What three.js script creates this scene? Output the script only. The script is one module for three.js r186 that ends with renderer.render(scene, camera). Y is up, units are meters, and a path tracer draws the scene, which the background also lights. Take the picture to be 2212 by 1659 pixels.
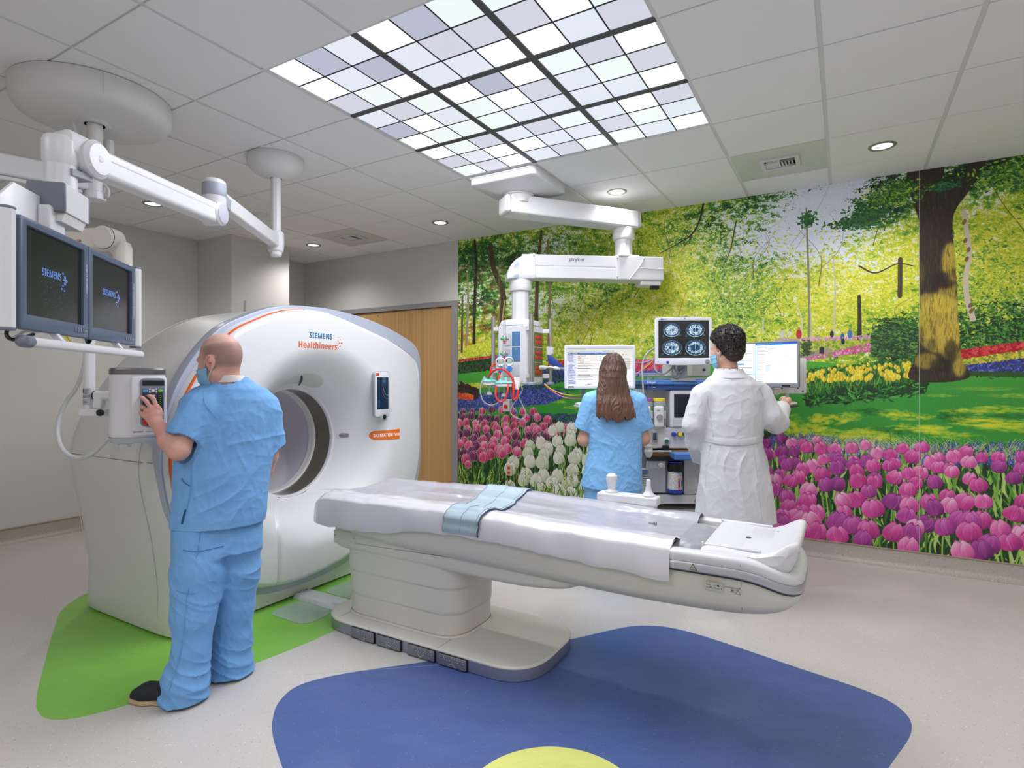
import * as THREE from 'three';
import { RoundedBoxGeometry } from 'three/addons/geometries/RoundedBoxGeometry.js';
import { mergeGeometries, toCreasedNormals } from 'three/addons/utils/BufferGeometryUtils.js';
import { RectAreaLightUniformsLib } from 'three/addons/lights/RectAreaLightUniformsLib.js';
import { createNoise3D } from 'simplex-noise';

// ---------------------------------------------------------------- camera, light, exposure
const scene = new THREE.Scene();
scene.background = new THREE.Color(0x000000);
const camera = new THREE.PerspectiveCamera(67.77, 2212 / 1659, 0.05, 40);
const YAW = THREE.MathUtils.degToRad(30.2);           // the camera looks 30 degrees to the left of the mural wall
camera.position.set(0, 1.43, 0);
camera.rotation.y = YAW;
camera.setViewOffset(2212, 1659, 0, 5.5, 2212, 1659);
const renderer = new THREE.WebGLRenderer({ antialias: true });
renderer.toneMapping = THREE.LinearToneMapping;
renderer.toneMappingExposure = 1.18;
renderer.shadowMap.enabled = true;
RectAreaLightUniformsLib.init();
const H = 3.035;                                       // ceiling height
const PANEL = { x0: -2.58, x1: -0.72, z0: -3.705, z1: -1.905 };   // the luminous ceiling panel
const PANEL_LIGHT = 5.6, TROFFER_LIGHT = 5.0, DOWNLIGHT = 3.2;
const DOWNLIGHTS = [[0.22, -4.62], [-1.66, -4.61], [-3.52, -4.61], [-5.38, -4.62], [-5.38, -2.82], [-1.66, 0.8], [0.22, 1.6], [1.9, -3.2], [1.9, -0.8], [-1.6, 1.4]];
const TROFFERS = [[-1.03, 0.19], [0.82, -1.6], [1.44, 0.79], [-2.89, 0.79]];   // recessed ceiling lights outside the picture

// ---------------------------------------------------------------- helpers
const V = (x, y, z) => new THREE.Vector3(x, y, z);
const rad = THREE.MathUtils.degToRad, clamp = THREE.MathUtils.clamp, lerp = THREE.MathUtils.lerp, sstep = (x, a, b) => { const t = Math.min(1, Math.max(0, (x - a) / (b - a))); return t * t * (3 - 2 * t); };
function rng(seed) { let s = seed >>> 0; return () => { s = (s + 0x6d2b79f5) | 0; let t = Math.imul(s ^ (s >>> 15), 1 | s); t = (t + Math.imul(t ^ (t >>> 7), 61 | t)) ^ t; return ((t ^ (t >>> 14)) >>> 0) / 4294967296; }; }
const noise3 = createNoise3D(rng(7));
const used = new Map();
function numbered(name) { const n = used.get(name) ?? 0; used.set(name, n + 1); return n ? name + '_' + String(n).padStart(3, '0') : name; }
function tag(o, label, category, group, kind) {
  if (label) o.userData.label = label;
  if (category) o.userData.category = category;
  if (group) o.userData.group = group;
  if (kind) o.userData.kind = kind;
  return o;
}
function thing(name, label, category, pos = [0, 0, 0], turn = 0, group) {
  const o = new THREE.Group(); o.name = numbered(name); o.position.set(...pos); o.rotation.y = turn; scene.add(o);
  return tag(o, label, category, group);
}
function structure(o, name) { o.name = name; o.userData.kind = 'structure'; scene.add(o); return o; }
function prep(g) {
  if (!g.index) g.setIndex([...Array(g.attributes.position.count).keys()]);
  if (!g.attributes.normal) g.computeVertexNormals();
  if (!g.attributes.uv) g.setAttribute('uv', new THREE.BufferAttribute(new Float32Array(g.attributes.position.count * 2), 2));
  for (const k of Object.keys(g.attributes)) if (!['position', 'normal', 'uv', 'color'].includes(k)) g.deleteAttribute(k);
  g.morphAttributes = {};
  return g;
}
const join = (list) => { const a = list.flat(Infinity).map(prep); return a.length === 1 ? a[0] : mergeGeometries(a); };
function part(name, geoms, material, parent, label) {
  const m = new THREE.Mesh(Array.isArray(geoms) ? join(geoms) : prep(geoms), material);
  m.name = name; m.castShadow = m.receiveShadow = true; parent.add(m);
  if (label) m.userData.label = label;
  return m;
}
function single(name, geoms, material, label, category, group) { const m = part(numbered(name), geoms, material, scene); return tag(m, label, category, group); }
const mv = (g, x = 0, y = 0, z = 0, rx = 0, ry = 0, rz = 0) => { if (rx) g.rotateX(rx); if (ry) g.rotateY(ry); if (rz) g.rotateZ(rz); g.translate(x, y, z); return g; };
const box = (w, h, d, r = 0.004, seg = 2) => new RoundedBoxGeometry(w, h, d, seg, Math.min(r, w / 2.01, h / 2.01, d / 2.01));
const crease = (g, a = 0.6) => toCreasedNormals(g, a);
function lathe(profile, seg = 40, a = 0.6) { return crease(new THREE.LatheGeometry(profile.map(([r, y]) => new THREE.Vector2(r, y)), seg), a); }
function aim(g, a, b) { const d = b.clone().sub(a).normalize(); g.applyQuaternion(new THREE.Quaternion().setFromUnitVectors(V(0, 1, 0), d)); g.translate(a.x, a.y, a.z); return g; }
function rod(a, b, r, r2 = r, bev = 0.003, seg = 32) {
  const h = a.distanceTo(b); bev = Math.min(bev, r * 0.9, r2 * 0.9, h * 0.4);
  return aim(lathe([[0, 0], [r - bev, 0], [r, bev], [r2, h - bev], [r2 - bev, h], [0, h]], seg), a, b);
}
const ball = (r, x = 0, y = 0, z = 0, sx = 1, sy = 1, sz = 1) => { const g = new THREE.SphereGeometry(r, 24, 16); g.scale(sx, sy, sz); g.translate(x, y, z); return g; };
function tube(pts, r, seg = 64, rs = 10, closed = false) { return new THREE.TubeGeometry(new THREE.CatmullRomCurve3(pts, closed, 'centripetal'), seg, r, rs, closed); }
function outline(pts) { const s = new THREE.Shape(); pts.forEach(([x, y], i) => (i ? s.lineTo(x, y) : s.moveTo(x, y))); s.closePath(); return s; }
function roundRect(w, h, r, x = 0, y = 0) {
  const s = new THREE.Shape(), a = x - w / 2, b = y - h / 2;
  s.moveTo(a + r, b); s.lineTo(a + w - r, b); s.absarc(a + w - r, b + r, r, -Math.PI / 2, 0); s.lineTo(a + w, b + h - r); s.absarc(a + w - r, b + h - r, r, 0, Math.PI / 2);
  s.lineTo(a + r, b + h); s.absarc(a + r, b + h - r, r, Math.PI / 2, Math.PI); s.lineTo(a, b + r); s.absarc(a + r, b + r, r, Math.PI, Math.PI * 1.5); return s;
}
function prism(shape, depth, bevel = 0.003, curve = 10, segs = 2) {   // extruded along +z, centred
  const g = new THREE.ExtrudeGeometry(shape, { depth: depth - 2 * bevel, bevelEnabled: bevel > 0, bevelSize: bevel, bevelThickness: bevel, bevelOffset: -bevel, bevelSegments: segs, curveSegments: curve });
  g.translate(0, 0, -depth / 2 + bevel); return crease(g, 0.65);
}
const smooth = (pts, n, closed = true) => new THREE.CatmullRomCurve3(pts.map(([x, y]) => V(x, y, 0)), closed, 'centripetal').getPoints(n).map((p) => [p.x, p.y]);
function loft(rings, { closed = true, cap0 = false, cap1 = false, flip = false } = {}) {
  const n = rings[0].length, pos = [], uv = [], idx = [];
  rings.forEach((r, i) => r.forEach((p, j) => { pos.push(p.x, p.y, p.z); uv.push(j / n * 3, i / rings.length * 3); }));
  const quad = (a, b, c, d) => (flip ? idx.push(a, c, b, b, c, d) : idx.push(a, b, c, b, d, c));
  for (let i = 0; i < rings.length - 1; i++) for (let j = 0; j < (closed ? n : n - 1); j++) { const k = (j + 1) % n; quad(i * n + j, i * n + k, (i + 1) * n + j, (i + 1) * n + k); }
  const g = new THREE.BufferGeometry();
  g.setAttribute('position', new THREE.Float32BufferAttribute(pos, 3)); g.setAttribute('uv', new THREE.Float32BufferAttribute(uv, 2)); g.setIndex(idx); g.computeVertexNormals();
  const out = [g];
  const cap = (r, f) => { const c = r.reduce((s, p) => s.add(p), V(0, 0, 0)).divideScalar(n), p = [c.x, c.y, c.z], ix = []; r.forEach((q) => p.push(q.x, q.y, q.z)); for (let j = 0; j < n; j++) { const a = 1 + j, b = 1 + (j + 1) % n; f ? ix.push(0, a, b) : ix.push(0, b, a); } const k = new THREE.BufferGeometry(); k.setAttribute('position', new THREE.Float32BufferAttribute(p, 3)); k.setIndex(ix); k.computeVertexNormals(); out.push(k); };
  if (cap0) cap(rings[0], flip); if (cap1) cap(rings[rings.length - 1], !flip);
  return join(out);
}
function planarUV(g, ax = 'x', ay = 'z', s = 1) { const p = g.attributes.position, u = new Float32Array(p.count * 2), k = { x: 'getX', y: 'getY', z: 'getZ' }; for (let i = 0; i < p.count; i++) { u[2 * i] = p[k[ax]](i) * s; u[2 * i + 1] = p[k[ay]](i) * s; } g.setAttribute('uv', new THREE.BufferAttribute(u, 2)); return g; }
function paint(g, f) { prep(g); const p = g.attributes.position, c = new Float32Array(p.count * 3), t = new THREE.Color(); for (let i = 0; i < p.count; i++) { f(t, p.getX(i), p.getY(i), p.getZ(i), i); c.set([t.r, t.g, t.b], 3 * i); } g.setAttribute('color', new THREE.BufferAttribute(c, 3)); return g; }

// surface nets: the zero surface of a distance field as one smooth mesh
function skin(sdf, lo, hi, cell, normalStep = cell * 0.5) {
  const nx = Math.ceil((hi[0] - lo[0]) / cell) + 1, ny = Math.ceil((hi[1] - lo[1]) / cell) + 1, nz = Math.ceil((hi[2] - lo[2]) / cell) + 1, N = nx * ny * nz;
  const f = new Float32Array(N).fill(1), B = 4, at = (i, j, k) => i + nx * (j + ny * k);
  for (let k = 0; k < nz; k += B) for (let j = 0; j < ny; j += B) for (let i = 0; i < nx; i += B) {
    const d = sdf(lo[0] + (i + B / 2) * cell, lo[1] + (j + B / 2) * cell, lo[2] + (k + B / 2) * cell), far = Math.abs(d) > cell * B * 1.6 + 0.02;
    for (let c = k; c < Math.min(nz, k + B); c++) for (let b = j; b < Math.min(ny, j + B); b++) for (let a = i; a < Math.min(nx, i + B); a++) f[at(a, b, c)] = far ? d : sdf(lo[0] + a * cell, lo[1] + b * cell, lo[2] + c * cell);
  }
  const id = new Int32Array(N).fill(-1), pos = [], idx = [];
  const E = [[0, 1], [2, 3], [4, 5], [6, 7], [0, 2], [1, 3], [4, 6], [5, 7], [0, 4], [1, 5], [2, 6], [3, 7]], v = new Float32Array(8);
  for (let k = 0; k < nz - 1; k++) for (let j = 0; j < ny - 1; j++) for (let i = 0; i < nx - 1; i++) {
    let m = 0; for (let c = 0; c < 8; c++) { v[c] = f[at(i + (c & 1), j + ((c >> 1) & 1), k + (c >> 2))]; if (v[c] < 0) m |= 1 << c; }
    if (!m || m === 255) continue;
    let x = 0, y = 0, z = 0, n = 0;
    for (const [a, b] of E) { if ((v[a] < 0) === (v[b] < 0)) continue; const t = v[a] / (v[a] - v[b]); x += lerp(a & 1, b & 1, t); y += lerp((a >> 1) & 1, (b >> 1) & 1, t); z += lerp(a >> 2, b >> 2, t); n++; }
    id[at(i, j, k)] = pos.length / 3; pos.push(lo[0] + (i + x / n) * cell, lo[1] + (j + y / n) * cell, lo[2] + (k + z / n) * cell);
  }
  for (let k = 1; k < nz - 1; k++) for (let j = 1; j < ny - 1; j++) for (let i = 1; i < nx - 1; i++) {
    const s = f[at(i, j, k)] < 0;
    const face = (o, a, b, c, d) => { if (s === (f[o] < 0)) return; s ? idx.push(a, b, c, a, c, d) : idx.push(a, c, b, a, d, c); };
    face(at(i + 1, j, k), id[at(i, j - 1, k - 1)], id[at(i, j, k - 1)], id[at(i, j, k)], id[at(i, j - 1, k)]);
    face(at(i, j + 1, k), id[at(i - 1, j, k - 1)], id[at(i - 1, j, k)], id[at(i, j, k)], id[at(i, j, k - 1)]);
    face(at(i, j, k + 1), id[at(i - 1, j - 1, k)], id[at(i, j - 1, k)], id[at(i, j, k)], id[at(i - 1, j, k)]);
  }
  const nrm = new Float32Array(pos.length), uv = new Float32Array(pos.length / 3 * 2), h = normalStep;
  for (let i = 0; i < pos.length; i += 3) {
    const x = pos[i], y = pos[i + 1], z = pos[i + 2];
    let a = sdf(x + h, y, z) - sdf(x - h, y, z), b = sdf(x, y + h, z) - sdf(x, y - h, z), c = sdf(x, y, z + h) - sdf(x, y, z - h); const l = Math.hypot(a, b, c) || 1;
    nrm[i] = a / l; nrm[i + 1] = b / l; nrm[i + 2] = c / l; uv[i / 3 * 2] = x + z * 0.7; uv[i / 3 * 2 + 1] = y;
  }
  const g = new THREE.BufferGeometry();
  g.setAttribute('position', new THREE.Float32BufferAttribute(pos, 3)); g.setAttribute('normal', new THREE.BufferAttribute(nrm, 3)); g.setAttribute('uv', new THREE.BufferAttribute(uv, 2)); g.setIndex(idx);
  return g;
}
const smin = (a, b, k) => { const h = Math.max(k - Math.abs(a - b), 0) / k; return Math.min(a, b) - h * h * k * 0.25; };
const smax = (a, b, k) => -smin(-a, -b, k);
function cone(a, b, r1, r2) {   // tapered capsule
  const bx = b.x - a.x, by = b.y - a.y, bz = b.z - a.z, l2 = bx * bx + by * by + bz * bz;
  return (x, y, z) => { const px = x - a.x, py = y - a.y, pz = z - a.z, t = clamp((px * bx + py * by + pz * bz) / l2, 0, 1); return Math.hypot(px - bx * t, py - by * t, pz - bz * t) - lerp(r1, r2, t); };
}
function ellip(c, rx, ry, rz, turn = 0, tilt = 0) {   // ellipsoid, turned about y then tilted about x
  const q = new THREE.Quaternion().setFromEuler(new THREE.Euler(tilt, turn, 0, 'YXZ')).invert(), v = V(0, 0, 0);
  return (x, y, z) => { v.set(x - c.x, y - c.y, z - c.z).applyQuaternion(q); const k0 = Math.hypot(v.x / rx, v.y / ry, v.z / rz), k1 = Math.hypot(v.x / (rx * rx), v.y / (ry * ry), v.z / (rz * rz)); return k1 < 1e-9 ? -Math.min(rx, ry, rz) : k0 * (k0 - 1) / k1; };
}
const blend = (list, k) => (x, y, z) => { let d = list[0](x, y, z); for (let i = 1; i < list.length; i++) d = smin(d, list[i](x, y, z), k); return d; };

// ---------------------------------------------------------------- materials and textures
function std(color, roughness = 0.5, o = {}) { return new THREE.MeshStandardMaterial({ color, roughness, side: THREE.DoubleSide, ...o }); }
function phys(color, roughness = 0.5, o = {}) { return new THREE.MeshPhysicalMaterial({ color, roughness, side: THREE.DoubleSide, ...o }); }
function canvas(w, h, draw) { const c = document.createElement('canvas'); c.width = w; c.height = h; draw(c.getContext('2d'), w, h); return c; }
function tex(c, repeat) { const t = new THREE.CanvasTexture(c); t.colorSpace = THREE.SRGBColorSpace; t.magFilter = THREE.LinearFilter; if (repeat) { t.wrapS = t.wrapT = THREE.RepeatWrapping; t.repeat.set(...repeat); } return t; }
function dataTex(n, f, repeat, srgb) {
  const d = new Uint8Array(n * n * 4); for (let y = 0; y < n; y++) for (let x = 0; x < n; x++) { const v = f(x / n, y / n), o = (y * n + x) * 4; d[o] = d[o + 1] = d[o + 2] = clamp(v * 255, 0, 255); d[o + 3] = 255; }
  const t = new THREE.DataTexture(d, n, n); t.magFilter = THREE.LinearFilter; t.wrapS = t.wrapT = THREE.RepeatWrapping; if (repeat) t.repeat.set(...repeat); if (srgb) t.colorSpace = THREE.SRGBColorSpace; t.needsUpdate = true; return t;
}
const tileNoise = (u, v, f, s = 0) => { const a = u * 2 * Math.PI, b = v * 2 * Math.PI, r = f / (2 * Math.PI); return noise3(Math.cos(a) * r + s, Math.sin(a) * r + Math.cos(b) * r * 1.7, Math.sin(b) * r * 1.7 + s); };
const M = {
  white: phys(0xdcdce0, 0.35, { clearcoat: 0.25, clearcoatRoughness: 0.3 }),
  gantry: phys(0xdfdfe2, 0.38, { clearcoat: 0.3, clearcoatRoughness: 0.35 }),
  gantrySide: phys(0xdcdbd8, 0.42),
  cream: phys(0xdedad0, 0.42),
  creamDark: phys(0xded9cc, 0.45),
  offwhite: std(0xdedddb, 0.45),
  trimBlue: std(0xb4bbcd, 0.32, { metalness: 0.15 }),
  silver: std(0xb9bbc2, 0.34, { metalness: 0.55 }),
  steel: std(0xc4c2c0, 0.28, { metalness: 0.9 }),
  greyPlastic: std(0x6f7484, 0.5),
  midGrey: std(0x9a9ca2, 0.5),
  lightGrey: std(0xc9cacd, 0.45),
  black: std(0x17181b, 0.4),
  dark: std(0x2c2f36, 0.4),
  bezel: std(0x55637a, 0.42),
  bezelDark: std(0x2a3342, 0.45),
  orange: std(0xe8641e, 0.4),
  red: std(0xe03426, 0.35),
  blue: std(0x4f7fc4, 0.42),
  seam: std(0x8d8c88, 0.7),
  green: std(0x2f8f4f, 0.4),
  yellow: std(0xf2dc2f, 0.45),
  purple: std(0xa75bb0, 0.45),
  clear: phys(0xf4f7f8, 0.08, { transmission: 1, thickness: 0, ior: 1.4 }),
  clearTube: phys(0xe9ecf0, 0.12, { transmission: 0.72, thickness: 0, ior: 1.35 }),
  canopy: std(0xdededf, 0.5),
  teal: std(0x7fd6c9, 0.4),
};
// ---------------------------------------------------------------- the room
const ROOM = { x0: -6.37, x1: 2.6, z0: -5.31, z1: 2.4 };
const peel = dataTex(256, (u, v) => 0.5 + 0.3 * tileNoise(u, v, 60) + 0.2 * tileNoise(u, v, 25, 9));
const wallMat = std(0xd6d5d3, 0.75, { bumpMap: peel, bumpScale: 0.0006 });
function slab(x0, x1, y0, y1, z0, z1, r = 0.002) { return mv(box(x1 - x0, y1 - y0, z1 - z0, r, 1), (x0 + x1) / 2, (y0 + y1) / 2, (z0 + z1) / 2); }
{
  const w = 0.15, top = H + 0.16;
  const wall = (name, g) => { const m = new THREE.Mesh(prep(g), wallMat); m.castShadow = m.receiveShadow = true; return structure(m, name); };
  // the far wall has a door opening at x -5.60 .. -3.86, filled by the door below
  wall('wall_back', join([slab(ROOM.x0 - w, -5.6, 0, top, ROOM.z0 - w, ROOM.z0), slab(-3.86, ROOM.x1 + w, 0, top, ROOM.z0 - w, ROOM.z0), slab(-5.6, -3.86, 2.32, top, ROOM.z0 - w, ROOM.z0), slab(-5.6, -3.86, 0, 2.32, ROOM.z0 - w, ROOM.z0 - 0.1)]));
  wall('wall_left', slab(ROOM.x0 - w, ROOM.x0, 0, top, ROOM.z0, ROOM.z1));
  wall('wall_right', slab(ROOM.x1, ROOM.x1 + w, 0, top, ROOM.z0, ROOM.z1));
  wall('wall_front', slab(ROOM.x0 - w, ROOM.x1 + w, 0, top, ROOM.z1, ROOM.z1 + w));
  const col = wall('wall_column', slab(ROOM.x0, -5.75, 0, H + 0.02, -4.58, -3.83, 0.006));
  part('trim_rail', slab(-5.748, -5.738, 0, 2.33, -4.02, -3.99), wallMat, col);
}
// floor: pale vinyl sheet with fine chips and inlaid colour fields
function chips(base, list, n, size, seed, cloud = 0) {
  return canvas(1024, 1024, (c, w, h) => {
    c.fillStyle = base; c.fillRect(0, 0, w, h); const r = rng(seed);
    if (cloud) for (let i = 0; i < 260; i++) { const x = r() * w, y = r() * h, s = 20 + r() * 90; c.fillStyle = r() < 0.5 ? 'rgba(255,255,255,' + cloud + ')' : 'rgba(0,0,20,' + cloud + ')'; for (const dx of [-w, 0, w]) for (const dy of [-h, 0, h]) { c.beginPath(); c.ellipse(x + dx, y + dy, s, s * (0.3 + r() * 0), r() * 0 + 0.5, 0, 7); c.fill(); } }
    for (let i = 0; i < n; i++) { c.fillStyle = list[Math.floor(r() * list.length)]; const s = size * (0.5 + r()); c.beginPath(); c.ellipse(r() * w, r() * h, s, s * (0.5 + r() * 0.5), r() * 3, 0, 7); c.fill(); }
  });
}
const floorGloss = { clearcoat: 0.25, clearcoatRoughness: 0.28, specularIntensity: 0.8 };
const floorMat = phys(0xffffff, 0.42, { map: tex(chips('#c9c4bf', ['#d9d5d1', '#e8e5e2', '#b9b4ae', '#c6c1bb', '#a39e99', '#c9c4be'], 5200, 1.7, 3), [0.8, 0.8]), ...floorGloss });
const inlay = (hex, lights, seed) => phys(0xffffff, 0.4, { map: tex(chips(hex, lights, 4200, 1.7, seed, 0.012), [0.8, 0.8]), ...floorGloss });
const greenVinyl = inlay('#82c24a', ['#8ccb55', '#79b941', '#88c750'], 11), blueVinyl = inlay('#4d629b', ['#566ca6', '#465a90', '#5b71a8', '#7486b3'], 12), yellowVinyl = inlay('#dfe27e', ['#e6e88c', '#d6d972'], 13);
const floor = structure(new THREE.Mesh(prep(planarUV(slab(ROOM.x0, ROOM.x1, -0.12, 0, ROOM.z0, ROOM.z1))), floorMat), 'floor');
floor.receiveShadow = true;
function field(name, pts, y, m, label) {   // a flush inlay, 1 mm thick, with welded edges
  const s = outline(smooth(pts.map(([x, z]) => [x, -z]), 220)), g = new THREE.ExtrudeGeometry(s, { depth: y, bevelEnabled: false, curveSegments: 4 });
  g.rotateX(-Math.PI / 2); return part(name, planarUV(crease(g, 0.5)), m, floor, label);
}
field('floor_inlay', [[-4.44, -1.93], [-4.25, -1.69], [-4.0, -1.55], [-3.5, -1.31], [-3.15, -1.15], [-3.03, -1.11], [-2.92, -1.105], [-2.84, -1.15], [-2.77, -1.26], [-2.7, -1.45], [-2.59, -1.83], [-2.53, -2.3], [-2.56, -2.9], [-2.75, -3.4], [-3.1, -3.75], [-3.7, -3.9], [-4.2, -3.7], [-4.48, -3.2], [-4.56, -2.6]], 0.001, greenVinyl, 'bright green floor inlay under the scanner');
field('floor_inlay', [[-1.98, -1.50], [-2.09, -1.58], [-2.18, -1.68], [-2.22, -1.80], [-2.17, -1.93], [-1.83, -2.32], [-1.33, -2.88], [-1.18, -3.1], [-1.07, -3.24], [-0.93, -3.32], [-0.79, -3.33], [-0.58, -3.29], [-0.22, -3.19], [0.10, -3.10], [0.19, -3.04], [0.235, -2.95], [0.235, -2.84], [0.14, -2.53], [0.0, -2.1], [-0.2, -1.5], [-0.32, -1.12], [-0.45, -0.95], [-0.65, -0.9], [-1.1, -1.07]], 0.001, blueVinyl, 'large deep blue floor inlay');
field('floor_inlay', Array.from({ length: 24 }, (_, i) => [-0.84 + 0.32 * Math.cos(i / 24 * 6.2832), -1.72 + 0.33 * Math.sin(i / 24 * 6.2832)]), 0.0016, yellowVinyl, 'pale yellow round floor inlay');
part('floor_seam', [[-1.75, -2.32, -2.28, -1.9], [0.35, -5.2, 1.0, -2.9], [-4.5, -1.2, -3.0, -0.9], [-0.35, -3.5, -0.2, -3.18]].map(([a, b, c, d]) => rod(V(a, 0, b), V(c, 0, d), 0.0014, 0.0014, 0.0003, 6)), std(0xc9c2ba, 0.6), floor);
// coved skirting with a metal cap
const coveMat = phys(0xffffff, 0.45, { map: tex(chips('#b4aca3', ['#c6bfb6', '#d8d2ca', '#a19a92', '#8d867f'], 5200, 2.0, 5), [0.8, 0.8]), clearcoat: 0.2, clearcoatRoughness: 0.3 });
function cove(name, from, len, turn) {
  const s = outline([[0, 0], [0.06, 0], [0.042, 0.0025], [0.025, 0.009], [0.012, 0.022], [0.006, 0.04], [0.004, 0.127], [0, 0.127]]);
  const g = new THREE.ExtrudeGeometry(s, { depth: len, bevelEnabled: false }); const k = crease(g, 0.5); planarUV(k, 'z', 'y');
  k.rotateY(turn); k.translate(...from); const m = structure(new THREE.Mesh(prep(k), coveMat), name); m.receiveShadow = true;
  const cap = mv(box(0.009, 0.012, len, 0.003, 1), 0.0045, 0.131, len / 2); cap.rotateY(turn); cap.translate(...from);
  part('cap_strip', cap, std(0xa8937c, 0.5), m);
}
cove('baseboard_back', [ROOM.x1, 0, ROOM.z0], ROOM.x1 + 3.797, -Math.PI / 2);
cove('baseboard_left', [ROOM.x0, 0, ROOM.z0], ROOM.z1 - ROOM.z0, 0);
cove('baseboard_right', [ROOM.x1, 0, ROOM.z1], ROOM.z1 - ROOM.z0, Math.PI);
cove('baseboard_front', [ROOM.x0, 0, ROOM.z1], ROOM.x1 - ROOM.x0, Math.PI / 2);

// wide wooden door with a grey metal frame
{
  const wood = tex(canvas(1024, 1024, (c, w, h) => {
    c.fillStyle = '#cfa46c'; c.fillRect(0, 0, w, h); const r = rng(21);
    for (let i = 0; i < 900; i++) { const x = r() * w, a = 0.03 + r() * 0.10; c.strokeStyle = r() < 0.5 ? 'rgba(120,78,34,' + a + ')' : 'rgba(222,182,124,' + a + ')'; c.lineWidth = 0.6 + r() * 3; c.beginPath(); const k = r() * 6; for (let y = 0; y <= h; y += 64) { const q = x + 5 * Math.sin(y / 260 + k); y ? c.lineTo(q, y) : c.moveTo(q, y); } c.stroke(); }
    for (let k = 0; k < 9; k++) { const x = k * 118 + 20; c.fillStyle = 'rgba(110,70,30,' + (0.04 + r() * 0.07) + ')'; c.fillRect(x, 0, 118 * r() + 20, h); }
  }));
  const leaf = new THREE.Mesh(prep(mv(box(1.585, 2.28, 0.045, 0.003), -4.678, 1.146, ROOM.z0 - 0.028)), std(0xffffff, 0.5, { map: wood }));
  leaf.castShadow = leaf.receiveShadow = true; structure(leaf, 'door_1');
  const frameMat = std(0x9d9a9f, 0.45, { metalness: 0.15 });
  part('door_frame', [slab(-5.68, -3.797, 2.292, 2.352, ROOM.z0 - 0.06, ROOM.z0 + 0.02, 0.004), slab(-3.882, -3.797, 0, 2.292, ROOM.z0 - 0.06, ROOM.z0 + 0.02, 0.004), slab(-5.68, -5.475, 0, 2.292, ROOM.z0 - 0.06, ROOM.z0 + 0.02, 0.004)], frameMat, leaf);
  for (const x of [-5.024, -4.195]) part('bolt', ball(0.012, x, 2.254, ROOM.z0 - 0.003, 1, 1, 0.5), M.steel, leaf);
}

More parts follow.
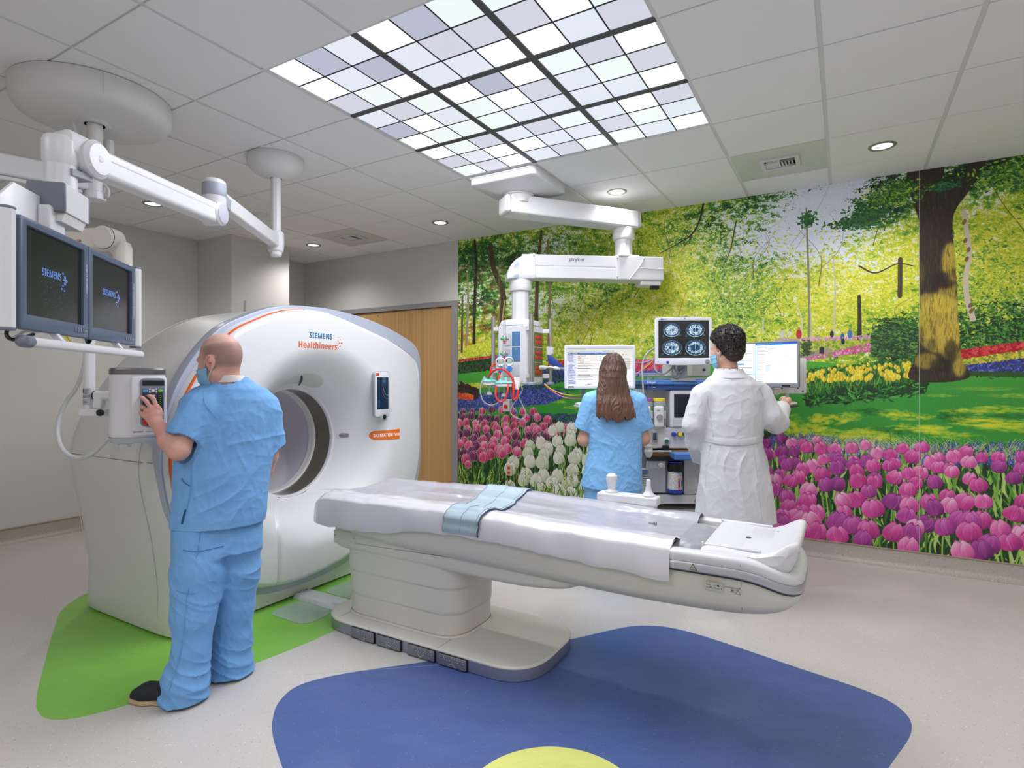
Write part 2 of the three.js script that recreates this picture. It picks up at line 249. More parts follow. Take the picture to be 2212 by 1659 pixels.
// ---------------------------------------------------------------- suspended ceiling
const tileMat = std(0xeeeef1, 0.85, { bumpMap: peel, bumpScale: 0.0008 });
const gridMat = std(0xd9d9dc, 0.55);
const ceiling = structure(new THREE.Mesh(prep(slab(ROOM.x0 - 0.15, ROOM.x1 + 0.15, H + 0.03, H + 0.2, ROOM.z0 - 0.15, ROOM.z1 + 0.15)), std(0x9b9b9b, 0.9)), 'ceiling');
ceiling.receiveShadow = true;
{
  const TX = 0.62, TZ = 0.6, xs = [], zs = [];
  for (let x = -0.10 - 11 * TX; x < 3.3; x += TX) xs.push(x);
  for (let z = -3.705 - 3 * TZ; z < 3; z += TZ) zs.push(z);
  const cut = (a, lo, hi) => [lo, ...a.filter((v) => v > lo + 0.05 && v < hi - 0.05), hi];
  const X = cut(xs, ROOM.x0, ROOM.x1), Z = cut(zs, ROOM.z0, ROOM.z1), shapes = new Map();
  const inside = (x, z) => x > PANEL.x0 + 0.02 && x < PANEL.x1 - 0.02 && z > PANEL.z0 + 0.02 && z < PANEL.z1 - 0.02;
  const lit = new Set(TROFFERS.map(([x, z]) => [x, z].join())), vent = [[-0.41, -4.605], [-4.75, -4.605]];
  const grid = [];
  for (const x of X.slice(1, -1)) for (let i = 0; i < Z.length - 1; i++) if (!inside(x, (Z[i] + Z[i + 1]) / 2)) grid.push(slab(x - 0.012, x + 0.012, H, H + 0.03, Z[i], Z[i + 1], 0.001));
  for (const z of Z.slice(1, -1)) for (let i = 0; i < X.length - 1; i++) if (!inside((X[i] + X[i + 1]) / 2, z)) grid.push(slab(X[i], X[i + 1], H + 0.001, H + 0.03, z - 0.012, z + 0.012, 0.001));
  grid.push(slab(ROOM.x0, ROOM.x0 + 0.02, H - 0.002, H + 0.03, ROOM.z0, ROOM.z1, 0.001), slab(ROOM.x0, ROOM.x1, H - 0.002, H + 0.03, ROOM.z0, ROOM.z0 + 0.012, 0.001));
  part('ceiling_grid', grid, gridMat, ceiling);
  for (let i = 0; i < X.length - 1; i++) for (let k = 0; k < Z.length - 1; k++) {
    const cx = (X[i] + X[i + 1]) / 2, cz = (Z[k] + Z[k + 1]) / 2;
    if (inside(cx, cz) || vent.some(([a, b]) => Math.abs(a - cx) < 0.3 && Math.abs(b - cz) < 0.3) || TROFFERS.some(([a, b]) => Math.abs(a - cx) < 0.3 && Math.abs(b - cz) < 0.6)) continue;
    const gx = 0.0095, gz = 0.0045, w = X[i + 1] - X[i] - 2 * gx, d = Z[k + 1] - Z[k] - 2 * gz, key = w.toFixed(3) + d.toFixed(3);
    if (!shapes.has(key)) shapes.set(key, prep(box(w, 0.03, d, 0.005, 1)));
    const t = new THREE.Mesh(shapes.get(key), tileMat); t.name = 'ceiling_tile'; t.position.set(cx, H + 0.009, cz); t.castShadow = t.receiveShadow = true; ceiling.add(t);
  }
  // square supply grilles in metal ceiling panels
  const ventMetal = std(0xd2d4d2, 0.5, { metalness: 0.1 });
  const mk = (x, z, label) => {
    const t = thing('ceiling_vent', label, 'vent', [x, H, z], 0);
    const s = outline([[-0.3, -0.29], [0.3, -0.29], [0.3, 0.29], [-0.3, 0.29]]); const hole = outline([[-0.115, -0.105], [0.115, -0.105], [0.115, 0.105], [-0.115, 0.105]]); s.holes.push(hole);
    part('panel', mv(prism(s, 0.012, 0.001), 0, 0.004, 0, Math.PI / 2), ventMetal, t);
    const f = roundRect(0.262, 0.24, 0.004); f.holes.push(roundRect(0.2, 0.18, 0.004));
    part('frame', mv(prism(f, 0.02, 0.003), 0, -0.004, 0, Math.PI / 2), gridMat, t);
    part('backing', slab(-0.12, 0.12, 0.022, 0.028, -0.11, 0.11), M.dark, t);
    const b = prep(mv(box(0.098, 0.002, 0.022, 0.0008, 1), 0, 0, 0, 0.7));
    for (const sx of [-1, 1]) for (const sz of [-1, 1]) for (let i = 0; i < 4; i++) {
      const m = new THREE.Mesh(b, gridMat); m.name = 'louvre'; m.castShadow = m.receiveShadow = true; t.add(m);
      const o = 0.012 + i * 0.022;
      if (sx === sz) { m.position.set(sx * 0.05, 0.002, sz * o); if (sz < 0) m.rotation.y = Math.PI; } else { m.position.set(sx * o, 0.002, sz * 0.046); m.rotation.y = sx * Math.PI / 2; m.scale.x = 0.9; }
    }
  };
  mk(-0.41, -4.605, 'square ceiling air vent in a grey metal tile above the flower mural');
  mk(-4.75, -4.605, 'square ceiling air vent in a grey metal tile above the wooden door');
}
{ const t = thing('smoke_detector', 'small white round ceiling detector behind the drop tube of the small canopy', 'detector', [-4.847,3.035,-3.515]); part('base', lathe([[0, 0.002], [0.09, 0.002], [0.09, -0.012], [0.075, -0.018], [0, -0.018]], 40), M.canopy, t); part('dome', lathe([[0.05, -0.016], [0.046, -0.034], [0.03, -0.042], [0, -0.043]], 32), M.canopy, t); }
const glow = (hex, k) => new THREE.MeshStandardMaterial({ color: 0x111111, roughness: 0.4, emissive: hex, emissiveIntensity: k, side: THREE.DoubleSide });
{ // luminous panel: three by three fields of three by three frosted panes
  const t = thing('ceiling_light_panel', 'large luminous ceiling panel of white and grey square panes in a dark grid', 'ceiling light', [0, H, 0]);
  const { x0, x1, z0, z1 } = PANEL, w = (x1 - x0) / 3, d = (z1 - z0) / 3;
  const tones = [0xfdffff, 0xedf7f6, 0xdfe6f2, 0xd0d0e0, 0xb2b8ca].map((h) => glow(h, 0.86));
  // rows run from the near edge to the far edge, left to right in each row
  const rows = ['042 041 140', '024 233 301', '310 220 023', '231 040 130', '402 103 213', '011 122 040'.replace('040', '220'), '013 231 203', '320 022 312', '130 231 120'];
  const bars = [], side = 0.016;
  const lines = (a, b) => [0, 1, 2, 3].map((i) => a + (b - a) * i / 3);
  part('frame', [slab(x0 - 0.02, x1 + 0.02, -0.005, 0.03, z0 - 0.02, z0 + 0.004), slab(x0 - 0.02, x1 + 0.02, -0.005, 0.03, z1 - 0.004, z1 + 0.02), slab(x0 - 0.02, x0 + 0.004, -0.005, 0.03, z0, z1), slab(x1 - 0.004, x1 + 0.02, -0.005, 0.03, z0, z1)], gridMat, t);
  for (const x of lines(x0, x1).slice(1, 3)) part('bar', slab(x - side, x + side, -0.006, 0.025, z0, z1), std(0x4a4c50, 0.5), t);
  for (const z of lines(z0, z1).slice(1, 3)) part('bar', slab(x0, x1, -0.0055, 0.025, z - side, z + side), std(0x4a4c50, 0.5), t);
  part('backing', slab(x0, x1, 0.016, 0.022, z0, z1), std(0x2c2c40, 0.6), t);
  const pane = prep(box(w / 3 - 0.014, 0.006, d / 3 - 0.014, 0.001, 1)), thin = std(0x23243a, 0.6);
  for (let i = 1; i < 9; i++) if (i % 3) { const f = Math.floor(i / 3), gx = x0 + f * w + 0.012 + (i % 3) * (w - 0.024) / 3, gz = z0 + f * d + 0.012 + (i % 3) * (d - 0.024) / 3; part('glazing_bar', slab(gx - 0.0035, gx + 0.0035, 0.001, 0.016, z0, z1, 0.0005), thin, t); part('glazing_bar', slab(x0, x1, 0.0005, 0.016, gz - 0.0035, gz + 0.0035, 0.0005), thin, t); }
  for (let i = 0; i < 9; i++) for (let k = 0; k < 9; k++) {
    const tone = +rows[8 - k].replace(/ /g, '')[i], fx = Math.floor(i / 3), fz = Math.floor(k / 3);
    const px = x0 + fx * w + 0.012 + (i % 3 + 0.5) * (w - 0.024) / 3, pz = z0 + fz * d + 0.012 + (k % 3 + 0.5) * (d - 0.024) / 3;
    const m = new THREE.Mesh(pane, tones[tone]); m.name = 'light_pane'; m.position.set(px, 0.006, pz); t.add(m);
  }
  const l = new THREE.RectAreaLight(0xf6f7ff, PANEL_LIGHT, x1 - x0, z1 - z0); l.name = 'ceiling_panel_lamp'; l.position.set((x0 + x1) / 2, -0.012, (z0 + z1) / 2); l.rotation.x = -Math.PI / 2; t.add(l);
}
const whereLight = ['right half of the mural', 'middle of the mural between canopy and vent', 'wooden door', 'far left corner', 'spring arm at the left'];
DOWNLIGHTS.forEach(([x, z], i) => {
  const seen = i < 5, t = thing('ceiling_downlight', seen ? 'round downlight with a grey rim above the ' + whereLight[i] : ['round downlight near the middle of the room behind the picture','round downlight behind the camera','round downlight at the far right end of the ceiling','round downlight near the right wall','round downlight near the entrance wall'][i - 5], 'ceiling light', [x, H, z]);
  part('rim', lathe([[0.062, 0.02], [0.062, -0.009], [0.066, -0.0125], [0.080, -0.012], [0.085, -0.005]], 48), std(0x8e9080, 0.4, { metalness: 0.3 }), t);
  part('lens', lathe([[0, -0.0085], [0.063, -0.0085], [0.063, 0.006], [0, 0.006]], 40), glow(0xffffff, 1.1), t);
  const l = new THREE.SpotLight(0xfffcf8, DOWNLIGHT, 0, 1.25, 0.9, 2); l.name = 'downlight_lamp'; l.shadow.radius = 3; l.position.set(0, -0.03, 0); l.target.position.set(0, -1, 0); l.castShadow = true; t.add(l, l.target);
});
TROFFERS.forEach(([x, z], i) => {
  const t = thing('ceiling_troffer', ['long white ceiling light over the front of the blue floor field', 'long white ceiling light right of the luminous panel', 'long white ceiling light over the entrance side at the right', 'long white ceiling light behind the man at the left'][i], 'ceiling light', [x, H, z]);
  part('frame', [slab(-0.3, 0.3, -0.004, 0.02, -0.6, -0.57), slab(-0.3, 0.3, -0.004, 0.02, 0.57, 0.6), slab(-0.3, -0.27, -0.004, 0.02, -0.6, 0.6), slab(0.27, 0.3, -0.004, 0.02, -0.6, 0.6)], gridMat, t);
  part('diffuser', slab(-0.28, 0.28, 0.004, 0.01, -0.58, 0.58), glow(0xffffff, 0.9), t);
  const l = new THREE.RectAreaLight(0xfafaff, TROFFER_LIGHT, 0.54, 1.14); l.name = 'troffer_lamp'; l.position.set(0, -0.01, 0); l.rotation.x = -Math.PI / 2; t.add(l);
});

// ---------------------------------------------------------------- flower garden mural printed on wall panels
const MURAL = { x0: -3.797, x1: 2.6, y0: 0.128, y1: H - 0.004, S: 520 };
{
  const { x0, x1, y0, y1, S } = MURAL, W = Math.round((x1 - x0) * S), Hh = Math.round((y1 - y0) * S), r = rng(77);
  const X = (x) => (x - x0) * S, Y = (y) => (y1 - y) * S;
  const big = document.createElement('canvas'); big.width = W; big.height = Hh; const c = big.getContext('2d');
  const pick = (a) => a[Math.floor(r() * a.length)], R = (a, b) => a + (b - a) * r();
  // --- woodland, computed per dot: sunlit leaves, shade and sky between them
  const blob = (px, py, cx, cy, sx, sy) => Math.exp(-(((px - cx) / sx) ** 2) - (((py - cy) / sy) ** 2));
  const horizon = 1.62, hs = 0.5, w2 = Math.round(W * hs * 1.3), h2 = Math.round((y1 - 1.30) * S * hs * 1.3), img = c.createImageData(w2, h2), D = img.data;
  const pal = [[12, 42, 20], [34, 88, 34], [84, 146, 42], [150, 188, 40], [206, 214, 44], [236, 232, 66], [246, 244, 150]];
  const lightSpots = [[-1.429,2.565,0.55,0.45,0.22], [-.419,2.145,0.6,0.42,0.24], [0.235,2.313,0.45,0.35,0.26], [0.963,2.307,0.3,0.45,0.24], [-3.606,1.84,0.3,0.16,0.2], [-2.067,1.904,0.7,0.2,0.16], [-1.26,1.954,0.3,0.3,0.2], [-3.125,2.448,0.4,0.2,0.1], [-.709,1.686,0.6,0.16,0.2]];
  const darkSpots = [[-3.544,2.792,0.45,0.22,-0.3], [-2.926,2.726,0.3,0.2,-0.2], [-3.361,2.315,0.5,0.25,-0.22], [0.205,2.825,0.28,0.2,-0.42], [0.752,2.978,0.5,0.16,-0.5], [1.039,1.838,0.4,0.22,-0.4], [0.326,1.731,0.22,0.16,-0.5], [-.822,2.175,0.32,0.45,-0.34], [-1.178,2.789,0.4,0.25,-0.3], [-1.924,2.438,0.35,0.25,-0.22], [-.419,2.456,0.2,0.1,-0.1], [0.885,1.88,0.3,0.1,-0.2], [-2.52,2.635,0.5,0.18,-0.1], [-.562,2.984,0.3,0.1,-0.15], [-1.387,1.704,0.25,0.2,-0.25]];
  const skySpots = [[-.179,2.771,0.42,0.34,0.92], [-.015,3.008,0.25,0.16,0.4], [-.419,2.573,0.4,0.2,0.32], [-2.572,2.854,0.28,0.16,0.42], [-2.599,2.189,0.35,0.16,0.34], [-2.954,2.335,0.25,0.15,0.25], [0.859,2.756,0.16,0.12,0.3], [-3.669,2.389,0.3,0.2,0.3], [-.938,2.881,0.25,0.14,0.25], [-.709,2.567,0.3,0.14,0.3], [0.205,2.389,0.2,0.12,0.2]];
  for (let j = 0; j < h2; j++) { const y = y1 - j / (S * hs * 1.3); for (let i = 0; i < w2; i++) {
    const x = x0 + i / (S * hs * 1.3); let b = 0.53, k = -0.26; for (const s of lightSpots) b += s[4] * blob(x, y, s[0], s[1], s[2], s[3]); for (const s of darkSpots) b += s[4] * blob(x, y, s[0], s[1], s[2], s[3]); for (const s of skySpots) k += s[4] * blob(x, y, s[0], s[1], s[2], s[3]);
    const w = noise3(x * 3, y * 3, 1), n1 = noise3(x * 5.5 + w * 0.5, y * 7.5, 2), n2 = noise3(x * 15 + w, y * 22, 3), n3 = noise3(x * 46, y * 60, 4), n4 = noise3(x * 110, y * 130, 6), f = 0.44 * n1 + 0.36 * n2 + 0.28 * n3 + 0.2 * n4;
    let v = clamp(b + 0.50 * f, 0, 0.999) * (pal.length - 1); const q = Math.floor(v), t = v - q, A = pal[q], B = pal[Math.min(q + 1, pal.length - 1)], o = (j * w2 + i) * 4;
    let cr = lerp(A[0], B[0], t), cg = lerp(A[1], B[1], t), cb = lerp(A[2], B[2], t);
    if (x < -2.9 && noise3(x * 6, y * 6, 9) + 0.5 * n3 > 0.35 && y > 1.75 && y < 2.75) { cr = cr * 0.7 + 46; cg = cg * 0.62 + 6; cb = cb * 0.7 + 8; }
    const g = k + 0.34 * n2 + 0.30 * n3 + 0.24 * n4 + 0.2 * n1; if (g > 0) { const a = clamp(g * 6, 0, 1); cr = lerp(cr, 232 + 24 * n4, a); cg = lerp(cg, 242 + 12 * n4, a); cb = lerp(cb, 254, a); }
    D[o] = cr; D[o + 1] = cg; D[o + 2] = cb; D[o + 3] = 255;
  } }
  const tmp = document.createElement('canvas'); tmp.width = w2; tmp.height = h2; tmp.getContext('2d').putImageData(img, 0, 0);
  c.imageSmoothingEnabled = true; c.fillStyle = '#2f6a24'; c.fillRect(0, 0, W, Hh); c.drawImage(tmp, 0, 0, w2, h2, 0, 0, W, h2 / (hs * 1.3));
  const leaf = (x, y, s, a, col) => { c.fillStyle = col; c.beginPath(); c.ellipse(X(x), Y(y), s * S, s * S * 0.42, a, 0, 7); c.fill(); };
  const spray = (cx, cy, sx, sy, n, s, cols, ang = 0.4) => { for (let i = 0; i < n; i++) { const a = r() * 6.28, q = Math.sqrt(-2 * Math.log(1 - r() * 0.98)) * 0.6; leaf(cx + Math.cos(a) * q * sx, cy + Math.sin(a) * q * sy, s * R(0.5, 1.3), R(-1, 1) * 1.2 + ang, pick(cols)); } };
  const lime = ['#dfe03c', '#cdd838', '#eeee66', '#b4cc38'], mid = ['#76ac38', '#94be3c', '#5c9032', '#b0c83e'], deep = ['#1f5a26', '#2b6b2c', '#174a20', '#387a30'];
  for (const [a, b, sx, sy, n, cols] of [[-1.429,2.565,0.6,0.5,2600,lime], [-.419,2.106,0.7,0.4,2600,lime], [0.296,2.235,0.5,0.4,1800,lime], [0.937,2.31,0.3,0.5,1300,lime], [-2.019,2.038,0.8,0.3,2000,lime], [-.784,2.092,0.35,0.45,1400,mid], [-2.416,2.671,0.5,0.25,1300,mid], [-3.483,2.786,0.4,0.25,900,deep], [-.938,1.774,0.8,0.15,1200,lime]]) spray(a, b, sx, sy, n, 0.011, cols);
  const branch = (pts, w0, w1, col) => { const q = new THREE.CatmullRomCurve3(pts.map(([a, b]) => V(a, b, 0))).getPoints(40); c.strokeStyle = col; c.lineCap = 'round'; for (let i = 0; i < 40; i++) { c.lineWidth = lerp(w0, w1, i / 40) * S; c.beginPath(); c.moveTo(X(q[i].x), Y(q[i].y)); c.lineTo(X(q[i + 1].x), Y(q[i + 1].y)); c.stroke(); } };
  // slender trees and twigs
  branch([[-3.218,1.676], [-3.23,2.054], [-3.195,2.353], [-3.325,2.693], [-3.361,2.925]], 0.085, 0.05, '#4d3d26'); branch([[-3.207,1.701], [-3.213,2.028], [-3.177,2.302]], 0.028, 0.02, '#b59c62'); branch([[-3.242,1.853], [-3.254,2.106], [-3.23,2.306]], 0.02, 0.012, '#8b7442');
  branch([[-3.581,1.761], [-3.569,2.278], [-3.55,2.793], [-3.569,3.002]], 0.04, 0.03, '#2c2619'); branch([[-3.682,1.868], [-3.657,2.336], [-3.669,2.649]], 0.03, 0.025, '#9b9370'); branch([[-3.745,1.765], [-3.733,2.393]], 0.03, 0.02, '#6a5a3c');
  branch([[-2.798,1.741], [-2.787,2.323], [-2.766,2.708], [-2.733,2.995]], 0.05, 0.03, '#5a4a2c'); branch([[-2.647,1.833], [-2.636,2.311], [-2.657,2.889]], 0.035, 0.025, '#8d8358');
  for (const [p, q, s, e] of [[[-2.335,1.799], [-2.345,2.009], [-2.406,2.2], [-2.426,2.296]], [[-2.304,1.798], [-2.264,2.052], [-2.244,2.328], [-2.214,2.511]], [[-2.329,2.008], [-2.335,2.289], [-2.319,2.521], [-2.309,2.659]], [[-2.254,1.912], [-2.116,2.227], [-2.019,2.401], [-1.924,2.618]]]) branch([p, q, s, e], 0.013, 0.004, 'rgba(196,194,140,0.7)');
  for (let i = 0; i < 70; i++) { const x = R(-3.6, 1.9), y = R(1.9, 2.9), a = R(0.9, 2.3), l = R(0.2, 0.6), k = R(-0.1, 0.1); branch([[x, y - l * 0.5], [x + Math.cos(a) * l * 0.5 + k, y], [x + Math.cos(a) * l, y + l * 0.5]], 0.006, 0.002, pick(['rgba(60,50,25,0.65)', 'rgba(90,80,40,0.5)', 'rgba(170,160,110,0.5)'])); }
  branch([[-1.097,3.028], [-1.129,2.887], [-1.194,2.771], [-1.387,2.667], [-1.494,2.624]], 0.02, 0.006, '#2a2a18'); branch([[-.822,2.823], [-.868,2.586], [-.938,2.43]], 0.012, 0.004, '#2f3018'); branch([[-1.194,2.771], [-1.227,2.712], [-1.302,2.615]], 0.008, 0.003, '#2a2a18');
  branch([[-.26,1.56], [-.253,1.942], [-.257,2.286], [-.267,2.593], [-.274,2.862]], 0.022, 0.010, '#8f8c66'); branch([[-.233,1.598], [-.237,1.865], [-.247,2.056]], 0.012, 0.008, '#c4c2a2'); branch([[-.084,1.614], [-.074,1.895], [-.067,2.194], [-.08,2.42]], 0.018, 0.008, '#cfcdb2'); branch([[-.315,1.753], [-.308,1.945], [-.343,2.062]], 0.014, 0.008, '#d9d6c6'); branch([[0.102,1.739], [0.102,1.922], [0.099,2.106]], 0.03, 0.022, '#3a3320'); branch([[0.367,2.086], [0.37,2.371]], 0.03, 0.03, '#4b4327'); branch([[-.605,1.842], [-.602,1.961]], 0.012, 0.012, '#d9d6c6'); branch([[0.099,2.345], [0.205,2.28], [0.356,2.337], [0.458,2.309]], 0.012, 0.006, '#3a3418');
  // --- the park floor
  const poly = (pts, col) => { c.fillStyle = col; c.beginPath(); pts.forEach(([a, b], i) => (i ? c.lineTo(X(a), Y(b)) : c.moveTo(X(a), Y(b)))); c.closePath(); c.fill(); };
  const lawn = c.createLinearGradient(0, Y(1.62), 0, Y(1.05)); lawn.addColorStop(0, '#55b034'); lawn.addColorStop(0.5, '#3a9a38'); lawn.addColorStop(1, '#349632');
  poly([[x0, 1.56], [-2.067,1.576], [-.349,1.607], [0.501,1.514], [x1, 1.50], [x1, y0], [x0, y0]], lawn);
  const strip = (ax, ay, bx, by, h, n, s, cols) => { for (let i = 0; i < n; i++) { const t = r(), x = lerp(ax, bx, t), y = lerp(ay, by, t) + R(-0.5, 0.5) * h; c.fillStyle = pick(cols); c.beginPath(); c.ellipse(X(x), Y(y), s * S * R(0.5, 1.2), s * S * R(0.4, 1), R(0, 3), 0, 7); c.fill(); } };
  const cone2 = (ax, ay, bx, by, ha, hb, n, s, cols) => { for (let i = 0; i < n; i++) { const t = r() * 1.2 - 0.1 + R(-0.1, 0.1) * r(), x = lerp(ax, bx, t), y = lerp(ay, by, t) + R(-0.6, 0.6) * lerp(ha, hb, clamp(t, 0, 1)) * Math.min(1, 0.25 + 3 * Math.min(t + 0.2, 1.2 - t)); c.fillStyle = pick(cols); c.beginPath(); c.ellipse(X(x), Y(y), s * S * R(0.5, 1.2), s * S * R(0.4, 1), R(0, 3), 0, 7); c.fill(); } };
  // far right: shrubs, path, people, pink and red beds
  strip(-.419,1.725,0.174,1.729,0.06,700,0.012,['#a8b83a','#7d9c34','#c2ca52']); poly([[-.391,1.647], [-.113,1.701], [-.08,1.681], [-.281,1.583], [-.391,1.593]], '#a59c8c'); poly([[-.391,1.639], [-.213,1.673], [-.213,1.658], [-.391,1.612]], '#77705f');
  cone2(-.196,1.627,0.251,1.716,0.02,0.06,900,0.009,['#e27bb0','#d75d9c','#f0a8c8','#c94b86','#7aa23a']); cone2(-.454,1.777,0.174,1.78,0.02,0.02,260,0.008,['#d98ab8','#e8b0cf','#b7a0c0']);
  for (const [p, q, col] of [[-.329,1.823,0.03,'#c23434'], [-.015,1.787,0.02,'#3d5a9c'], [0.036,1.808,0.025,'#4f78c4'], [-.09,1.813,0.02,'#333944'], [-.454,1.828,0.025,'#d9d6d2'], [-.398,1.826,0.02,'#e6e2dc'], [-.012,1.75,0.018,'#2c2f38']].map(([a, b, q, col]) => [[a, b], q, col])) { c.fillStyle = col; c.beginPath(); c.ellipse(X(p[0]), Y(p[1]), q * S * 0.7, q * S * 1.3, 0, 0, 7); c.fill(); c.fillStyle = '#b58a6c'; c.beginPath(); c.arc(X(p[0]), Y(p[1] + q * 1.6), q * S * 0.35, 0, 7); c.fill(); }
  poly([[-.179,1.71], [-.146,1.709], [-.146,1.657], [-.179,1.657]], '#30342c'); spray(-.274,1.706,0.03,0.05,160,0.009,['#3c5a26','#2d4a1e']);
  for (let i = 0; i < 2600; i++) { const t = r(), x = lerp(0.18, 0.48, r()), y = R(1.62, 1.92); if (blob(x, y, 0.35,1.687, 0.2, 0.17) > r() * 0.9) leaf(x, y, 0.012, R(-1, 1), pick(['#1c3f1c', '#28552a', '#16331a', '#3d6f30', '#5f9040'])); }
  spray(0.963,1.776,0.42,0.2,2600,0.013,['#1d4a22','#2c6a2c','#123317','#4a8a36','#6aa43c']); spray(0.859,2.184,0.28,0.3,1500,0.012,lime.concat(mid));
  poly([[0.725,1.56], [1.094,1.639], [x1, 1.66], [x1, 1.46], [1.094,1.459], [0.725,1.471]], '#2c5a22');
  cone2(0.73,1.628,1.139,1.654,0.04,0.10,1300,0.014,['#d8262c','#c31f2e','#e8474a','#a81a26','#e85a5a']); cone2(0.747,1.573,1.139,1.612,0.02,0.07,700,0.012,['#e8d642','#f2e25a','#b9b93a','#7a9a34']); cone2(0.766,1.525,1.139,1.547,0.03,0.08,1400,0.008,['#3a3f9c','#5158b4','#2b2f78','#6f74c4','#27406a']);
  // lawn with sunlit patches
  c.save();
  const sun = (a, b, sx, sy, al, col = '230,226,44') => { c.fillStyle = 'rgba(' + col + ',' + al * 0.34 + ')'; for (let i = 0; i < 90; i++) { const t = r() * 6.28, q = Math.sqrt(r()) * (0.75 + 0.35 * r()); c.beginPath(); c.ellipse(X(a + Math.cos(t) * q * sx), Y(b + Math.sin(t) * q * sy), sx * S * R(0.05, 0.22), sy * S * R(0.10, 0.32), R(-0.15, 0.15), 0, 7); c.fill(); } };
  for (const [a, b, sx, sy, al] of [[-.113,1.125,0.16,0.05,0.92], [0.033,1.149,0.10,0.035,0.5], [-.281,1.024,0.2,0.06,0.92], [0.112,1.004,0.26,0.06,0.92], [0.415,1.16,0.16,0.03,0.6], [0.326,1.186,0.12,0.03,0.5], [0.501,1.075,0.2,0.035,0.92], [0.752,1.205,0.15,0.025,0.6], [0.989,1.228,0.22,0.03,0.6], [0.937,1.127,0.28,0.035,0.92], [0.832,1.156,0.2,0.02,0.4], [1.064,1.098,0.25,0.03,0.5], [0.67,1.031,0.16,0.03,0.55], [0.859,1.376,0.2,0.016,0.3], [1.052,1.328,0.2,0.018,0.4], [0.615,1.323,0.1,0.012,0.35], [0.487,1.462,0.1,0.012,0.3], [-.49,1.113,0.2,0.05,0.5], [-2.53,1.226,0.1,0.02,0.5], [-2.391,1.167,0.1,0.016,0.5], [-2.679,1.449,0.2,0.012,0.35], [-3.01,1.41,0.2,0.012,0.3], [-3.544,1.399,0.25,0.012,0.5], [-3.361,1.42,0.2,0.01,0.4]]) sun(a, b, sx, sy, al);
  for (const [a, b, sx, sy] of [[0.326,1.05,0.16,0.03], [0.698,1.169,0.1,0.05], [0.174,1.189,0.12,0.03], [1.094,1.181,0.2,0.02], [-2.787,1.255,0.3,0.05], [-2.494,1.354,0.3,0.03]]) sun(a, b, sx, sy, 0.35, '10,70,20');
  c.restore();
  for (let i = 0; i < 16000; i++) { const x = R(x0, x1), y = R(0.98, 1.5), a = R(0.05, 0.16); c.strokeStyle = r() < 0.5 ? 'rgba(20,80,25,' + a + ')' : 'rgba(220,235,90,' + a + ')'; c.lineWidth = 1; c.beginPath(); c.moveTo(X(x), Y(y)); c.lineTo(X(x + R(-0.006, 0.006)), Y(y + R(0.006, 0.018))); c.stroke(); }
  // left: hedge, red edge, blue band, dark border
  strip(-3.784,1.582,-3.272,1.627,0.12,1500,0.013,['#1d3a1c','#28502a','#142a16','#3a5f30']); strip(-3.784,1.667,-3.272,1.703,0.02,260,0.010,['#c2343a','#d8585c','#a02430']); strip(-3.669,1.763,-3.301,1.83,0.12,900,0.013,lime);
  cone2(-3.068,1.4,-2.391,1.519,0.22,0.10,2200,0.010,['#20306c','#2c3f8c','#182454','#3c52a4','#1c4424','#234f2a']); cone2(-2.625,1.593,-2.365,1.612,0.05,0.08,400,0.013,['#d3322c','#e85a4a','#b8242a']); cone2(-1.739,1.58,-1.473,1.585,0.08,0.08,500,0.014,['#d83a5e','#c82a4e','#e8647e']); cone2(-1.739,1.501,-1.473,1.508,0.04,0.04,400,0.010,['#4a50b0','#5f68c4']);
  strip(-3.797,1.372,-2.954,1.41,0.05,500,0.012,['#b9c42e','#8fae2c','#cfd650']);
  cone2(-3.733,1.179,-2.625,1.282,0.16,0.13,3800,0.010,['#2e3590','#3d46ac','#252a70','#525cc0','#2a4a40','#6670cc']); cone2(-2.898,1.033,-2.239,1.009,0.10,0.16,1500,0.010,['#27306c','#323c88','#1f4a26','#2a5a2c','#4a54a4']);
  cone2(-3.784,1.346,-3.544,1.296,0.12,0.1,160,0.02,['#2a1220','#3c182a','#1f3a1a','#4c1c30']); cone2(-3.784,1.267,-3.606,1.254,0.05,0.04,90,0.02,['#d8442c','#e0762c','#c8342c']);
  // yellow tulip bed with broad dark leaves
  cone2(-.281,1.445,0.501,1.497,0.14,0.16,2600,0.012,['#2f6a26','#3f8230','#1f4d1c','#56963a','#284f22']);
  const blade = (x, y, dx, dy, w, col, curl = 0) => { const ax = X(x), ay = Y(y), bx = X(x + dx), by = Y(y + dy), nx = -(by - ay), ny = bx - ax, l = Math.hypot(nx, ny) || 1, k = w * S / l, cx = (ax + bx) / 2 + nx * curl, cy = (ay + by) / 2 + ny * curl; c.fillStyle = col; c.beginPath(); c.moveTo(ax, ay); c.quadraticCurveTo(cx + nx * k, cy + ny * k, bx, by); c.quadraticCurveTo(cx - nx * k, cy - ny * k, ax, ay); c.fill(); };
  {
    const [ax, ay] = [-.281,1.223], [bx, by] = [0.53,1.339];
    poly([[ax, ay], [bx, by], [bx + 0.02, by + 0.10], [ax, ay + 0.14]], '#16401c');
    for (let i = 0; i < 240; i++) { const t = r(), x = lerp(ax, bx, t), y = lerp(ay, by, t) + R(-0.01, 0.09), s = R(-1, 1); blade(x, y, s * R(0.03, 0.11), R(-0.04, 0.06), R(0.008, 0.02), pick(['#1d5a24', '#2c7a2e', '#3f9238', '#123c18', '#57a844', '#0f3114']), s * 0.3); }
    for (let i = 0; i < 300; i++) { const t = r(), x = lerp(ax, bx, t), y = lerp(ay, by, t) + R(0.06, 0.18); blade(x, y, R(-0.03, 0.03), R(0.05, 0.12), R(0.004, 0.009), pick(['#3f8a34', '#2a6426', '#74ac40', '#1f4d1c']), R(-0.2, 0.2)); }
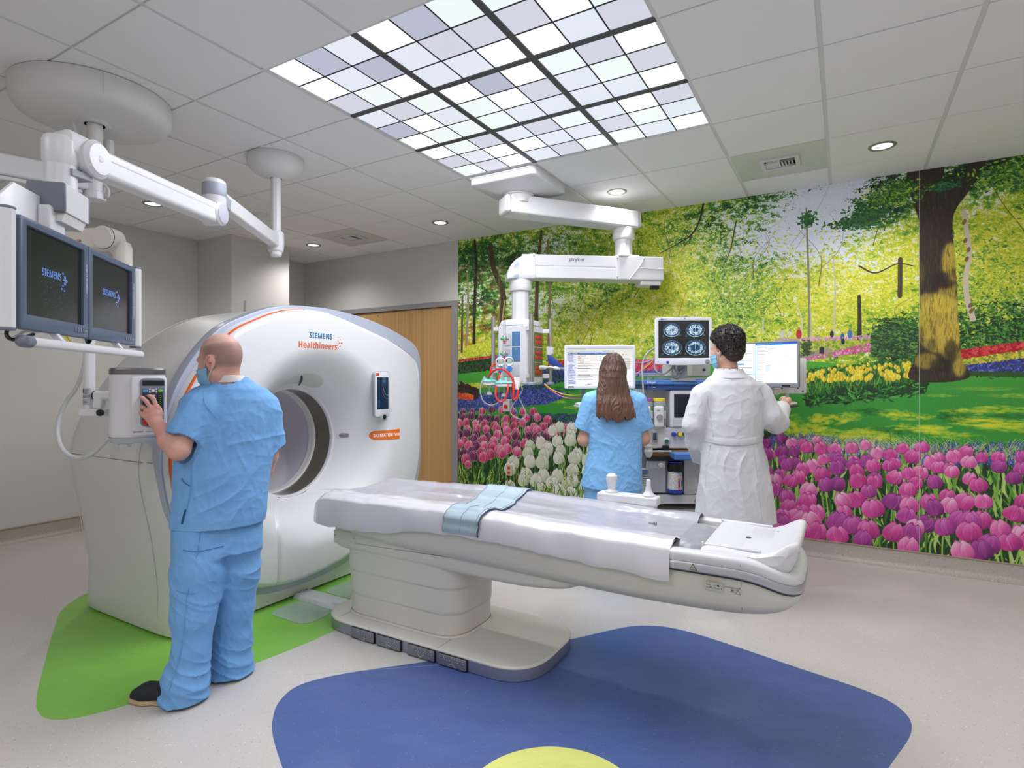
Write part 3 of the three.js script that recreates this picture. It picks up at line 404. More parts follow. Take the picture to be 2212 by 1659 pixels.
    for (let i = 0; i < 135; i++) { const t = Math.pow(r(), 0.9), d = r(), x = lerp(ax, bx, t), y = lerp(1.455, 1.575, d) - 0.02 * (1 - t), s = lerp(0.024, 0.015, d); c.fillStyle = pick(['#e9cf22', '#f3df3c', '#d8bb1c']); c.beginPath(); c.ellipse(X(x), Y(y), s * S * 0.72, s * S, 0, 0, 7); c.fill(); c.fillStyle = 'rgba(255,248,150,0.6)'; c.beginPath(); c.ellipse(X(x - s * 0.2), Y(y + s * 0.2), s * S * 0.25, s * S * 0.6, 0.2, 0, 7); c.fill(); c.strokeStyle = 'rgba(140,110,10,0.5)'; c.lineWidth = 1; c.beginPath(); c.moveTo(X(x + s * 0.1), Y(y + s * 0.8)); c.lineTo(X(x + s * 0.15), Y(y - s * 0.7)); c.stroke(); }
  }
  // the big forked tree
  {
    const L = [[0.423,3.053], [0.444,2.823], [0.487,2.64], [0.487,2.359], [0.493,2.077], [0.487,1.866], [0.473,1.638], [0.426,1.451]], Rr = [[0.79,1.461], [0.747,1.597], [0.728,1.854], [0.717,2.129], [0.706,2.335], [0.7,2.672], [0.784,2.819], [0.838,2.912], [0.885,3.037], [0.798,3.048], [0.741,2.905], [0.67,2.855], [0.631,2.914], [0.637,3.068]];
    const path = () => { c.beginPath(); const q = new THREE.CatmullRomCurve3([...L, ...Rr].map(([a, b]) => V(a, b, 0)), true, 'centripetal').getPoints(160); q.forEach((p, i) => (i ? c.lineTo(X(p.x), Y(p.y)) : c.moveTo(X(p.x), Y(p.y)))); c.closePath(); };
    c.save(); path(); c.fillStyle = '#352c20'; c.fill(); path(); c.clip(); c.filter = 'blur(5px)';
    const lit = (a, b, sx, sy, al, col = '226,200,70') => { c.fillStyle = 'rgba(' + col + ',' + al + ')'; c.beginPath(); c.ellipse(X(a), Y(b), sx * S, sy * S, 0, 0, 7); c.fill(); };
    for (const [a, b, sx, sy, al] of [[0.676,2.321,0.05,0.14,0.85], [0.615,1.86,0.15,0.22,0.72], [0.53,1.899,0.06,0.2,0.35], [0.67,1.788,0.07,0.2,0.6], [0.558,2.02,0.09,0.08,0.5], [0.73,1.563,0.04,0.1,0.75], [0.53,1.584,0.08,0.06,0.55], [0.643,2.031,0.08,0.1,0.6], [0.692,2.165,0.03,0.1,0.6], [0.501,2.252,0.02,0.08,0.2]]) lit(a, b, sx, sy, al);
    for (const [a, b, sx, sy, al] of [[0.615,2.206,0.06,0.045,0.85], [0.656,2.158,0.05,0.035,0.7], [0.581,2.122,0.03,0.03,0.6], [0.681,1.65,0.04,0.09,0.7], [0.615,1.548,0.06,0.06,0.75], [0.564,1.705,0.03,0.05,0.4], [0.501,1.76,0.02,0.1,0.4], [0.698,2.233,0.02,0.04,0.6]]) lit(a, b, sx, sy, al, '44,34,22');
    c.filter = 'none';
    for (let i = 0; i < 2600; i++) { const x = R(0.42, 0.80), y = R(1.42, 3.0), a = R(0.1, 0.45); c.strokeStyle = r() < 0.6 ? 'rgba(22,16,8,' + a + ')' : 'rgba(160,136,84,' + a * 0.6 + ')'; c.lineWidth = R(0.8, 2.2); c.beginPath(); c.moveTo(X(x), Y(y)); c.lineTo(X(x + R(-0.006, 0.006)), Y(y - R(0.02, 0.06))); c.stroke(); }
    c.restore();
    branch([[0.811,1.884], [0.779,2.021], [0.768,2.192], [0.79,2.36], [0.774,2.532], [0.757,2.687]], 0.036, 0.024, '#d9ccb8');
    for (const [a, b] of [[0.8,1.945], [0.795,1.986], [0.774,2.328], [0.766,2.465], [0.784,2.395], [0.76,2.602]]) { c.fillStyle = 'rgba(110,74,38,0.75)'; c.beginPath(); c.ellipse(X(a), Y(b), 0.012 * S, 0.02 * S, 0.3, 0, 7); c.fill(); }
    spray(0.629,2.883,0.07,0.025,170,0.014,['#1d5a34','#2a7040','#164a2a','#3f8450']); spray(0.4,2.937,0.06,0.04,140,0.012,deep); spray(0.174,2.757,0.12,0.10,700,0.013,deep.concat(['#4d8a34'])); spray(0.08,2.697,0.16,0.04,400,0.012,deep); spray(1.052,2.906,0.17,0.08,800,0.013,deep.concat(mid)); spray(-.264,2.764,0.05,0.05,220,0.011,deep); spray(0.326,2.878,0.16,0.08,600,0.013,mid.concat(deep)); 
  }
  // --- flower beds in the foreground
  const tulip = (x, y, w, h, base, light, dark, edge) => {   // (x, y) centre of the bloom, in metres
    const px = X(x), py = Y(y), W2 = w * S / 2, H2 = h * S / 2, tilt = R(-0.42, 0.42);
    c.save(); c.translate(px, py); c.rotate(tilt);
    const petal = (cx, tip, lean, wd, c0, c1, c2) => { const g = c.createLinearGradient(cx - wd * 0.9, -H2 * 0.6, cx + wd * 0.9, H2 * 0.9); g.addColorStop(0.05, c1); g.addColorStop(0.5, c0); g.addColorStop(1, c2); c.fillStyle = g; c.beginPath(); c.moveTo(cx * 0.25, H2); c.bezierCurveTo(cx - wd * 1.5, H2 * 0.95, cx - wd * 1.3 + lean, -H2 * 0.45, cx + lean, -H2 * tip); c.bezierCurveTo(cx + wd * 1.3 + lean, -H2 * 0.45, cx + wd * 1.5, H2 * 0.95, cx * 0.25, H2); c.fill(); c.strokeStyle = edge || 'rgba(70,10,50,0.30)'; c.lineWidth = edge ? S * 0.004 : 1.3; c.stroke(); };
    petal(-W2 * 0.2, 1.0, 0, W2 * 0.52, dark, base, dark); petal(W2 * 0.28, 0.95, 0, W2 * 0.5, base, base, dark); petal(W2 * 0.40, 0.86, -W2 * 0.12, W2 * 0.56, base, light, dark); petal(-W2 * 0.36, 0.84, W2 * R(0.05, 0.25), W2 * 0.62, base, light, base); if (r() < 0.6) petal(W2 * R(0.0, 0.3), 0.72, R(-0.2, 0.2) * W2, W2 * 0.5, base, light, dark);
    c.strokeStyle = 'rgba(255,255,255,0.16)'; c.lineWidth = 1.6; for (let i = 0; i < 4; i++) { const k = R(-0.6, 0.6) * W2; c.beginPath(); c.moveTo(k * 0.4, H2 * 0.8); c.quadraticCurveTo(k * 1.1, 0, k * 0.7, -H2 * 0.6); c.stroke(); }
    c.restore();
  };
  const stem = (x, y, l, col) => { c.strokeStyle = col; c.lineWidth = 0.011 * S; c.beginPath(); c.moveTo(X(x), Y(y)); c.quadraticCurveTo(X(x + R(-0.02, 0.02)), Y(y - l / 2), X(x + R(-0.03, 0.03)), Y(y - l)); c.stroke(); };
  // soil and foliage under all beds
  poly([[x0, 1.06], [-2.625,1.042], [-2.067,0.947], [-.598,1.01], [-.08,0.901], [1.094,0.903], [x1, 0.86], [x1, y0], [x0, y0]], '#163a17');
  const field2 = (xa, xb, ya, yb, n, len, wd, cols) => { for (let i = 0; i < n; i++) { const x = R(xa, xb), y = R(ya, yb); blade(x, y, R(-0.07, 0.07) * len, R(0.06, 0.2) * len, wd * R(0.5, 1.2), pick(cols), R(-0.3, 0.3)); } };
  const foliage = ['#1d4d1c', '#2f6f26', '#14361a', '#5b9a34', '#8fbf4c', '#0d2410', '#a9cc66', '#274f22'];
  field2(-3.9, -1.6, 0.06, 0.9, 1100, 1.0, 0.016, foliage); field2(-1.7, 2.6, 0.05, 0.8, 2400, 1.0, 0.018, foliage.concat(['#b9d36a', '#7fae3e']));
  // grape hyacinths along the lawn, with light grass
  const musc = (ax, ay, bx, by, h, n, cols) => { for (let i = 0; i < n; i++) { const t = r(), x = lerp(ax, bx, t), y = lerp(ay, by, t) + R(-0.5, 0.5) * h, s = R(0.7, 1.3); for (let k = 0; k < 9; k++) { c.fillStyle = pick(cols); c.beginPath(); c.arc(X(x + R(-0.006, 0.006) * s), Y(y + k * 0.0042 * s), 0.0042 * S * s * (1 - k * 0.06), 0, 7); c.fill(); } } };
  musc(-.591,0.884,-.213,0.92,0.12,260,['#4a4f9c','#5c63b0','#3a3f80','#7d84c8']); musc(-.281,0.901,0.53,0.866,0.13,620,['#8088cc','#a0a8de','#6870b8','#c4caec','#4f58a8']); musc(0.501,0.865,1.094,0.903,0.15,460,['#3c4aa8','#2c3788','#5a66c0','#8c96dc']);
  for (let i = 0; i < 620; i++) { const t = r(), [ax, ay] = [-.419,0.882], [bx, by] = [1.094,0.887], x = lerp(ax, bx, t), y = lerp(ay, by, t) + R(-0.05, 0.03), s = R(0.04, 0.13), a = R(-0.9, 0.9); c.strokeStyle = pick(['rgba(196,206,130,0.8)', 'rgba(150,176,90,0.75)', 'rgba(224,226,170,0.7)', 'rgba(40,80,40,0.7)']); c.lineWidth = R(1, 2.2); c.beginPath(); c.moveTo(X(x), Y(y)); c.quadraticCurveTo(X(x + a * s * 0.4), Y(y + s * 0.7), X(x + a * s), Y(y + s)); c.stroke(); }
  // pink and violet tulips at the right
  const pinks = [['#d8489c', '#f4a0d0', '#a02a74'], ['#e05ca8', '#f8bcdc', '#ac347e'], ['#cc3c92', '#ec88c2', '#8c2068'], ['#e674b2', '#fcd2e6', '#b8448c']], violets = [['#a83a94', '#d068bc', '#6a1c60'], ['#963086', '#c05cb0', '#581652'], ['#b8409a', '#e07cc4', '#782468']];
  const bed = []; for (let k = 0; k < 11; k++) { const y = 0.925 - k * 0.073, sz = lerp(0.090, 0.158, k / 10), step = lerp(0.085, 0.125, k / 10); for (let x = -1.75 + R(0, 0.05); x < 2.6; x += step * R(0.8, 1.5)) bed.push([x, y + R(-0.045, 0.045) - 0.035 * sstep(x, -0.6, 1.0), sz * R(0.9, 1.1)]); }
  bed.sort((a, b) => b[1] - a[1]);
  for (const [x, y, s] of bed) { if (y < 0.155 || (r() < 0.2 && y < 0.8)) continue; const dusk = x < -0.35 ? 0.6 : noise3(x * 2.2, y * 3, 8) > 0.3 ? 0.7 : 0.08, q = r() < dusk ? pick(violets) : pick(pinks); stem(x, y - s * 0.4, R(0.15, 0.3), pick(['#7fae4a', '#9cc060', '#5d8f38'])); if (r() < 0.6) blade(x + R(-0.06, 0.06), y - s * 1.6, R(-0.06, 0.06), s * 1.4, 0.02, pick(['#9cc458', '#6fa03c', '#2f6426', '#b8d27a']), R(-0.3, 0.3)); tulip(x, y, s * R(1.0, 1.2), s * R(1.0, 1.14), ...q); }
  // left bed: rose tulips with pale fringes, dark maroon ones, then white
  const rose = [['#cf3f70', '#f19ab4', '#8c1f48'], ['#d85082', '#f6b4c8', '#a02c5c'], ['#b8305e', '#e07898', '#741a3c']], maroon = [['#5a1f48', '#8c4474', '#321028'], ['#6a2850', '#9c5480', '#3c1430']];
  const bedL = []; for (let k = 0; k < 9; k++) { const y = 1.105 - k * 0.066, sz = lerp(0.088, 0.125, k / 8); for (let x = -3.85 + R(0, 0.08); x < -2.75 + 0.18 * Math.min(3, k) - Math.max(0, k - 2) * 0.20; x += R(0.095, 0.15)) bedL.push([x, y + R(-0.025, 0.025), sz]); }
  for (const [x, y, s] of bedL.sort((a, b) => b[1] - a[1])) { const mar = (y > 1.02 && x < -3.2) || (y < 0.86 && noise3(x * 3, y * 4, 2) > -0.05); stem(x, y - s * 0.3, 0.2, '#4d8a34'); tulip(x, y, s * 1.12, s, ...(mar && r() < 0.8 ? pick(maroon) : pick(rose)), 'rgba(250,225,232,0.55)'); }
  const whites = [['#dfe3cc', '#f7f8ec', '#a9b592'], ['#d6dcc0', '#f0f2e0', '#98a882'], ['#e6e6d4', '#fbfbf4', '#b4bc9e']], bedW = [];
  for (let k = 0; k < 9; k++) { const y = 1.0 - k * 0.088, sz = lerp(0.115, 0.155, k / 8), left = -2.55 - 0.11 * k + (k > 5 ? 0.09 * (k - 5) : 0); for (let x = left + R(0, 0.1); x < -1.55; x += R(0.13, 0.21)) bedW.push([x, y + R(-0.04, 0.04), sz * R(0.9, 1.1)]); }
  for (const [x, y, s] of bedW.sort((a, b) => b[1] - a[1])) { if (y < 0.2) continue; if (r() < 0.10) continue; stem(x, y - s * 0.4, R(0.15, 0.3), pick(['#5d9a40', '#86b458'])); if (r() < 0.6) blade(x + R(-0.08, 0.08), y - s * 1.7, R(-0.07, 0.07), s * 1.5, 0.022, pick(['#2f7a2c', '#1d5a22', '#58a040', '#123c18']), R(-0.3, 0.3)); tulip(x, y, s * 1.12, s * 1.08, ...pick(whites)); }
  field2(-3.85, -1.9, 0.10, 0.26, 260, 1.0, 0.012, ['#2f6f26', '#14361a', '#5b9a34', '#8fbf4c', '#9cbb3a']);
  for (let i = 0; i < 46; i++) { const x = R(-3.8, -2.1), y = R(0.18, 0.42); for (let k = 0; k < 16; k++) { c.fillStyle = pick(['#a8b83c', '#7c9432', '#c8cc5a', '#4d6428']); c.beginPath(); c.arc(X(x + R(-0.012, 0.012)), Y(y + k * 0.008), R(0.003, 0.006) * S, 0, 7); c.fill(); } }
  tulip(-3.66, 0.50, 0.10, 0.09, ...rose[0], 'rgba(250,225,232,0.6)');
  // --- cut the print into panels that hang side by side
  const half = -0.757, textures = [[x0, half], [half, x1]].map(([a, b]) => { const w = Math.round((b - a) * S); return [a, b, tex(canvas(w, Hh, (q) => q.drawImage(big, Math.round(X(a)), 0, w, Hh, 0, 0, w, Hh)))]; });
  const mural = thing('wall_mural', 'wall-wide printed mural of a tulip garden under sunlit trees', 'mural', [0, 0, MURAL_Z()]);
  const edges = [x0, -3.25, -2.0, half, 0.488, 1.73, x1];
  for (let i = 0; i < edges.length - 1; i++) {
    const a = edges[i], b = edges[i + 1], [ta, tb, map] = textures[a >= half - 0.001 ? 1 : 0], g = slab(a + 0.0008, b - 0.0008, y0, y1, 0, 0.006, 0.001), p = g.attributes.position, u = g.attributes.uv;
    for (let k = 0; k < p.count; k++) u.setXY(k, (p.getX(k) - ta) / (tb - ta), (p.getY(k) - y0) / (y1 - y0));
    part('mural_panel', g, std(0xffffff, 0.5, { map }), mural);
    if (i) part('panel_joint', slab(a - 0.0014, a + 0.0014, y0, y1, 0.0, 0.0066, 0.0005), std(0xb8bdb0, 0.5), mural);
  }
}
function MURAL_Z() { return -5.3095; }

// ---------------------------------------------------------------- CT scanner gantry (opening along x, patient side towards +x)
const GC = { z: -2.72, y: 1.0, r: 0.385 };
function polar(pts) {   // outline (z, y) as a radius about the bore axis
  const s = new THREE.CatmullRomCurve3(pts.map(([z, y]) => V(z, y, 0)), true, 'centripetal').getPoints(3000).map((p) => [Math.atan2(p.y - GC.y, p.x - GC.z), Math.hypot(p.x - GC.z, p.y - GC.y)]).sort((a, b) => a[0] - b[0]);
  return (t) => { let lo = 0, hi = s.length - 1; if (t <= s[0][0] || t >= s[hi][0]) { const a = s[hi], b = s[0], A = a[0] - 2 * Math.PI, q = t > 0 ? t - 2 * Math.PI : t; return lerp(a[1], b[1], clamp((q - A) / (b[0] - A || 1), 0, 1)); } while (hi - lo > 1) { const m = (lo + hi) >> 1; s[m][0] <= t ? (lo = m) : (hi = m); } return lerp(s[lo][1], s[hi][1], (t - s[lo][0]) / (s[hi][0] - s[lo][0] || 1)); };
}
const gBody = polar([[-1.775, 0.012], [-1.765, 0.3], [-1.725, 0.6], [-1.68, 0.83], [-1.668, 0.98], [-1.70, 1.15], [-1.775, 1.3], [-1.90, 1.5], [-2.09, 1.69], [-2.38, 1.87], [-2.73, 1.955], [-3.1, 1.94], [-3.45, 1.87], [-3.7, 1.77], [-3.80, 1.67], [-3.83, 1.5], [-3.84, 1.0], [-3.83, 0.5], [-3.80, 0.012], [-3.78, 0.01], [-3.2, 0.01], [-2.6, 0.01], [-2.1, 0.01], [-1.79, 0.01]]);
const gTrim = polar([[-2.45, 0.07], [-2.2, 0.125], [-1.98, 0.265], [-1.84, 0.455], [-1.745, 0.68], [-1.70, 0.89], [-1.69, 1.02], [-1.72, 1.23], [-1.815, 1.475], [-2.02, 1.735], [-2.2, 1.835], [-2.44, 1.92], [-2.73, 1.945], [-2.86, 1.945], [-3.13, 1.922], [-3.35, 1.885], [-3.62, 1.81], [-3.79, 1.735], [-3.85, 1.64], [-3.86, 1.2], [-3.85, 0.7], [-3.75, 0.45], [-3.4, 0.23], [-3.0, 0.1], [-2.7, 0.065]]);
const gFace = polar([[-2.44, 0.135], [-2.2, 0.185], [-2.0, 0.31], [-1.87, 0.48], [-1.77, 0.69], [-1.725, 0.89], [-1.715, 1.02], [-1.745, 1.23], [-1.855, 1.46], [-2.055, 1.71], [-2.19, 1.79], [-2.44, 1.885], [-2.73, 1.905], [-2.84, 1.89], [-3.16, 1.815], [-3.46, 1.735], [-3.66, 1.655], [-3.735, 1.60], [-3.765, 1.5], [-3.775, 1.13], [-3.77, 0.8], [-3.70, 0.58], [-3.5, 0.40], [-3.25, 0.27], [-2.97, 0.185], [-2.7, 0.14]]);
const gpt = (x, rad0, t, floorKeep) => { let y = GC.y + rad0 * Math.sin(t); if (floorKeep && (floorKeep(t) < 0.03 || y < 0.012)) y = 0.012; return V(x, y, GC.z + rad0 * Math.cos(t)); };
const seg2 = (px, py, ax, ay, bx, by) => { const dx = bx - ax, dy = by - ay, t = clamp(((px - ax) * dx + (py - ay) * dy) / (dx * dx + dy * dy), 0, 1); return Math.hypot(px - ax - dx * t, py - ay - dy * t); };
const panelLine = smooth([[-2.36, 0.16], [-2.355, 0.45], [-2.36, 0.52], [-2.40, 0.575], [-2.48, 0.605], [-2.62, 0.618], [-2.85, 0.625], [-3.02, 0.618], [-3.12, 0.58], [-3.16, 0.50], [-3.17, 0.3]], 60, false);
function faceX(z, y) {   // the patient side: a softly crowned face that funnels into the bore
  const r = Math.hypot(z - GC.z, y - GC.y), q = clamp((r - GC.r) / 0.31, 0, 1);
  let x = -3.05 - 0.35 * Math.pow(1 - q, 2.1); if (r > 0.72) x -= 0.045 * ((r - 0.72) / 0.4) ** 2;
  return x;
}
{
  const G = thing('ct_scanner_gantry', 'large white ring scanner with round bore standing on green floor', 'scanner', [0, 0, 0]);
  const N = 540, T = Array.from({ length: N }, (_, i) => -Math.PI + (i + 0.5) / N * 2 * Math.PI);
  const ring = (x, f, inset = 0, keep) => T.map((t) => gpt(x, f(t) - inset, t, keep));
  // side body
  const prof = [[-4.19, 0.10], [-4.185, 0.06], [-4.165, 0.03], [-4.13, 0.012], [-4.05, 0], [-3.7, 0], [-3.34, 0.004], [-3.27, 0.012], [-3.22, 0.022], [-3.18, 0.04], [-3.165, 0.06], [-3.16, 0.085]];
  const bodyRings = prof.map(([x, i]) => ring(x, gBody, i, (t) => GC.y + gBody(t) * Math.sin(t)));
  bodyRings.unshift(ring(-4.19, () => GC.r)); bodyRings.push(ring(-3.16, () => 0.7));
  // the front of the body drops straight to the floor under the face
  part('side_body', loft(bodyRings), M.gantrySide, G);
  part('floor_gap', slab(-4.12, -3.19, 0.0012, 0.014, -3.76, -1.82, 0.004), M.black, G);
  const line = (fx, f, off, t0, t1, w) => { const a = []; for (let i = 0; i <= 120; i++) { const t = lerp(t0, t1, i / 120); a.push(gpt(fx, f(t) + off, t)); } return tube(a, w, 160, 6); };
  part('seam', [line(-3.33, gBody, 0.0005, -0.75, 1.5, 0.0022), line(-4.13, gBody, -0.004, -0.6, 1.5, 0.0022)], M.white, G);
  const hs = []; for (let i = 0; i <= 40; i++) { const x = lerp(-4.17, -3.22, i / 40), t = Math.atan2(-0.01, 1); hs.push(gpt(x, gBody(t) + (x > -3.3 ? -0.014 : -0.001), t)); }
  part('seam', tube(hs, 0.0022, 60, 6), M.seam, G);
  // grey trim band, white lip, orange stripe
  part('trim_band', loft([ring(-3.25, gTrim, 0.012), ring(-3.235, gTrim, 0), ring(-3.165, gTrim, 0), ring(-3.155, gTrim, 0.006), ring(-3.155, gFace, 0.03)]), M.trimBlue, G);
  part('front_lip', loft([ring(-3.156, gFace, -0.010), ring(-3.15, gFace, -0.012), ring(-3.112, gFace, -0.006), ring(-3.108, gFace, 0.0), ring(-3.108, gFace, 0.04)]), M.white, G);
  const stripe = (t0, t1) => { const rows = [[-3.109, -0.0035], [-3.109, -0.0052], [-3.094, -0.0036], [-3.092, 0.004]]; return loft(rows.map(([x, o]) => Array.from({ length: 120 }, (_, i) => { const t = lerp(t0, t1, i / 119); return gpt(x, gFace(t) - o, t); })), { closed: false }); };
  part('accent_stripe', stripe(-0.85, 1.42), M.orange, G);
  // front cover with funnel
  const S = [0, 0.002, 0.006, 0.012, 0.02, 0.03, 0.042]; for (let i = 1; i <= 90; i++) S.push(0.042 + (1 - 0.042) * i / 90);
  const faceRings = S.map((s) => T.map((t) => {
    const R = gFace(t), r = lerp(R, GC.r, s), e = R - r, p = gpt(0, r, t); let x = faceX(p.z, p.y); const b = 0.036; if (e < b) x -= 0.040 * (1 - Math.sqrt(Math.max(0, 1 - (1 - e / b) ** 2)));
    if (p.y < 0.66 && p.z < -2.2 && p.z > -3.3) { let d = 9; for (let i = 0; i < panelLine.length - 1; i++) d = Math.min(d, seg2(p.z, p.y, ...panelLine[i], ...panelLine[i + 1])); x -= 0.020 * Math.exp(-((d / 0.010) ** 2)); }
    p.x = x; return p;
  }));
  faceRings.unshift(ring(-3.1, gFace, 0.001));
  part('front_cover', loft(faceRings), M.gantry, G);
  // bore: lip, dark scan window, pale liner
  const cyl = (list) => loft(list.map(([x, r]) => T.filter((_, i) => i % 3 === 0).map((t) => gpt(x, r, t))));
  part('bore_lip', cyl([[-3.395, GC.r + 0.004], [-3.392, GC.r - 0.004], [-3.40, GC.r - 0.010], [-3.425, GC.r - 0.010], [-3.43, GC.r - 0.004]]), M.white, G);
  part('scan_window', cyl([[-3.42, GC.r - 0.003], [-3.60, GC.r - 0.003]]), phys(0x5a554c, 0.18, { clearcoat: 0.6, clearcoatRoughness: 0.1 }), G, 'smoky grey window band round the bore');
  part('bore_ring', cyl([[-3.59, GC.r], [-3.588, GC.r - 0.012], [-3.61, GC.r - 0.016], [-3.618, GC.r - 0.010], [-3.64, GC.r - 0.016], [-3.655, GC.r - 0.016], [-3.66, GC.r - 0.006]]), M.offwhite, G);
  part('bore_liner', cyl([[-3.65, GC.r - 0.004], [-3.9, GC.r - 0.004], [-4.12, GC.r - 0.004], [-4.2, GC.r + 0.012]]), std(0xc9c6d2, 0.5), G);
  // patches that follow the face
  const patch = (z0, z1, y0, y1, lift, nz = 60, ny = 40) => {   // u runs from the near to the far side, as read from the room
    const g = new THREE.PlaneGeometry(1, 1, nz, ny), p = g.attributes.position;
    for (let i = 0; i < p.count; i++) { const u = p.getX(i) + 0.5, v = p.getY(i) + 0.5, z = lerp(z0, z1, u), y = lerp(y0, y1, v); p.setXYZ(i, faceX(z, y) + lift, y, z); }
    g.computeVertexNormals(); return g;
  };
  const decal = (w, h, draw, rough = 0.4) => new THREE.MeshStandardMaterial({ map: tex(canvas(w, h, draw)), transparent: true, roughness: rough, side: THREE.DoubleSide });
  part('logo', patch(-2.495, -2.885, 1.625, 1.775, 0.0015), decal(1040, 400, (c) => {
    c.textBaseline = 'alphabetic'; c.fillStyle = '#0d6c96'; c.font = 'bold 132px sans-serif'; c.save(); c.translate(236, 150); c.scale(0.94, 1); c.fillText('SIEMENS', 0, 0); c.restore();
    c.fillStyle = '#e9632e'; c.font = 'bold 150px sans-serif'; c.save(); c.translate(0, 330); c.scale(0.94, 1); c.fillText('Healthineers', 0, 0); c.restore();
    const dot = (x, y, r) => { c.fillStyle = '#e4572c'; c.beginPath(); c.arc(x, y, r, 0, 7); c.fill(); };
    [[905, 100, 8], [905, 300, 9], [880, 150, 6], [880, 250, 7], [945, 140, 12], [945, 265, 13], [985, 205, 18], [925, 205, 11], [870, 205, 5], [905, 170, 7], [905, 238, 8]].forEach((a) => dot(...a));
  }), G);
  part('model_badge', patch(-3.235, -3.468, 0.974, 1.058, 0.002, 40, 20), decal(800, 240, (c, w, h) => {
    c.fillStyle = '#ef7320'; c.beginPath(); c.moveTo(110, 25); c.lineTo(w, 8); c.lineTo(w, h - 10); c.lineTo(110, h - 20); c.arc(110, h / 2, h / 2 - 22, Math.PI / 2, Math.PI * 1.5); c.fill();
    c.fillStyle = '#fff'; c.font = 'bold 104px sans-serif'; c.save(); c.translate(85, 160); c.rotate(-0.01); c.scale(0.86, 1); c.fillText('SOMATOM Force', 0, 0); c.restore();
  }), G);
  // speaker grille above the bore, with a laser slot
  const grille = (() => { const rows = []; for (let j = 0; j <= 14; j++) { const row = []; for (let i = 0; i <= 60; i++) { const u = i / 60 * 2 - 1, hw = 0.19, v = j / 14 * 2 - 1, hh = 0.036 * Math.pow(1 - Math.pow(Math.abs(u), 6), 0.5); const z = -2.705 - u * hw, y = 1.452 - 0.05 * u * u + v * hh - 0.005 * u; const edge = Math.min(1, 4 * (1 - Math.max(Math.abs(v), Math.pow(Math.abs(u), 3)))); row.push(V(faceX(z, y) + 0.007 * edge + 0.001, y, z)); } rows.push(row); } return loft(rows, { closed: false }); })();
  { const p = grille.attributes.position, u = grille.attributes.uv; for (let i = 0; i < p.count; i++) u.setXY(i, p.getZ(i) / 0.009, p.getY(i) / 0.009 + 0); }
  const dots = dataTex(64, (u, v) => (Math.hypot(u - 0.5, v - 0.5) < 0.22 ? 0.55 : 1), [1, 1], true);
  part('speaker_grille', grille, std(0xd5d6d0, 0.5, { map: dots }), G);
  const slot = []; for (let i = 0; i <= 16; i++) { const s = i / 16, z = lerp(-2.745, -2.66, 1 - s) - 0.012 * Math.sin(s * 3), y = lerp(1.405, 1.47, 1 - s), w = 0.004 + 0.011 * Math.sin(Math.PI * clamp(s * 0.9 + 0.05, 0, 1)); const row = []; for (let k = 0; k < 10; k++) { const a = k / 10 * 6.2832; row.push(V(faceX(z, y) + 0.007 + 0.006 * Math.sin(a), y + w * Math.cos(a) * 0.7, z - w * Math.cos(a) * 0.8)); } slot.push(row); }
  part('laser_slot', loft(slot, { cap0: true, cap1: true }), M.black, G);
  // small oval laser window in the funnel
  const oval = (rx, ry, lift, m, name) => { const rows = []; for (let j = 0; j < 3; j++) { const k = [0.0, 0.86, 1][j], row = []; for (let i = 0; i < 40; i++) { const a = i / 40 * 6.2832, e = 0.36, cx = Math.sign(Math.cos(a)) * Math.abs(Math.cos(a)) ** e, sy = Math.sign(Math.sin(a)) * Math.abs(Math.sin(a)) ** 0.75; const z = -3.14 - rx * cx * k, y = 1.017 + ry * sy * k; row.push(V(faceX(z, y) + (j < 2 ? lift : 0), y, z)); } rows.push(row); } part(name, loft(rows), m, G); };
  oval(0.026, 0.030, 0.005, M.white, 'laser_window_frame'); oval(0.019, 0.019, 0.0065, std(0x8b8488, 0.25), 'laser_window');
  // touch display on the face with a round knob
  const dz = -3.25, dy = 1.333, D = new THREE.Group(); D.name = 'control_display'; D.position.set(faceX(dz, dy) + 0.024, dy, dz); D.rotation.y = Math.PI / 2 + 0.05; G.add(D);
  part('display_case', [prism(roundRect(0.175, 0.35, 0.03), 0.026, 0.006, 12, 4), mv(lathe([[0, 0], [0.045, 0], [0.03, -0.03], [0, -0.03]], 30), 0, -0.04, -0.012, Math.PI / 2)], M.silver, D);
  part('display_face', mv(prism(roundRect(0.164, 0.338, 0.026), 0.004, 0.001, 12), 0, 0, 0.0125), M.white, D);
  part('display_screen', mv(new THREE.PlaneGeometry(0.132, 0.242), 0.001, 0.008, 0.0152), std(0xffffff, 0.12, { map: tex(canvas(264, 484, (c, w, h) => {
    c.fillStyle = '#1d2c47'; c.fillRect(0, 0, w, h); c.fillStyle = '#31425f'; c.fillRect(120, 0, 90, 110); c.fillStyle = '#46587a'; c.fillRect(135, 0, 60, 84); c.fillStyle = '#273754'; c.fillRect(96, 100, 140, 36);
    c.lineWidth = 5; c.strokeStyle = '#b7a35c'; c.beginPath(); c.moveTo(140, 140); c.bezierCurveTo(160, 220, 180, 270, 260, 274); c.stroke(); c.strokeStyle = '#94608f'; c.beginPath(); c.moveTo(130, 200); c.bezierCurveTo(150, 300, 190, 330, 262, 328); c.stroke();
    c.fillStyle = '#2d3f60'; c.beginPath(); c.arc(40, 400, 62, 0, 7); c.fill(); c.fillStyle = '#15203a'; for (const [x, y] of [[90, 70], [70, 400], [190, 200]]) { c.beginPath(); c.arc(x, y, 9, 0, 7); c.fill(); }
  })) }), D);
  part('display_tab', mv(box(0.034, 0.02, 0.003, 0.001), -0.055, 0.151, 0.0145), M.red, D);
  part('knob', [mv(lathe([[0.02, 0.022], [0.03, 0.018], [0.033, 0.01], [0.033, 0]], 36), 0, -0.172, 0.012, Math.PI / 2)], M.silver, D);
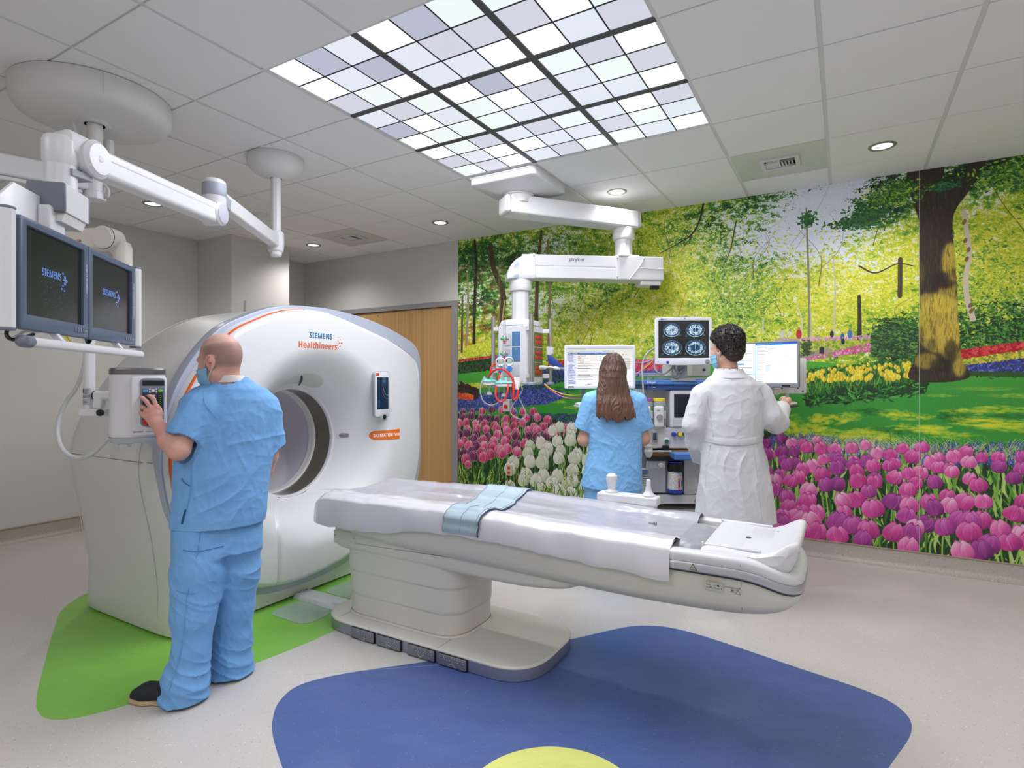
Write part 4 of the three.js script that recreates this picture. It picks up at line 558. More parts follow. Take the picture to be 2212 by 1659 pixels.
  part('knob_button', mv(lathe([[0, 0.02], [0.015, 0.02], [0.02, 0.016]], 30), 0, -0.172, 0.012, Math.PI / 2), M.black, D);
}

// ---------------------------------------------------------------- patient table
{
  const T = thing('patient_table', 'low white patient table on a cream pedestal in front of the scanner', 'table', [0, 0, 0]);
  const RR = (x0, x1, z0, z1, r, n = 14) => { const o = []; const c = [[x1 - r, z1 - r, 0], [x0 + r, z1 - r, 1], [x0 + r, z0 + r, 2], [x1 - r, z0 + r, 3]]; for (const [x, z, q] of c) for (let i = 0; i <= n; i++) { const a = (q + i / n) * Math.PI / 2, e = 0.82; const cs = Math.cos(a), sn = Math.sin(a); o.push([x + r * Math.sign(cs) * Math.abs(cs) ** e, z + r * Math.sign(sn) * Math.abs(sn) ** e]); } return o; };
  const level = (o, y, s = 0) => { const cx = o.reduce((a, p) => a + p[0], 0) / o.length, cz = o.reduce((a, p) => a + p[1], 0) / o.length; return o.map(([x, z]) => { const d = Math.hypot(x - cx, z - cz) || 1; return V(x - (x - cx) / d * s, y, z - (z - cz) / d * s); }); };
  // base: cream top plate over a grey skirt, four foot pedals on the near side
  const base = RR(-2.675, -1.255, -2.94, -2.318, 0.24, 16);
  part('base_skirt', loft([level(base, 0.0015, 0.012), level(base, 0.004, 0.004), level(base, 0.060, 0.002), level(base, 0.063, 0.006)], { cap1: true, flip: true }), std(0x9aa0b0, 0.3, { metalness: 0.45 }), T);
  part('base_cover', loft([level(base, 0.061, 0.001), level(base, 0.065, -0.002), level(base, 0.070, 0.002), level(base, 0.073, 0.012)], { cap1: true, flip: true }), M.cream, T);
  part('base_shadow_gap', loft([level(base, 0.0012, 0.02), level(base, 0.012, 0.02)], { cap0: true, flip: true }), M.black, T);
  part('seam', [rod(V(-2.52, 0.0732, -2.36), V(-2.52, 0.0732, -2.46), 0.0012, 0.0012, 0.0002, 6), rod(V(-1.79, 0.0732, -2.325), V(-1.79, 0.0732, -2.44), 0.0012, 0.0012, 0.0002, 6)], M.seam, T);
  const signs = [[[-0.02, -0.02, 0.02, -0.02], [0.02, -0.02, 0.02, 0.02]], [[-0.012, -0.022, -0.012, 0.022], [-0.012, 0.022, 0.018, 0]], [[-0.022, 0.016, 0.0, -0.012], [0.0, -0.012, 0.022, 0.016]], [[-0.022, -0.014, 0.0, 0.016], [0.0, 0.016, 0.022, -0.014]]];
  [[-2.387, -2.211], [-2.193, -2.022], [-1.978, -1.797], [-1.776, -1.6]].forEach(([a, b], i) => {
    const w = b - a, p = new THREE.Group(); p.name = 'foot_pedal'; p.position.set((a + b) / 2, 0.031, -2.3165); T.add(p);
    part('surround', prism(roundRect(w, 0.06, 0.006), 0.012, 0.002), M.black, p);
    part('plate', mv(prism(roundRect(w - 0.008, 0.053, 0.007), 0.014, 0.004, 8, 3), 0, 0.002, 0.006), std(0x83868f, 0.42, { metalness: 0.3 }), p);
    const st = []; for (let k = 0; k < 9; k++) for (let j = 0; j < 2; j++) st.push(mv(new THREE.SphereGeometry(0.0045, 8, 6), (k - 4) * (w - 0.03) / 9 + (j ? 0.004 : 0), 0.018 - j * 0.011, 0.0122, 0, 0, 0));
    const stud = part('studs', st, std(0x8f929b, 0.4, { metalness: 0.3 }), p);
    part('mark', signs[i].map(([x0, y0, x1, y1]) => rod(V(x0, y0 * 0.5 - 0.012, 0.0128), V(x1, y1 * 0.5 - 0.012, 0.0128), 0.0012, 0.0012, 0.0002, 6)), M.lightGrey, p);
  });
  // telescoping column: each upper sleeve overlaps the one below
  const col = RR(-2.575, -1.745, -2.855, -2.42, 0.17, 12);
  const sleeve = (y0, y1, grow) => loft([level(col, y0, 0.012 - grow), level(col, y0 + 0.001, -grow), level(col, y0 + 0.02, -grow - 0.002), level(col, y1, -grow - 0.002)], { cap0: true, cap1: true, flip: true });
  part('column_collar', loft([level(col, 0.0735, -0.014), level(col, 0.079, -0.012), level(col, 0.084, -0.004)], { flip: true }), M.creamDark, T);
  part('column_sleeve', sleeve(0.074, 0.21, 0), M.cream, T); part('column_sleeve', sleeve(0.195, 0.345, 0.007), M.cream, T); part('column_sleeve', sleeve(0.33, 0.48, 0.014), M.cream, T);
  part('seam', [[0.08, 0.195, 0.004], [0.195, 0.33, 0.011], [0.33, 0.43, 0.018]].map(([a, b, g]) => rod(V(-1.7535 + g, a, -2.57), V(-1.7535 + g, b, -2.57), 0.0012, 0.0012, 0.0002, 6)), M.seam, T);
  // carriage under the table top
  const car = outline(smooth([[-2.62, 0.58], [-2.625, 0.54], [-2.62, 0.475], [-2.60, 0.458], [-2.57, 0.45], [-2.4, 0.445], [-1.9, 0.44], [-1.56, 0.435], [-1.35, 0.438], [-1.2, 0.452], [-1.10, 0.472], [-1.03, 0.51], [-1.02, 0.56], [-1.2, 0.6], [-2.4, 0.6]], 90));
  part('carriage', mv(prism(car, 0.50, 0.03, 8, 4), 0, 0, -2.65), M.cream, T);
  part('access_plate', mv(prism(roundRect(0.17, 0.075, 0.004), 0.005, 0.001), -2.53, 0.515, -2.3985), M.cream, T);
  for (const x of [-2.605, -2.455]) part('screw', mv(lathe([[0, 0.002], [0.003, 0.002], [0.004, 0]], 12), x, 0.522, -2.396, Math.PI / 2), M.midGrey, T);
  const fixed = T.children.length;
  // cradle: a long tray with a rolled rim and a rounded nose
  const stations = [[-2.735, 0.255, 0.635, 0.605], [-2.72, 0.285, 0.66, 0.585], [-2.68, 0.30, 0.685, 0.55], [-2.6, 0.31, 0.70, 0.515], [-2.45, 0.318, 0.71, 0.485], [-2.2, 0.323, 0.71, 0.46], [-1.6, 0.325, 0.71, 0.445], [-1.0, 0.325, 0.71, 0.43], [-0.70, 0.325, 0.71, 0.428], [-0.45, 0.322, 0.71, 0.438], [-0.35, 0.318, 0.708, 0.447], [-0.29, 0.308, 0.698, 0.457], [-0.24, 0.29, 0.68, 0.47], [-0.20, 0.262, 0.662, 0.487], [-0.17, 0.222, 0.650, 0.51], [-0.15, 0.165, 0.642, 0.54], [-0.142, 0.09, 0.638, 0.565]];
  const curve = (k) => new THREE.CatmullRomCurve3(stations.map((s) => V(s[0], s[k], 0)), false, 'centripetal');
  const fine = []; const cw = curve(1), ct = curve(2), cb = curve(3); for (let i = 0; i <= 110; i++) { const t = i / 110, a = cw.getPoint(t), b = ct.getPoint(t), c = cb.getPoint(t); fine.push([a.x, a.y, b.y, c.y]); }
  const section = (x, w, yt, yb, tray) => { const h = yt - yb, rim = Math.min(0.05, w * 0.3), q = Math.min(0.025, h * 0.45), pts = [[w - 0.006, yt - 0.004], [w, yt - 0.014], [w, yt - q - 0.008], [w - 0.004, yt - q * 1.6], [w - 0.012, yt - Math.min(0.085, h * 0.62)], [w * 0.93, yb + h * 0.34], [w * 0.8, yb + h * 0.16], [w * 0.5, yb + h * 0.04], [0, yb]]; const low = pts.map(([z, y]) => V(x, y, -2.65 + z)), far = pts.slice(0, -1).reverse().map(([z, y]) => V(x, y, -2.65 - z)); const top = [[-w + 0.012, yt], [-w + rim, yt], [-w + rim + 0.012, yt - tray], [0, yt - tray - 0.006], [w - rim - 0.012, yt - tray], [w - rim, yt], [w - 0.012, yt]].map(([z, y]) => V(x, y, -2.65 + z)); return [...low, ...far, ...top]; };
  part('cradle', loft(fine.map(([x, w, a, b]) => section(x, w, a, b, Math.min(0.03, (a - b) * 0.4))), { cap0: true, cap1: true, flip: true }), M.cream, T);
  // white rim, grey side band and steel length of the near and far edges and the nose
  const ends = fine.filter(([x]) => x > -0.66);
  const rimRow = (z, dy) => ends.map(([x, w, yt]) => V(x, yt + dy(x, w), -2.65 + z(w)));
  const rimPath = [...ends.map(([x, w, yt]) => [V(x, yt, -2.65 + w), 1]), ...ends.slice().reverse().map(([x, w, yt]) => [V(x, yt, -2.65 - w), -1])].map((e) => e[0]);
  const nrm = rimPath.map((p, i) => { const a = rimPath[Math.max(0, i - 1)], b = rimPath[Math.min(rimPath.length - 1, i + 1)], t = b.clone().sub(a).setY(0).normalize(); return V(-t.z, 0, t.x); });
  const sweep = (prof) => loft(rimPath.map((p, i) => prof.map(([o, y]) => V(p.x + nrm[i].x * o, p.y + y, p.z + nrm[i].z * o))), { cap0: true, cap1: true });
  part('end_rim', sweep([[-0.055, -0.028], [-0.060, 0.0], [-0.052, 0.010], [-0.02, 0.013], [0.0, 0.008], [0.0045, -0.004], [0.0045, -0.029], [-0.01, -0.030]]), M.white, T);
  part('side_band', sweep([[-0.01, -0.031], [0.0052, -0.031], [0.0052, -0.060], [0.003, -0.066], [-0.01, -0.066]]), M.silver, T);
  part('band_gap', sweep([[-0.01, -0.064], [0.0018, -0.064], [0.0014, -0.072], [-0.01, -0.072]]), M.dark, T);
  part('end_joint', [rod(V(-0.345, 0.712, -2.65 + 0.27), V(-0.345, 0.71, -2.332), 0.0012, 0.0012, 0.0002, 6), rod(V(-0.345, 0.70, -2.327), V(-0.345, 0.51, -2.37), 0.0014, 0.0014, 0.0002, 6)], M.seam, T);
  // foot end: a flat plate with a swept-up bumper
  const cup = [[-0.505, 0.727], [-0.30, 0.728], [-0.255, 0.732], [-0.215, 0.745], [-0.185, 0.765], [-0.165, 0.775], [-0.150, 0.770], [-0.146, 0.755], [-0.158, 0.72], [-0.185, 0.665], [-0.215, 0.65], [-0.26, 0.655], [-0.40, 0.67], [-0.505, 0.69]];
  const cupRings = []; for (let i = 0; i <= 44; i++) { const u = i / 44 * 2 - 1, e = Math.abs(u), z = -2.65 + u * 0.255, round = Math.max(0, (e - 0.80) / 0.20), sh = Math.sqrt(Math.max(0, 1 - round * round)); cupRings.push(smooth(cup, 80).map(([x, y]) => { const mid = 0.705, lift = 0.012 * u * u * sstep(x, -0.3, -0.17) - 0.0; const xx = -0.505 + (x + 0.505) * (1 - 0.13 * round * round); return V(xx, mid + (y - mid) * lerp(0.25, 1, sh) + lift * (y > 0.72 ? 1 : 0), z); })); }
  part('end_bumper', loft(cupRings, { cap0: true, cap1: true }), M.white, T);
  part('end_plate', mv(prism(roundRect(0.25, 0.38, 0.03), 0.006, 0.002), -0.375, 0.7275, -2.65, -Math.PI / 2), M.white, T);
  part('plate_hole', mv(lathe([[0, 0.0006], [0.014, 0.0006], [0.015, 0]], 24), -0.36, 0.7306, -2.63), M.dark, T);
  part('plate_hole', mv(lathe([[0, 0.0006], [0.009, 0.0006], [0.010, 0]], 24), -0.252, 0.733, -2.79), M.midGrey, T);
  for (const s of [-1, 1]) part('side_rail', [rod(V(-0.50, 0.731, -2.65 + s * 0.222), V(-0.285, 0.731, -2.65 + s * 0.222), 0.007, 0.007, 0.002, 16), rod(V(-0.505, 0.724, -2.65 + s * 0.222), V(-0.505, 0.742, -2.65 + s * 0.222), 0.006, 0.006, 0.002, 14)], M.white, T);
  // printed labels
  const label = (w, h, W, Hh, draw, x, y, z, rx = 0, ry = 0, name = 'label') => part(name, mv(new THREE.PlaneGeometry(w, h), x, y, z, rx, ry), new THREE.MeshStandardMaterial({ map: tex(canvas(W, Hh, draw)), transparent: true, roughness: 0.5, side: THREE.DoubleSide }), T);
  const tri = (c, x, y, s, fill) => { c.beginPath(); c.moveTo(x, y - s); c.lineTo(x + s * 1.05, y + s * 0.8); c.lineTo(x - s * 1.05, y + s * 0.8); c.closePath(); c.fillStyle = fill; c.fill(); c.lineWidth = s * 0.16; c.strokeStyle = '#222'; c.stroke(); };
  label(0.032, 0.03, 128, 120, (c) => { tri(c, 64, 68, 50, '#b9b4a6'); c.fillStyle = '#222'; c.font = 'bold 52px sans-serif'; c.textAlign = 'center'; c.fillText('!', 64, 100); }, -0.52, 0.665, -2.319);
  label(0.024, 0.024, 96, 96, (c) => { tri(c, 48, 54, 38, '#e8b93a'); c.fillStyle = '#222'; c.fillRect(36, 62, 24, 10); }, -0.1585, 0.728, -2.53, 0, Math.PI / 2 - 0.3);
  label(0.07, 0.036, 280, 144, (c) => { c.fillStyle = '#cfd0bd'; c.fillRect(0, 0, 280, 144); c.strokeStyle = '#23231f'; c.fillStyle = '#23231f'; c.lineWidth = 5; c.font = 'bold 34px sans-serif'; c.fillText('max', 30, 56); c.fillText('=', 150, 56); c.beginPath(); c.arc(215, 46, 18, 0, 7); c.fill(); c.beginPath(); c.moveTo(24, 100); c.lineTo(262, 100); c.lineTo(262, 72); c.stroke(); tri(c, 100, 82, 12, '#23231f'); c.font = '24px sans-serif'; c.fillText('kg', 150, 92); }, -0.445, 0.597, -2.331, 0.30, 0, 'weight_label');
  label(0.06, 0.044, 240, 176, (c) => { c.strokeStyle = '#23231f'; c.lineWidth = 8; c.beginPath(); c.moveTo(6, 40); c.lineTo(232, 40); c.lineTo(232, 8); c.stroke(); c.beginPath(); c.moveTo(118, 46); c.lineTo(118, 100); c.moveTo(96, 78); c.lineTo(118, 104); c.lineTo(140, 78); c.moveTo(88, 118); c.lineTo(150, 118); c.stroke(); tri(c, 200, 112, 36, '#d8d7c8'); }, -0.375, 0.593, -2.336, 0.30, 0, 'weight_label');
  for (const m of T.children.slice(fixed)) m.geometry.translate(0, 0.03, 0);
}
// ---------------------------------------------------------------- padded cover on the table, strap across it
const padTop = (x, u) => {   // u: -1 far edge .. 1 near edge; height of the cover's surface between its shoulders
  const a = Math.abs(u); let y = 0.727 + 0.018 * sstep(a, 0.55, 0.74) - 0.02 * sstep(a, 0.86, 1.0);
  y += 0.022 * Math.exp(-(((x + 1.75) / 0.55) ** 2)) * (u < 0 ? 1.2 : 0.8);
  y += 0.010 * Math.exp(-(((x + 2.45) / 0.3) ** 2)) * (1 - a);
  const fold = Math.sin((x * 17 + u * 5.0)) * sstep(x, -1.9, -2.4) * 0.0045 * (1 - a * a) + noise3(x * 5, u * 2, 3) * 0.004 + noise3(x * 14, u * 9, 8) * 0.0016;
  return y + fold;
};
{
  const rows = [], X0 = -2.74, X1 = -0.612, NX = 260;
  for (let i = 0; i <= NX; i++) {
    const s = i / NX, x = lerp(X0, X1, s), nose = sstep(x, -2.75, -2.63), e0 = Math.sqrt(clamp((x - X0) / 0.07, 0, 1)), w = lerp(0.275, 0.335, e0), row = [], drop = lerp(0.045, 0, nose);
    const hem = 0.562 + 0.072 * sstep(x, -2.4, -1.75) - 0.038 * sstep(x, -1.5, -0.7) + 0.006 * noise3(x * 3, 1, 5) + 0.004 * noise3(x * 11, 2, 5), push = 0.008 * noise3(x * 6, 4, 4);
    row.push(V(x, hem, -2.65 + w + 0.004 + push), V(x, hem + 0.03, -2.65 + w + 0.006 + push), V(x, hem + 0.065, -2.65 + w + 0.002 + push * 0.5), V(x, padTop(x, 1) - 0.012 - drop, -2.65 + w - 0.006));
    for (let k = 0; k <= 46; k++) { const u = 1 - k / 23; row.push(V(x, padTop(x, u) - drop * (0.6 + 0.4 * u * u), -2.65 + u * (w - 0.018))); }
    row.push(V(x, padTop(x, -1) - 0.012 - drop, -2.65 - w + 0.006), V(x, 0.675, -2.65 - w - 0.002), V(x, 0.64, -2.65 - w - 0.006));
    rows.push(row);
  }
  const skirt = rows.map((r) => [...r, ...r.slice().reverse().map((p) => V(p.x, p.y - (p.y > 0.69 ? 0.01 : 0), p.z + (p.z > -2.65 ? -0.005 : 0.005)))]);
  const g = paint(loft(skirt, { cap0: true }), (c, x, y, z) => { const u = Math.abs(z + 2.72); const grey = (1 - sstep(u, 0.195, 0.222)) * sstep(y, 0.69, 0.71); c.setRGB(lerp(0.70, 0.44, grey), lerp(0.69, 0.44, grey), lerp(0.74, 0.50, grey)); });
  const o = thing('table_pad', 'grey and white vinyl covered pad lying along the patient table', 'mattress', [0, 0.03, 0]);
  part('cover', g, phys(0xffffff, 0.3, { vertexColors: true, clearcoat: 0.7, clearcoatRoughness: 0.2, specularIntensity: 0.9 }), o);
  // the pad's rounded foot end comes out from under the cover
  const end = []; for (let i = 0; i <= 16; i++) { const s = i / 16, x = -0.615 + 0.105 * Math.sin(s * Math.PI / 2), k = Math.cos(s * Math.PI / 2), y1 = 0.696 + 0.034 * k, w = 0.205 + 0.014 * k; const row = []; for (let j = 0; j <= 30; j++) { const u = 1 - j / 15, f = Math.pow(Math.abs(u), 7); row.push(V(x - f * 0.03, lerp(y1, 0.684, f) + 0.003 * noise3(x * 20, u * 4, 2), -2.65 + u * w)); } end.push(row); }
  part('pad_end', loft(end, { closed: false }), phys(0x999aa6, 0.35, { clearcoat: 0.4, clearcoatRoughness: 0.3 }), o);
  part('print', mv(new THREE.PlaneGeometry(0.075, 0.05), -0.78, padTop(-0.78, 0) + 0.0035, -2.645, -Math.PI / 2, -1.35), new THREE.MeshStandardMaterial({ transparent: true, roughness: 0.5, side: THREE.DoubleSide, map: tex(canvas(150, 100, (c) => { c.fillStyle = '#3c3e48'; for (let i = 0; i < 6; i++) c.fillRect(8 + i * 3, 10 + i * 14, 110 - i * 16, 7); c.font = 'bold 26px sans-serif'; })) }), o);
}
{ // strap
  const o = thing('safety_strap', 'pale blue grey padded strap laid across the table pad', 'strap', [0, 0.031, 0]);
  const path = []; for (let k = 0; k <= 60; k++) { const u = 1.0 - k / 30; path.push(u); }
  const ringsOf = (x0, wid, lift, near) => path.map((u) => { const row = []; for (let i = 0; i <= 16; i++) { const x = x0(u) + (i / 16 - 0.5) * wid(u); const n = 0.003 * noise3(x * 9, u * 3, 21); row.push(V(x, padTop(x, u) + lift + n, -2.65 + u * 0.325)); } return row; });
  const x0 = (u) => -1.645 - 0.05 * (u < 0 ? -u : 0) + 0.03 * Math.sin(u * 2.6), wid = (u) => 0.245 - 0.035 * u;
  const top = ringsOf(x0, wid, 0.0085), low = ringsOf(x0, wid, 0.003), nearX = x0(1), hang = [];
  for (let k = 1; k <= 10; k++) { const y = lerp(padTop(nearX, 1) + 0.004, 0.648, k / 10), z = -2.65 + 0.325 + 0.024 * Math.sin(Math.min(1, k / 3) * Math.PI / 2) + 0.004 * Math.sin(k); const row = []; for (let i = 0; i <= 16; i++) row.push(V(nearX + (i / 16 - 0.5) * wid(1) - 0.01 * k / 10, y - 0.001, z)); hang.push(row); }
  const outer = [...hang.slice().reverse(), ...top], inner = [...hang.slice().reverse().map((r) => r.map((p) => V(p.x, p.y, p.z - 0.006))), ...low];
  const strip = outer.map((r, i) => [...r, ...inner[i].slice().reverse()]);
  part('strap_band', loft(strip, { cap0: true, cap1: true }), phys(0xa9bdc9, 0.42, { clearcoat: 0.2, clearcoatRoughness: 0.4 }), o);
  for (const e of [0.06, 0.5, 0.94]) part('stitching', tube(outer.map((r) => { const a = r[Math.floor(e * 16)].clone(); a.y += 0.0012; return a; }), 0.0012, 120, 5), std(0x8ea3b0, 0.7), o);
  part('edge_binding', tube(outer.map((r) => r[16].clone().add(V(0.001, -0.002, 0))), 0.0036, 120, 6), std(0x3c5068, 0.6), o);
}
{ // joystick console on the far side of the table
  const o = thing('control_console', 'white table side console with two joysticks', 'controller', [-1.03, 0.742, -3.04], 0);
  part('case', [mv(box(0.34, 0.05, 0.085, 0.012, 3), 0, 0.045, 0), mv(box(0.31, 0.03, 0.075, 0.01, 3), 0, 0.012, 0)], M.white, o);
  for (const x of [-0.095, 0.095]) part('bracket', slab(x - 0.025, x + 0.025, -0.06, 0.02, -0.02, 0.066, 0.004), M.white, o);
  const j = new THREE.Group(); j.name = 'joystick'; j.position.set(-0.095, 0.07, 0); o.add(j);
  part('base', lathe([[0, 0], [0.036, 0], [0.034, 0.008], [0.026, 0.012], [0.02, 0.02]], 30), M.white, j);
  part('grip', lathe([[0.02, 0.014], [0.022, 0.03], [0.028, 0.055], [0.032, 0.075], [0.030, 0.092], [0.02, 0.103], [0, 0.106]], 30), M.white, j);
  const k = new THREE.Group(); k.name = 'joystick'; k.position.set(0.115, 0.07, 0.004); o.add(k);
  part('base', lathe([[0, 0], [0.034, 0], [0.034, 0.006], [0.03, 0.011], [0.022, 0.02], [0.018, 0.03]], 30), M.white, k);
  part('grip', lathe([[0.018, 0.028], [0.012, 0.06], [0.0115, 0.085], [0.008, 0.09], [0, 0.091]], 24), M.white, k);
}
{ // floor duct between table and scanner, and two clear floor mats
  const o = thing('cable_duct', 'white metal cable duct on the floor between scanner and table base', 'cable cover', [0, 0, 0]);
  const s = outline([[-0.075, 0], [-0.06, 0.022], [-0.045, 0.028], [0.045, 0.028], [0.06, 0.022], [0.075, 0]]), g = mv(prism(s, 0.43, 0.003), 0, 0, 0, 0, Math.PI / 2); g.translate(-2.925, 0.002, -2.60);
  part('cover', g, std(0xd9dadf, 0.3, { metalness: 0.25 }), o);
  for (const z of [-2.57, -2.63]) part('screw', mv(lathe([[0, 0.001], [0.006, 0.001], [0.007, 0]], 14), -3.13, 0.03, z), M.dark, o);
  const mat = phys(0xcfe0d6, 0.3, { transparent: true, opacity: 0.42, clearcoat: 0.3 });
  single('floor_mat', mv(prism(roundRect(0.34, 0.24, 0.07), 0.004, 0.001), -2.90, 0.0031, -2.40, -Math.PI / 2), mat, 'clear plastic floor mat on the near side of the cable duct', 'mat');
  single('floor_mat', mv(prism(roundRect(0.34, 0.30, 0.07), 0.004, 0.001), -2.90, 0.0031, -2.86, -Math.PI / 2), mat, 'clear plastic floor mat on the far side of the cable duct', 'mat');
}

// ---------------------------------------------------------------- things hanging from the ceiling
const rebase = (o, p) => { o.position.add(p); for (const c of o.children) c.position.sub(p); return o; };
function beam(a, b, w, h, r = 0.012, over0 = 0, over1 = 0) {   // a box beam between two points, w wide and h high
  const d = b.clone().sub(a), L = d.length(), u = d.clone().normalize(), s = V(0, 1, 0).cross(u).normalize(), up = u.clone().cross(s);
  const g = box(w, h, L + over0 + over1, r, 3); g.translate(0, 0, (L + over1 - over0) / 2);
  g.applyMatrix4(new THREE.Matrix4().makeBasis(s, up, u).setPosition(a)); return g;
}
const print = (w, h, W, Hh, draw) => new THREE.Mesh(new THREE.PlaneGeometry(w, h), new THREE.MeshStandardMaterial({ map: tex(canvas(W, Hh, draw)), transparent: true, roughness: 0.5, side: THREE.DoubleSide }));
const stick = (m, name, parent, x, y, z, ry = 0, rx = 0, rz = 0) => { m.name = name; m.position.set(x, y, z); m.rotation.set(rx, ry, rz, 'YXZ'); parent.add(m); return m; };
{ // ceiling boom with supply head in front of the mural
  const B = thing('equipment_boom', 'white two-armed ceiling boom carrying a supply column in front of the mural', 'ceiling boom');
  const c = V(-2.27, 0, -4.01), p1 = V(-1.672,2.742,-4.812).setY(0), p2 = V(-2.40, 0, -4.27), sq = (w, y) => { const o = []; for (let q = 0; q < 4; q++) for (let i = 0; i <= 8; i++) { const a = (q + i / 8) * Math.PI / 2, r = Math.min(0.05, w * 0.3), cx = [1, -1, -1, 1][q] * (w - r), cz = [1, 1, -1, -1][q] * (w - r); o.push(V(c.x + cx + r * Math.cos(a), y, c.z + cz + r * Math.sin(a))); } return o; };
  part('canopy', loft([sq(0.292, H - 0.004), sq(0.300, H - 0.006), sq(0.300, H - 0.018), sq(0.291, H - 0.02), sq(0.291, H - 0.055), sq(0.287, H - 0.064), sq(0.275, H - 0.072), sq(0.14, H - 0.105), sq(0.11, H - 0.107)], { cap1: true }), M.white, B);
  for (const [x, z] of [[0.2, 0.2], [-0.08, 0.2], [0.2, -0.05]]) part('seam', rod(V(c.x + x * 1.32, H - 0.0745, c.z + z * 1.32), V(c.x + x * 0.62, H - 0.1, c.z + z * 0.62), 0.0018, 0.0018, 0.0003, 6), M.lightGrey, B);
  part('neck', [mv(lathe([[0.122, 0.03], [0.122, 0.012], [0.112, 0.008], [0.104, -0.03], [0.104, -0.05]], 44), c.x, H - 0.13, c.z)], M.offwhite, B);
  const y1 = 2.835, A = V(c.x, y1, c.z), E = V(p1.x, y1, p1.z);
  part('upper_arm', beam(A, E, 0.19, 0.148, 0.014, 0.10, 0.10), M.white, B);
  const d1 = E.clone().sub(A).normalize();
  part('arm_cap', [beam(A.clone().addScaledVector(d1, -0.145), A.clone().addScaledVector(d1, -0.098), 0.176, 0.14, 0.03)], M.offwhite, B);
  part('arm_cap', [beam(E.clone().addScaledVector(d1, 0.098), E.clone().addScaledVector(d1, 0.125), 0.18, 0.135, 0.012)], M.lightGrey, B);
  part('bearing_cover', mv(lathe([[0, -0.002], [0.083, -0.002], [0.085, 0.002]], 40), A.x, y1 - 0.075, A.z), M.offwhite, B);
  const s1 = V(0, 1, 0).cross(d1); for (const t of [0.03, 0.18]) part('screw', rod(A.clone().addScaledVector(d1, t - 0.05).addScaledVector(s1, 0.094).setY(y1 + 0.03), A.clone().addScaledVector(d1, t - 0.05).addScaledVector(s1, 0.0965).setY(y1 + 0.03), 0.006, 0.006, 0.001, 12), M.lightGrey, B);
  const post = (p, ya, yb, yc) => { part('collar', mv(lathe([[0, 0], [0.092, 0], [0.096, 0.006], [0.096, (ya - yb) * 0.5], [0.0945, (ya - yb) * 0.5 + 0.002], [0.096, (ya - yb) * 0.5 + 0.004], [0.096, ya - yb]], 44), p.x, yb, p.z), M.offwhite, B); part('post', mv(lathe([[0.076, 0], [0.076, yb - yc]], 12, 0.2), p.x, yc, p.z), M.white, B); };
  post(p1, y1 - 0.072, 2.665, 2.52);
  const y2 = 2.405, Q1 = V(p1.x, y2, p1.z), Q2 = V(p2.x, y2, p2.z), d2 = Q2.clone().sub(Q1).normalize(), s2 = V(0, 1, 0).cross(d2).multiplyScalar(1), at2 = (t, y, o) => Q1.clone().addScaledVector(d2, t).addScaledVector(s2, o).setY(y2 + y);
  const L2 = Q1.distanceTo(Q2);
  part('lower_arm', [beam(Q1.clone().setY(y2 + 0.05), Q2.clone().setY(y2 + 0.05), 0.185, 0.098, 0.008), beam(Q1.clone().setY(y2 - 0.052), Q2.clone().setY(y2 - 0.052), 0.185, 0.096, 0.008), beam(Q1, Q2, 0.176, 0.05, 0.004)], M.white, B);
  part('arm_housing', [beam(at2(-0.33, 0, 0), at2(0.10, 0, 0), 0.2, 0.205, 0.012)], M.white, B);
  part('arm_foot', [beam(at2(-0.315, -0.118, 0), at2(-0.13, -0.118, 0), 0.15, 0.05, 0.012)], M.offwhite, B);
  part('cable_plug', [beam(at2(-0.30, -0.155, 0.04), at2(-0.23, -0.155, 0.04), 0.05, 0.035, 0.004)], M.black, B);
  part('flange', [mv(box(0.2, 0.02, 0.2, 0.006), p1.x, y2 + 0.105, p1.z, 0, 0.9)], M.white, B);
  // rounded nose over the lower post
  const nose = []; for (let i = 0; i <= 20; i++) { const a = i / 20 * Math.PI / 2, t = L2 - 0.11 + 0.235 * Math.sin(a), up = 0.104 - 0.205 * (1 - Math.cos(a)) * 1.0, lo = -0.104 - (i > 12 ? 0.012 * (i - 12) / 8 : 0), w = 0.1 - 0.012 * (i / 20) ** 2, row = []; const hh = Math.max(0.012, up - lo) / 2, m = Math.max(up, lo + 0.024) - hh; for (const [x, y] of smooth([[w, -hh], [w, 0], [w, hh * 0.92], [w * 0.93, hh], [0, hh], [-w * 0.93, hh], [-w, hh * 0.92], [-w, 0], [-w, -hh], [0, -hh]], 40)) row.push(at2(t, m + y, x)); nose.push(row); }
  part('arm_nose', loft(nose, { cap0: true, cap1: true }), M.white, B);
  const rib = nose.slice(8, 12).map((r) => r.map((p, j) => { const c0 = r.reduce((a, b) => a.clone().add(b)).divideScalar(r.length); return p.clone().add(p.clone().sub(c0).normalize().multiplyScalar(0.003)); })); part('arm_stripe', loft(rib), M.trimBlue, B);
  const front = (t, y) => at2(t, y, s2.z > 0 ? 0.1015 : -0.1015), dir = s2.z > 0 ? 1 : -1;
  part('arm_ridge', tube([front(-0.02, -0.10), front(-0.06, -0.05), front(-0.115, 0.02), front(-0.15, 0.09)], 0.004, 40, 8), M.white, B);
  part('arm_ridge', tube([front(-0.09, -0.002), front(-0.2, -0.004), front(-0.33, -0.006)], 0.0035, 30, 8), M.white, B);
  for (const [t, y] of [[0.085, 0.08], [0.085, -0.08], [L2 - 0.1, 0.08], [L2 - 0.1, -0.08]]) part('screw', ball(0.006, ...front(t, y).toArray()), M.midGrey, B);
  const logo = print(0.17, 0.055, 510, 165, (x) => { x.fillStyle = '#757784'; x.font = 'bold 120px sans-serif'; x.fillText('stryker', 20, 110, 470); x.fillRect(20, 112, 60, 9); });
  stick(logo, 'logo', B, ...at2(0.43, 0.056, dir * 0.0945).toArray(), Math.atan2(s2.x * dir, s2.z * dir));
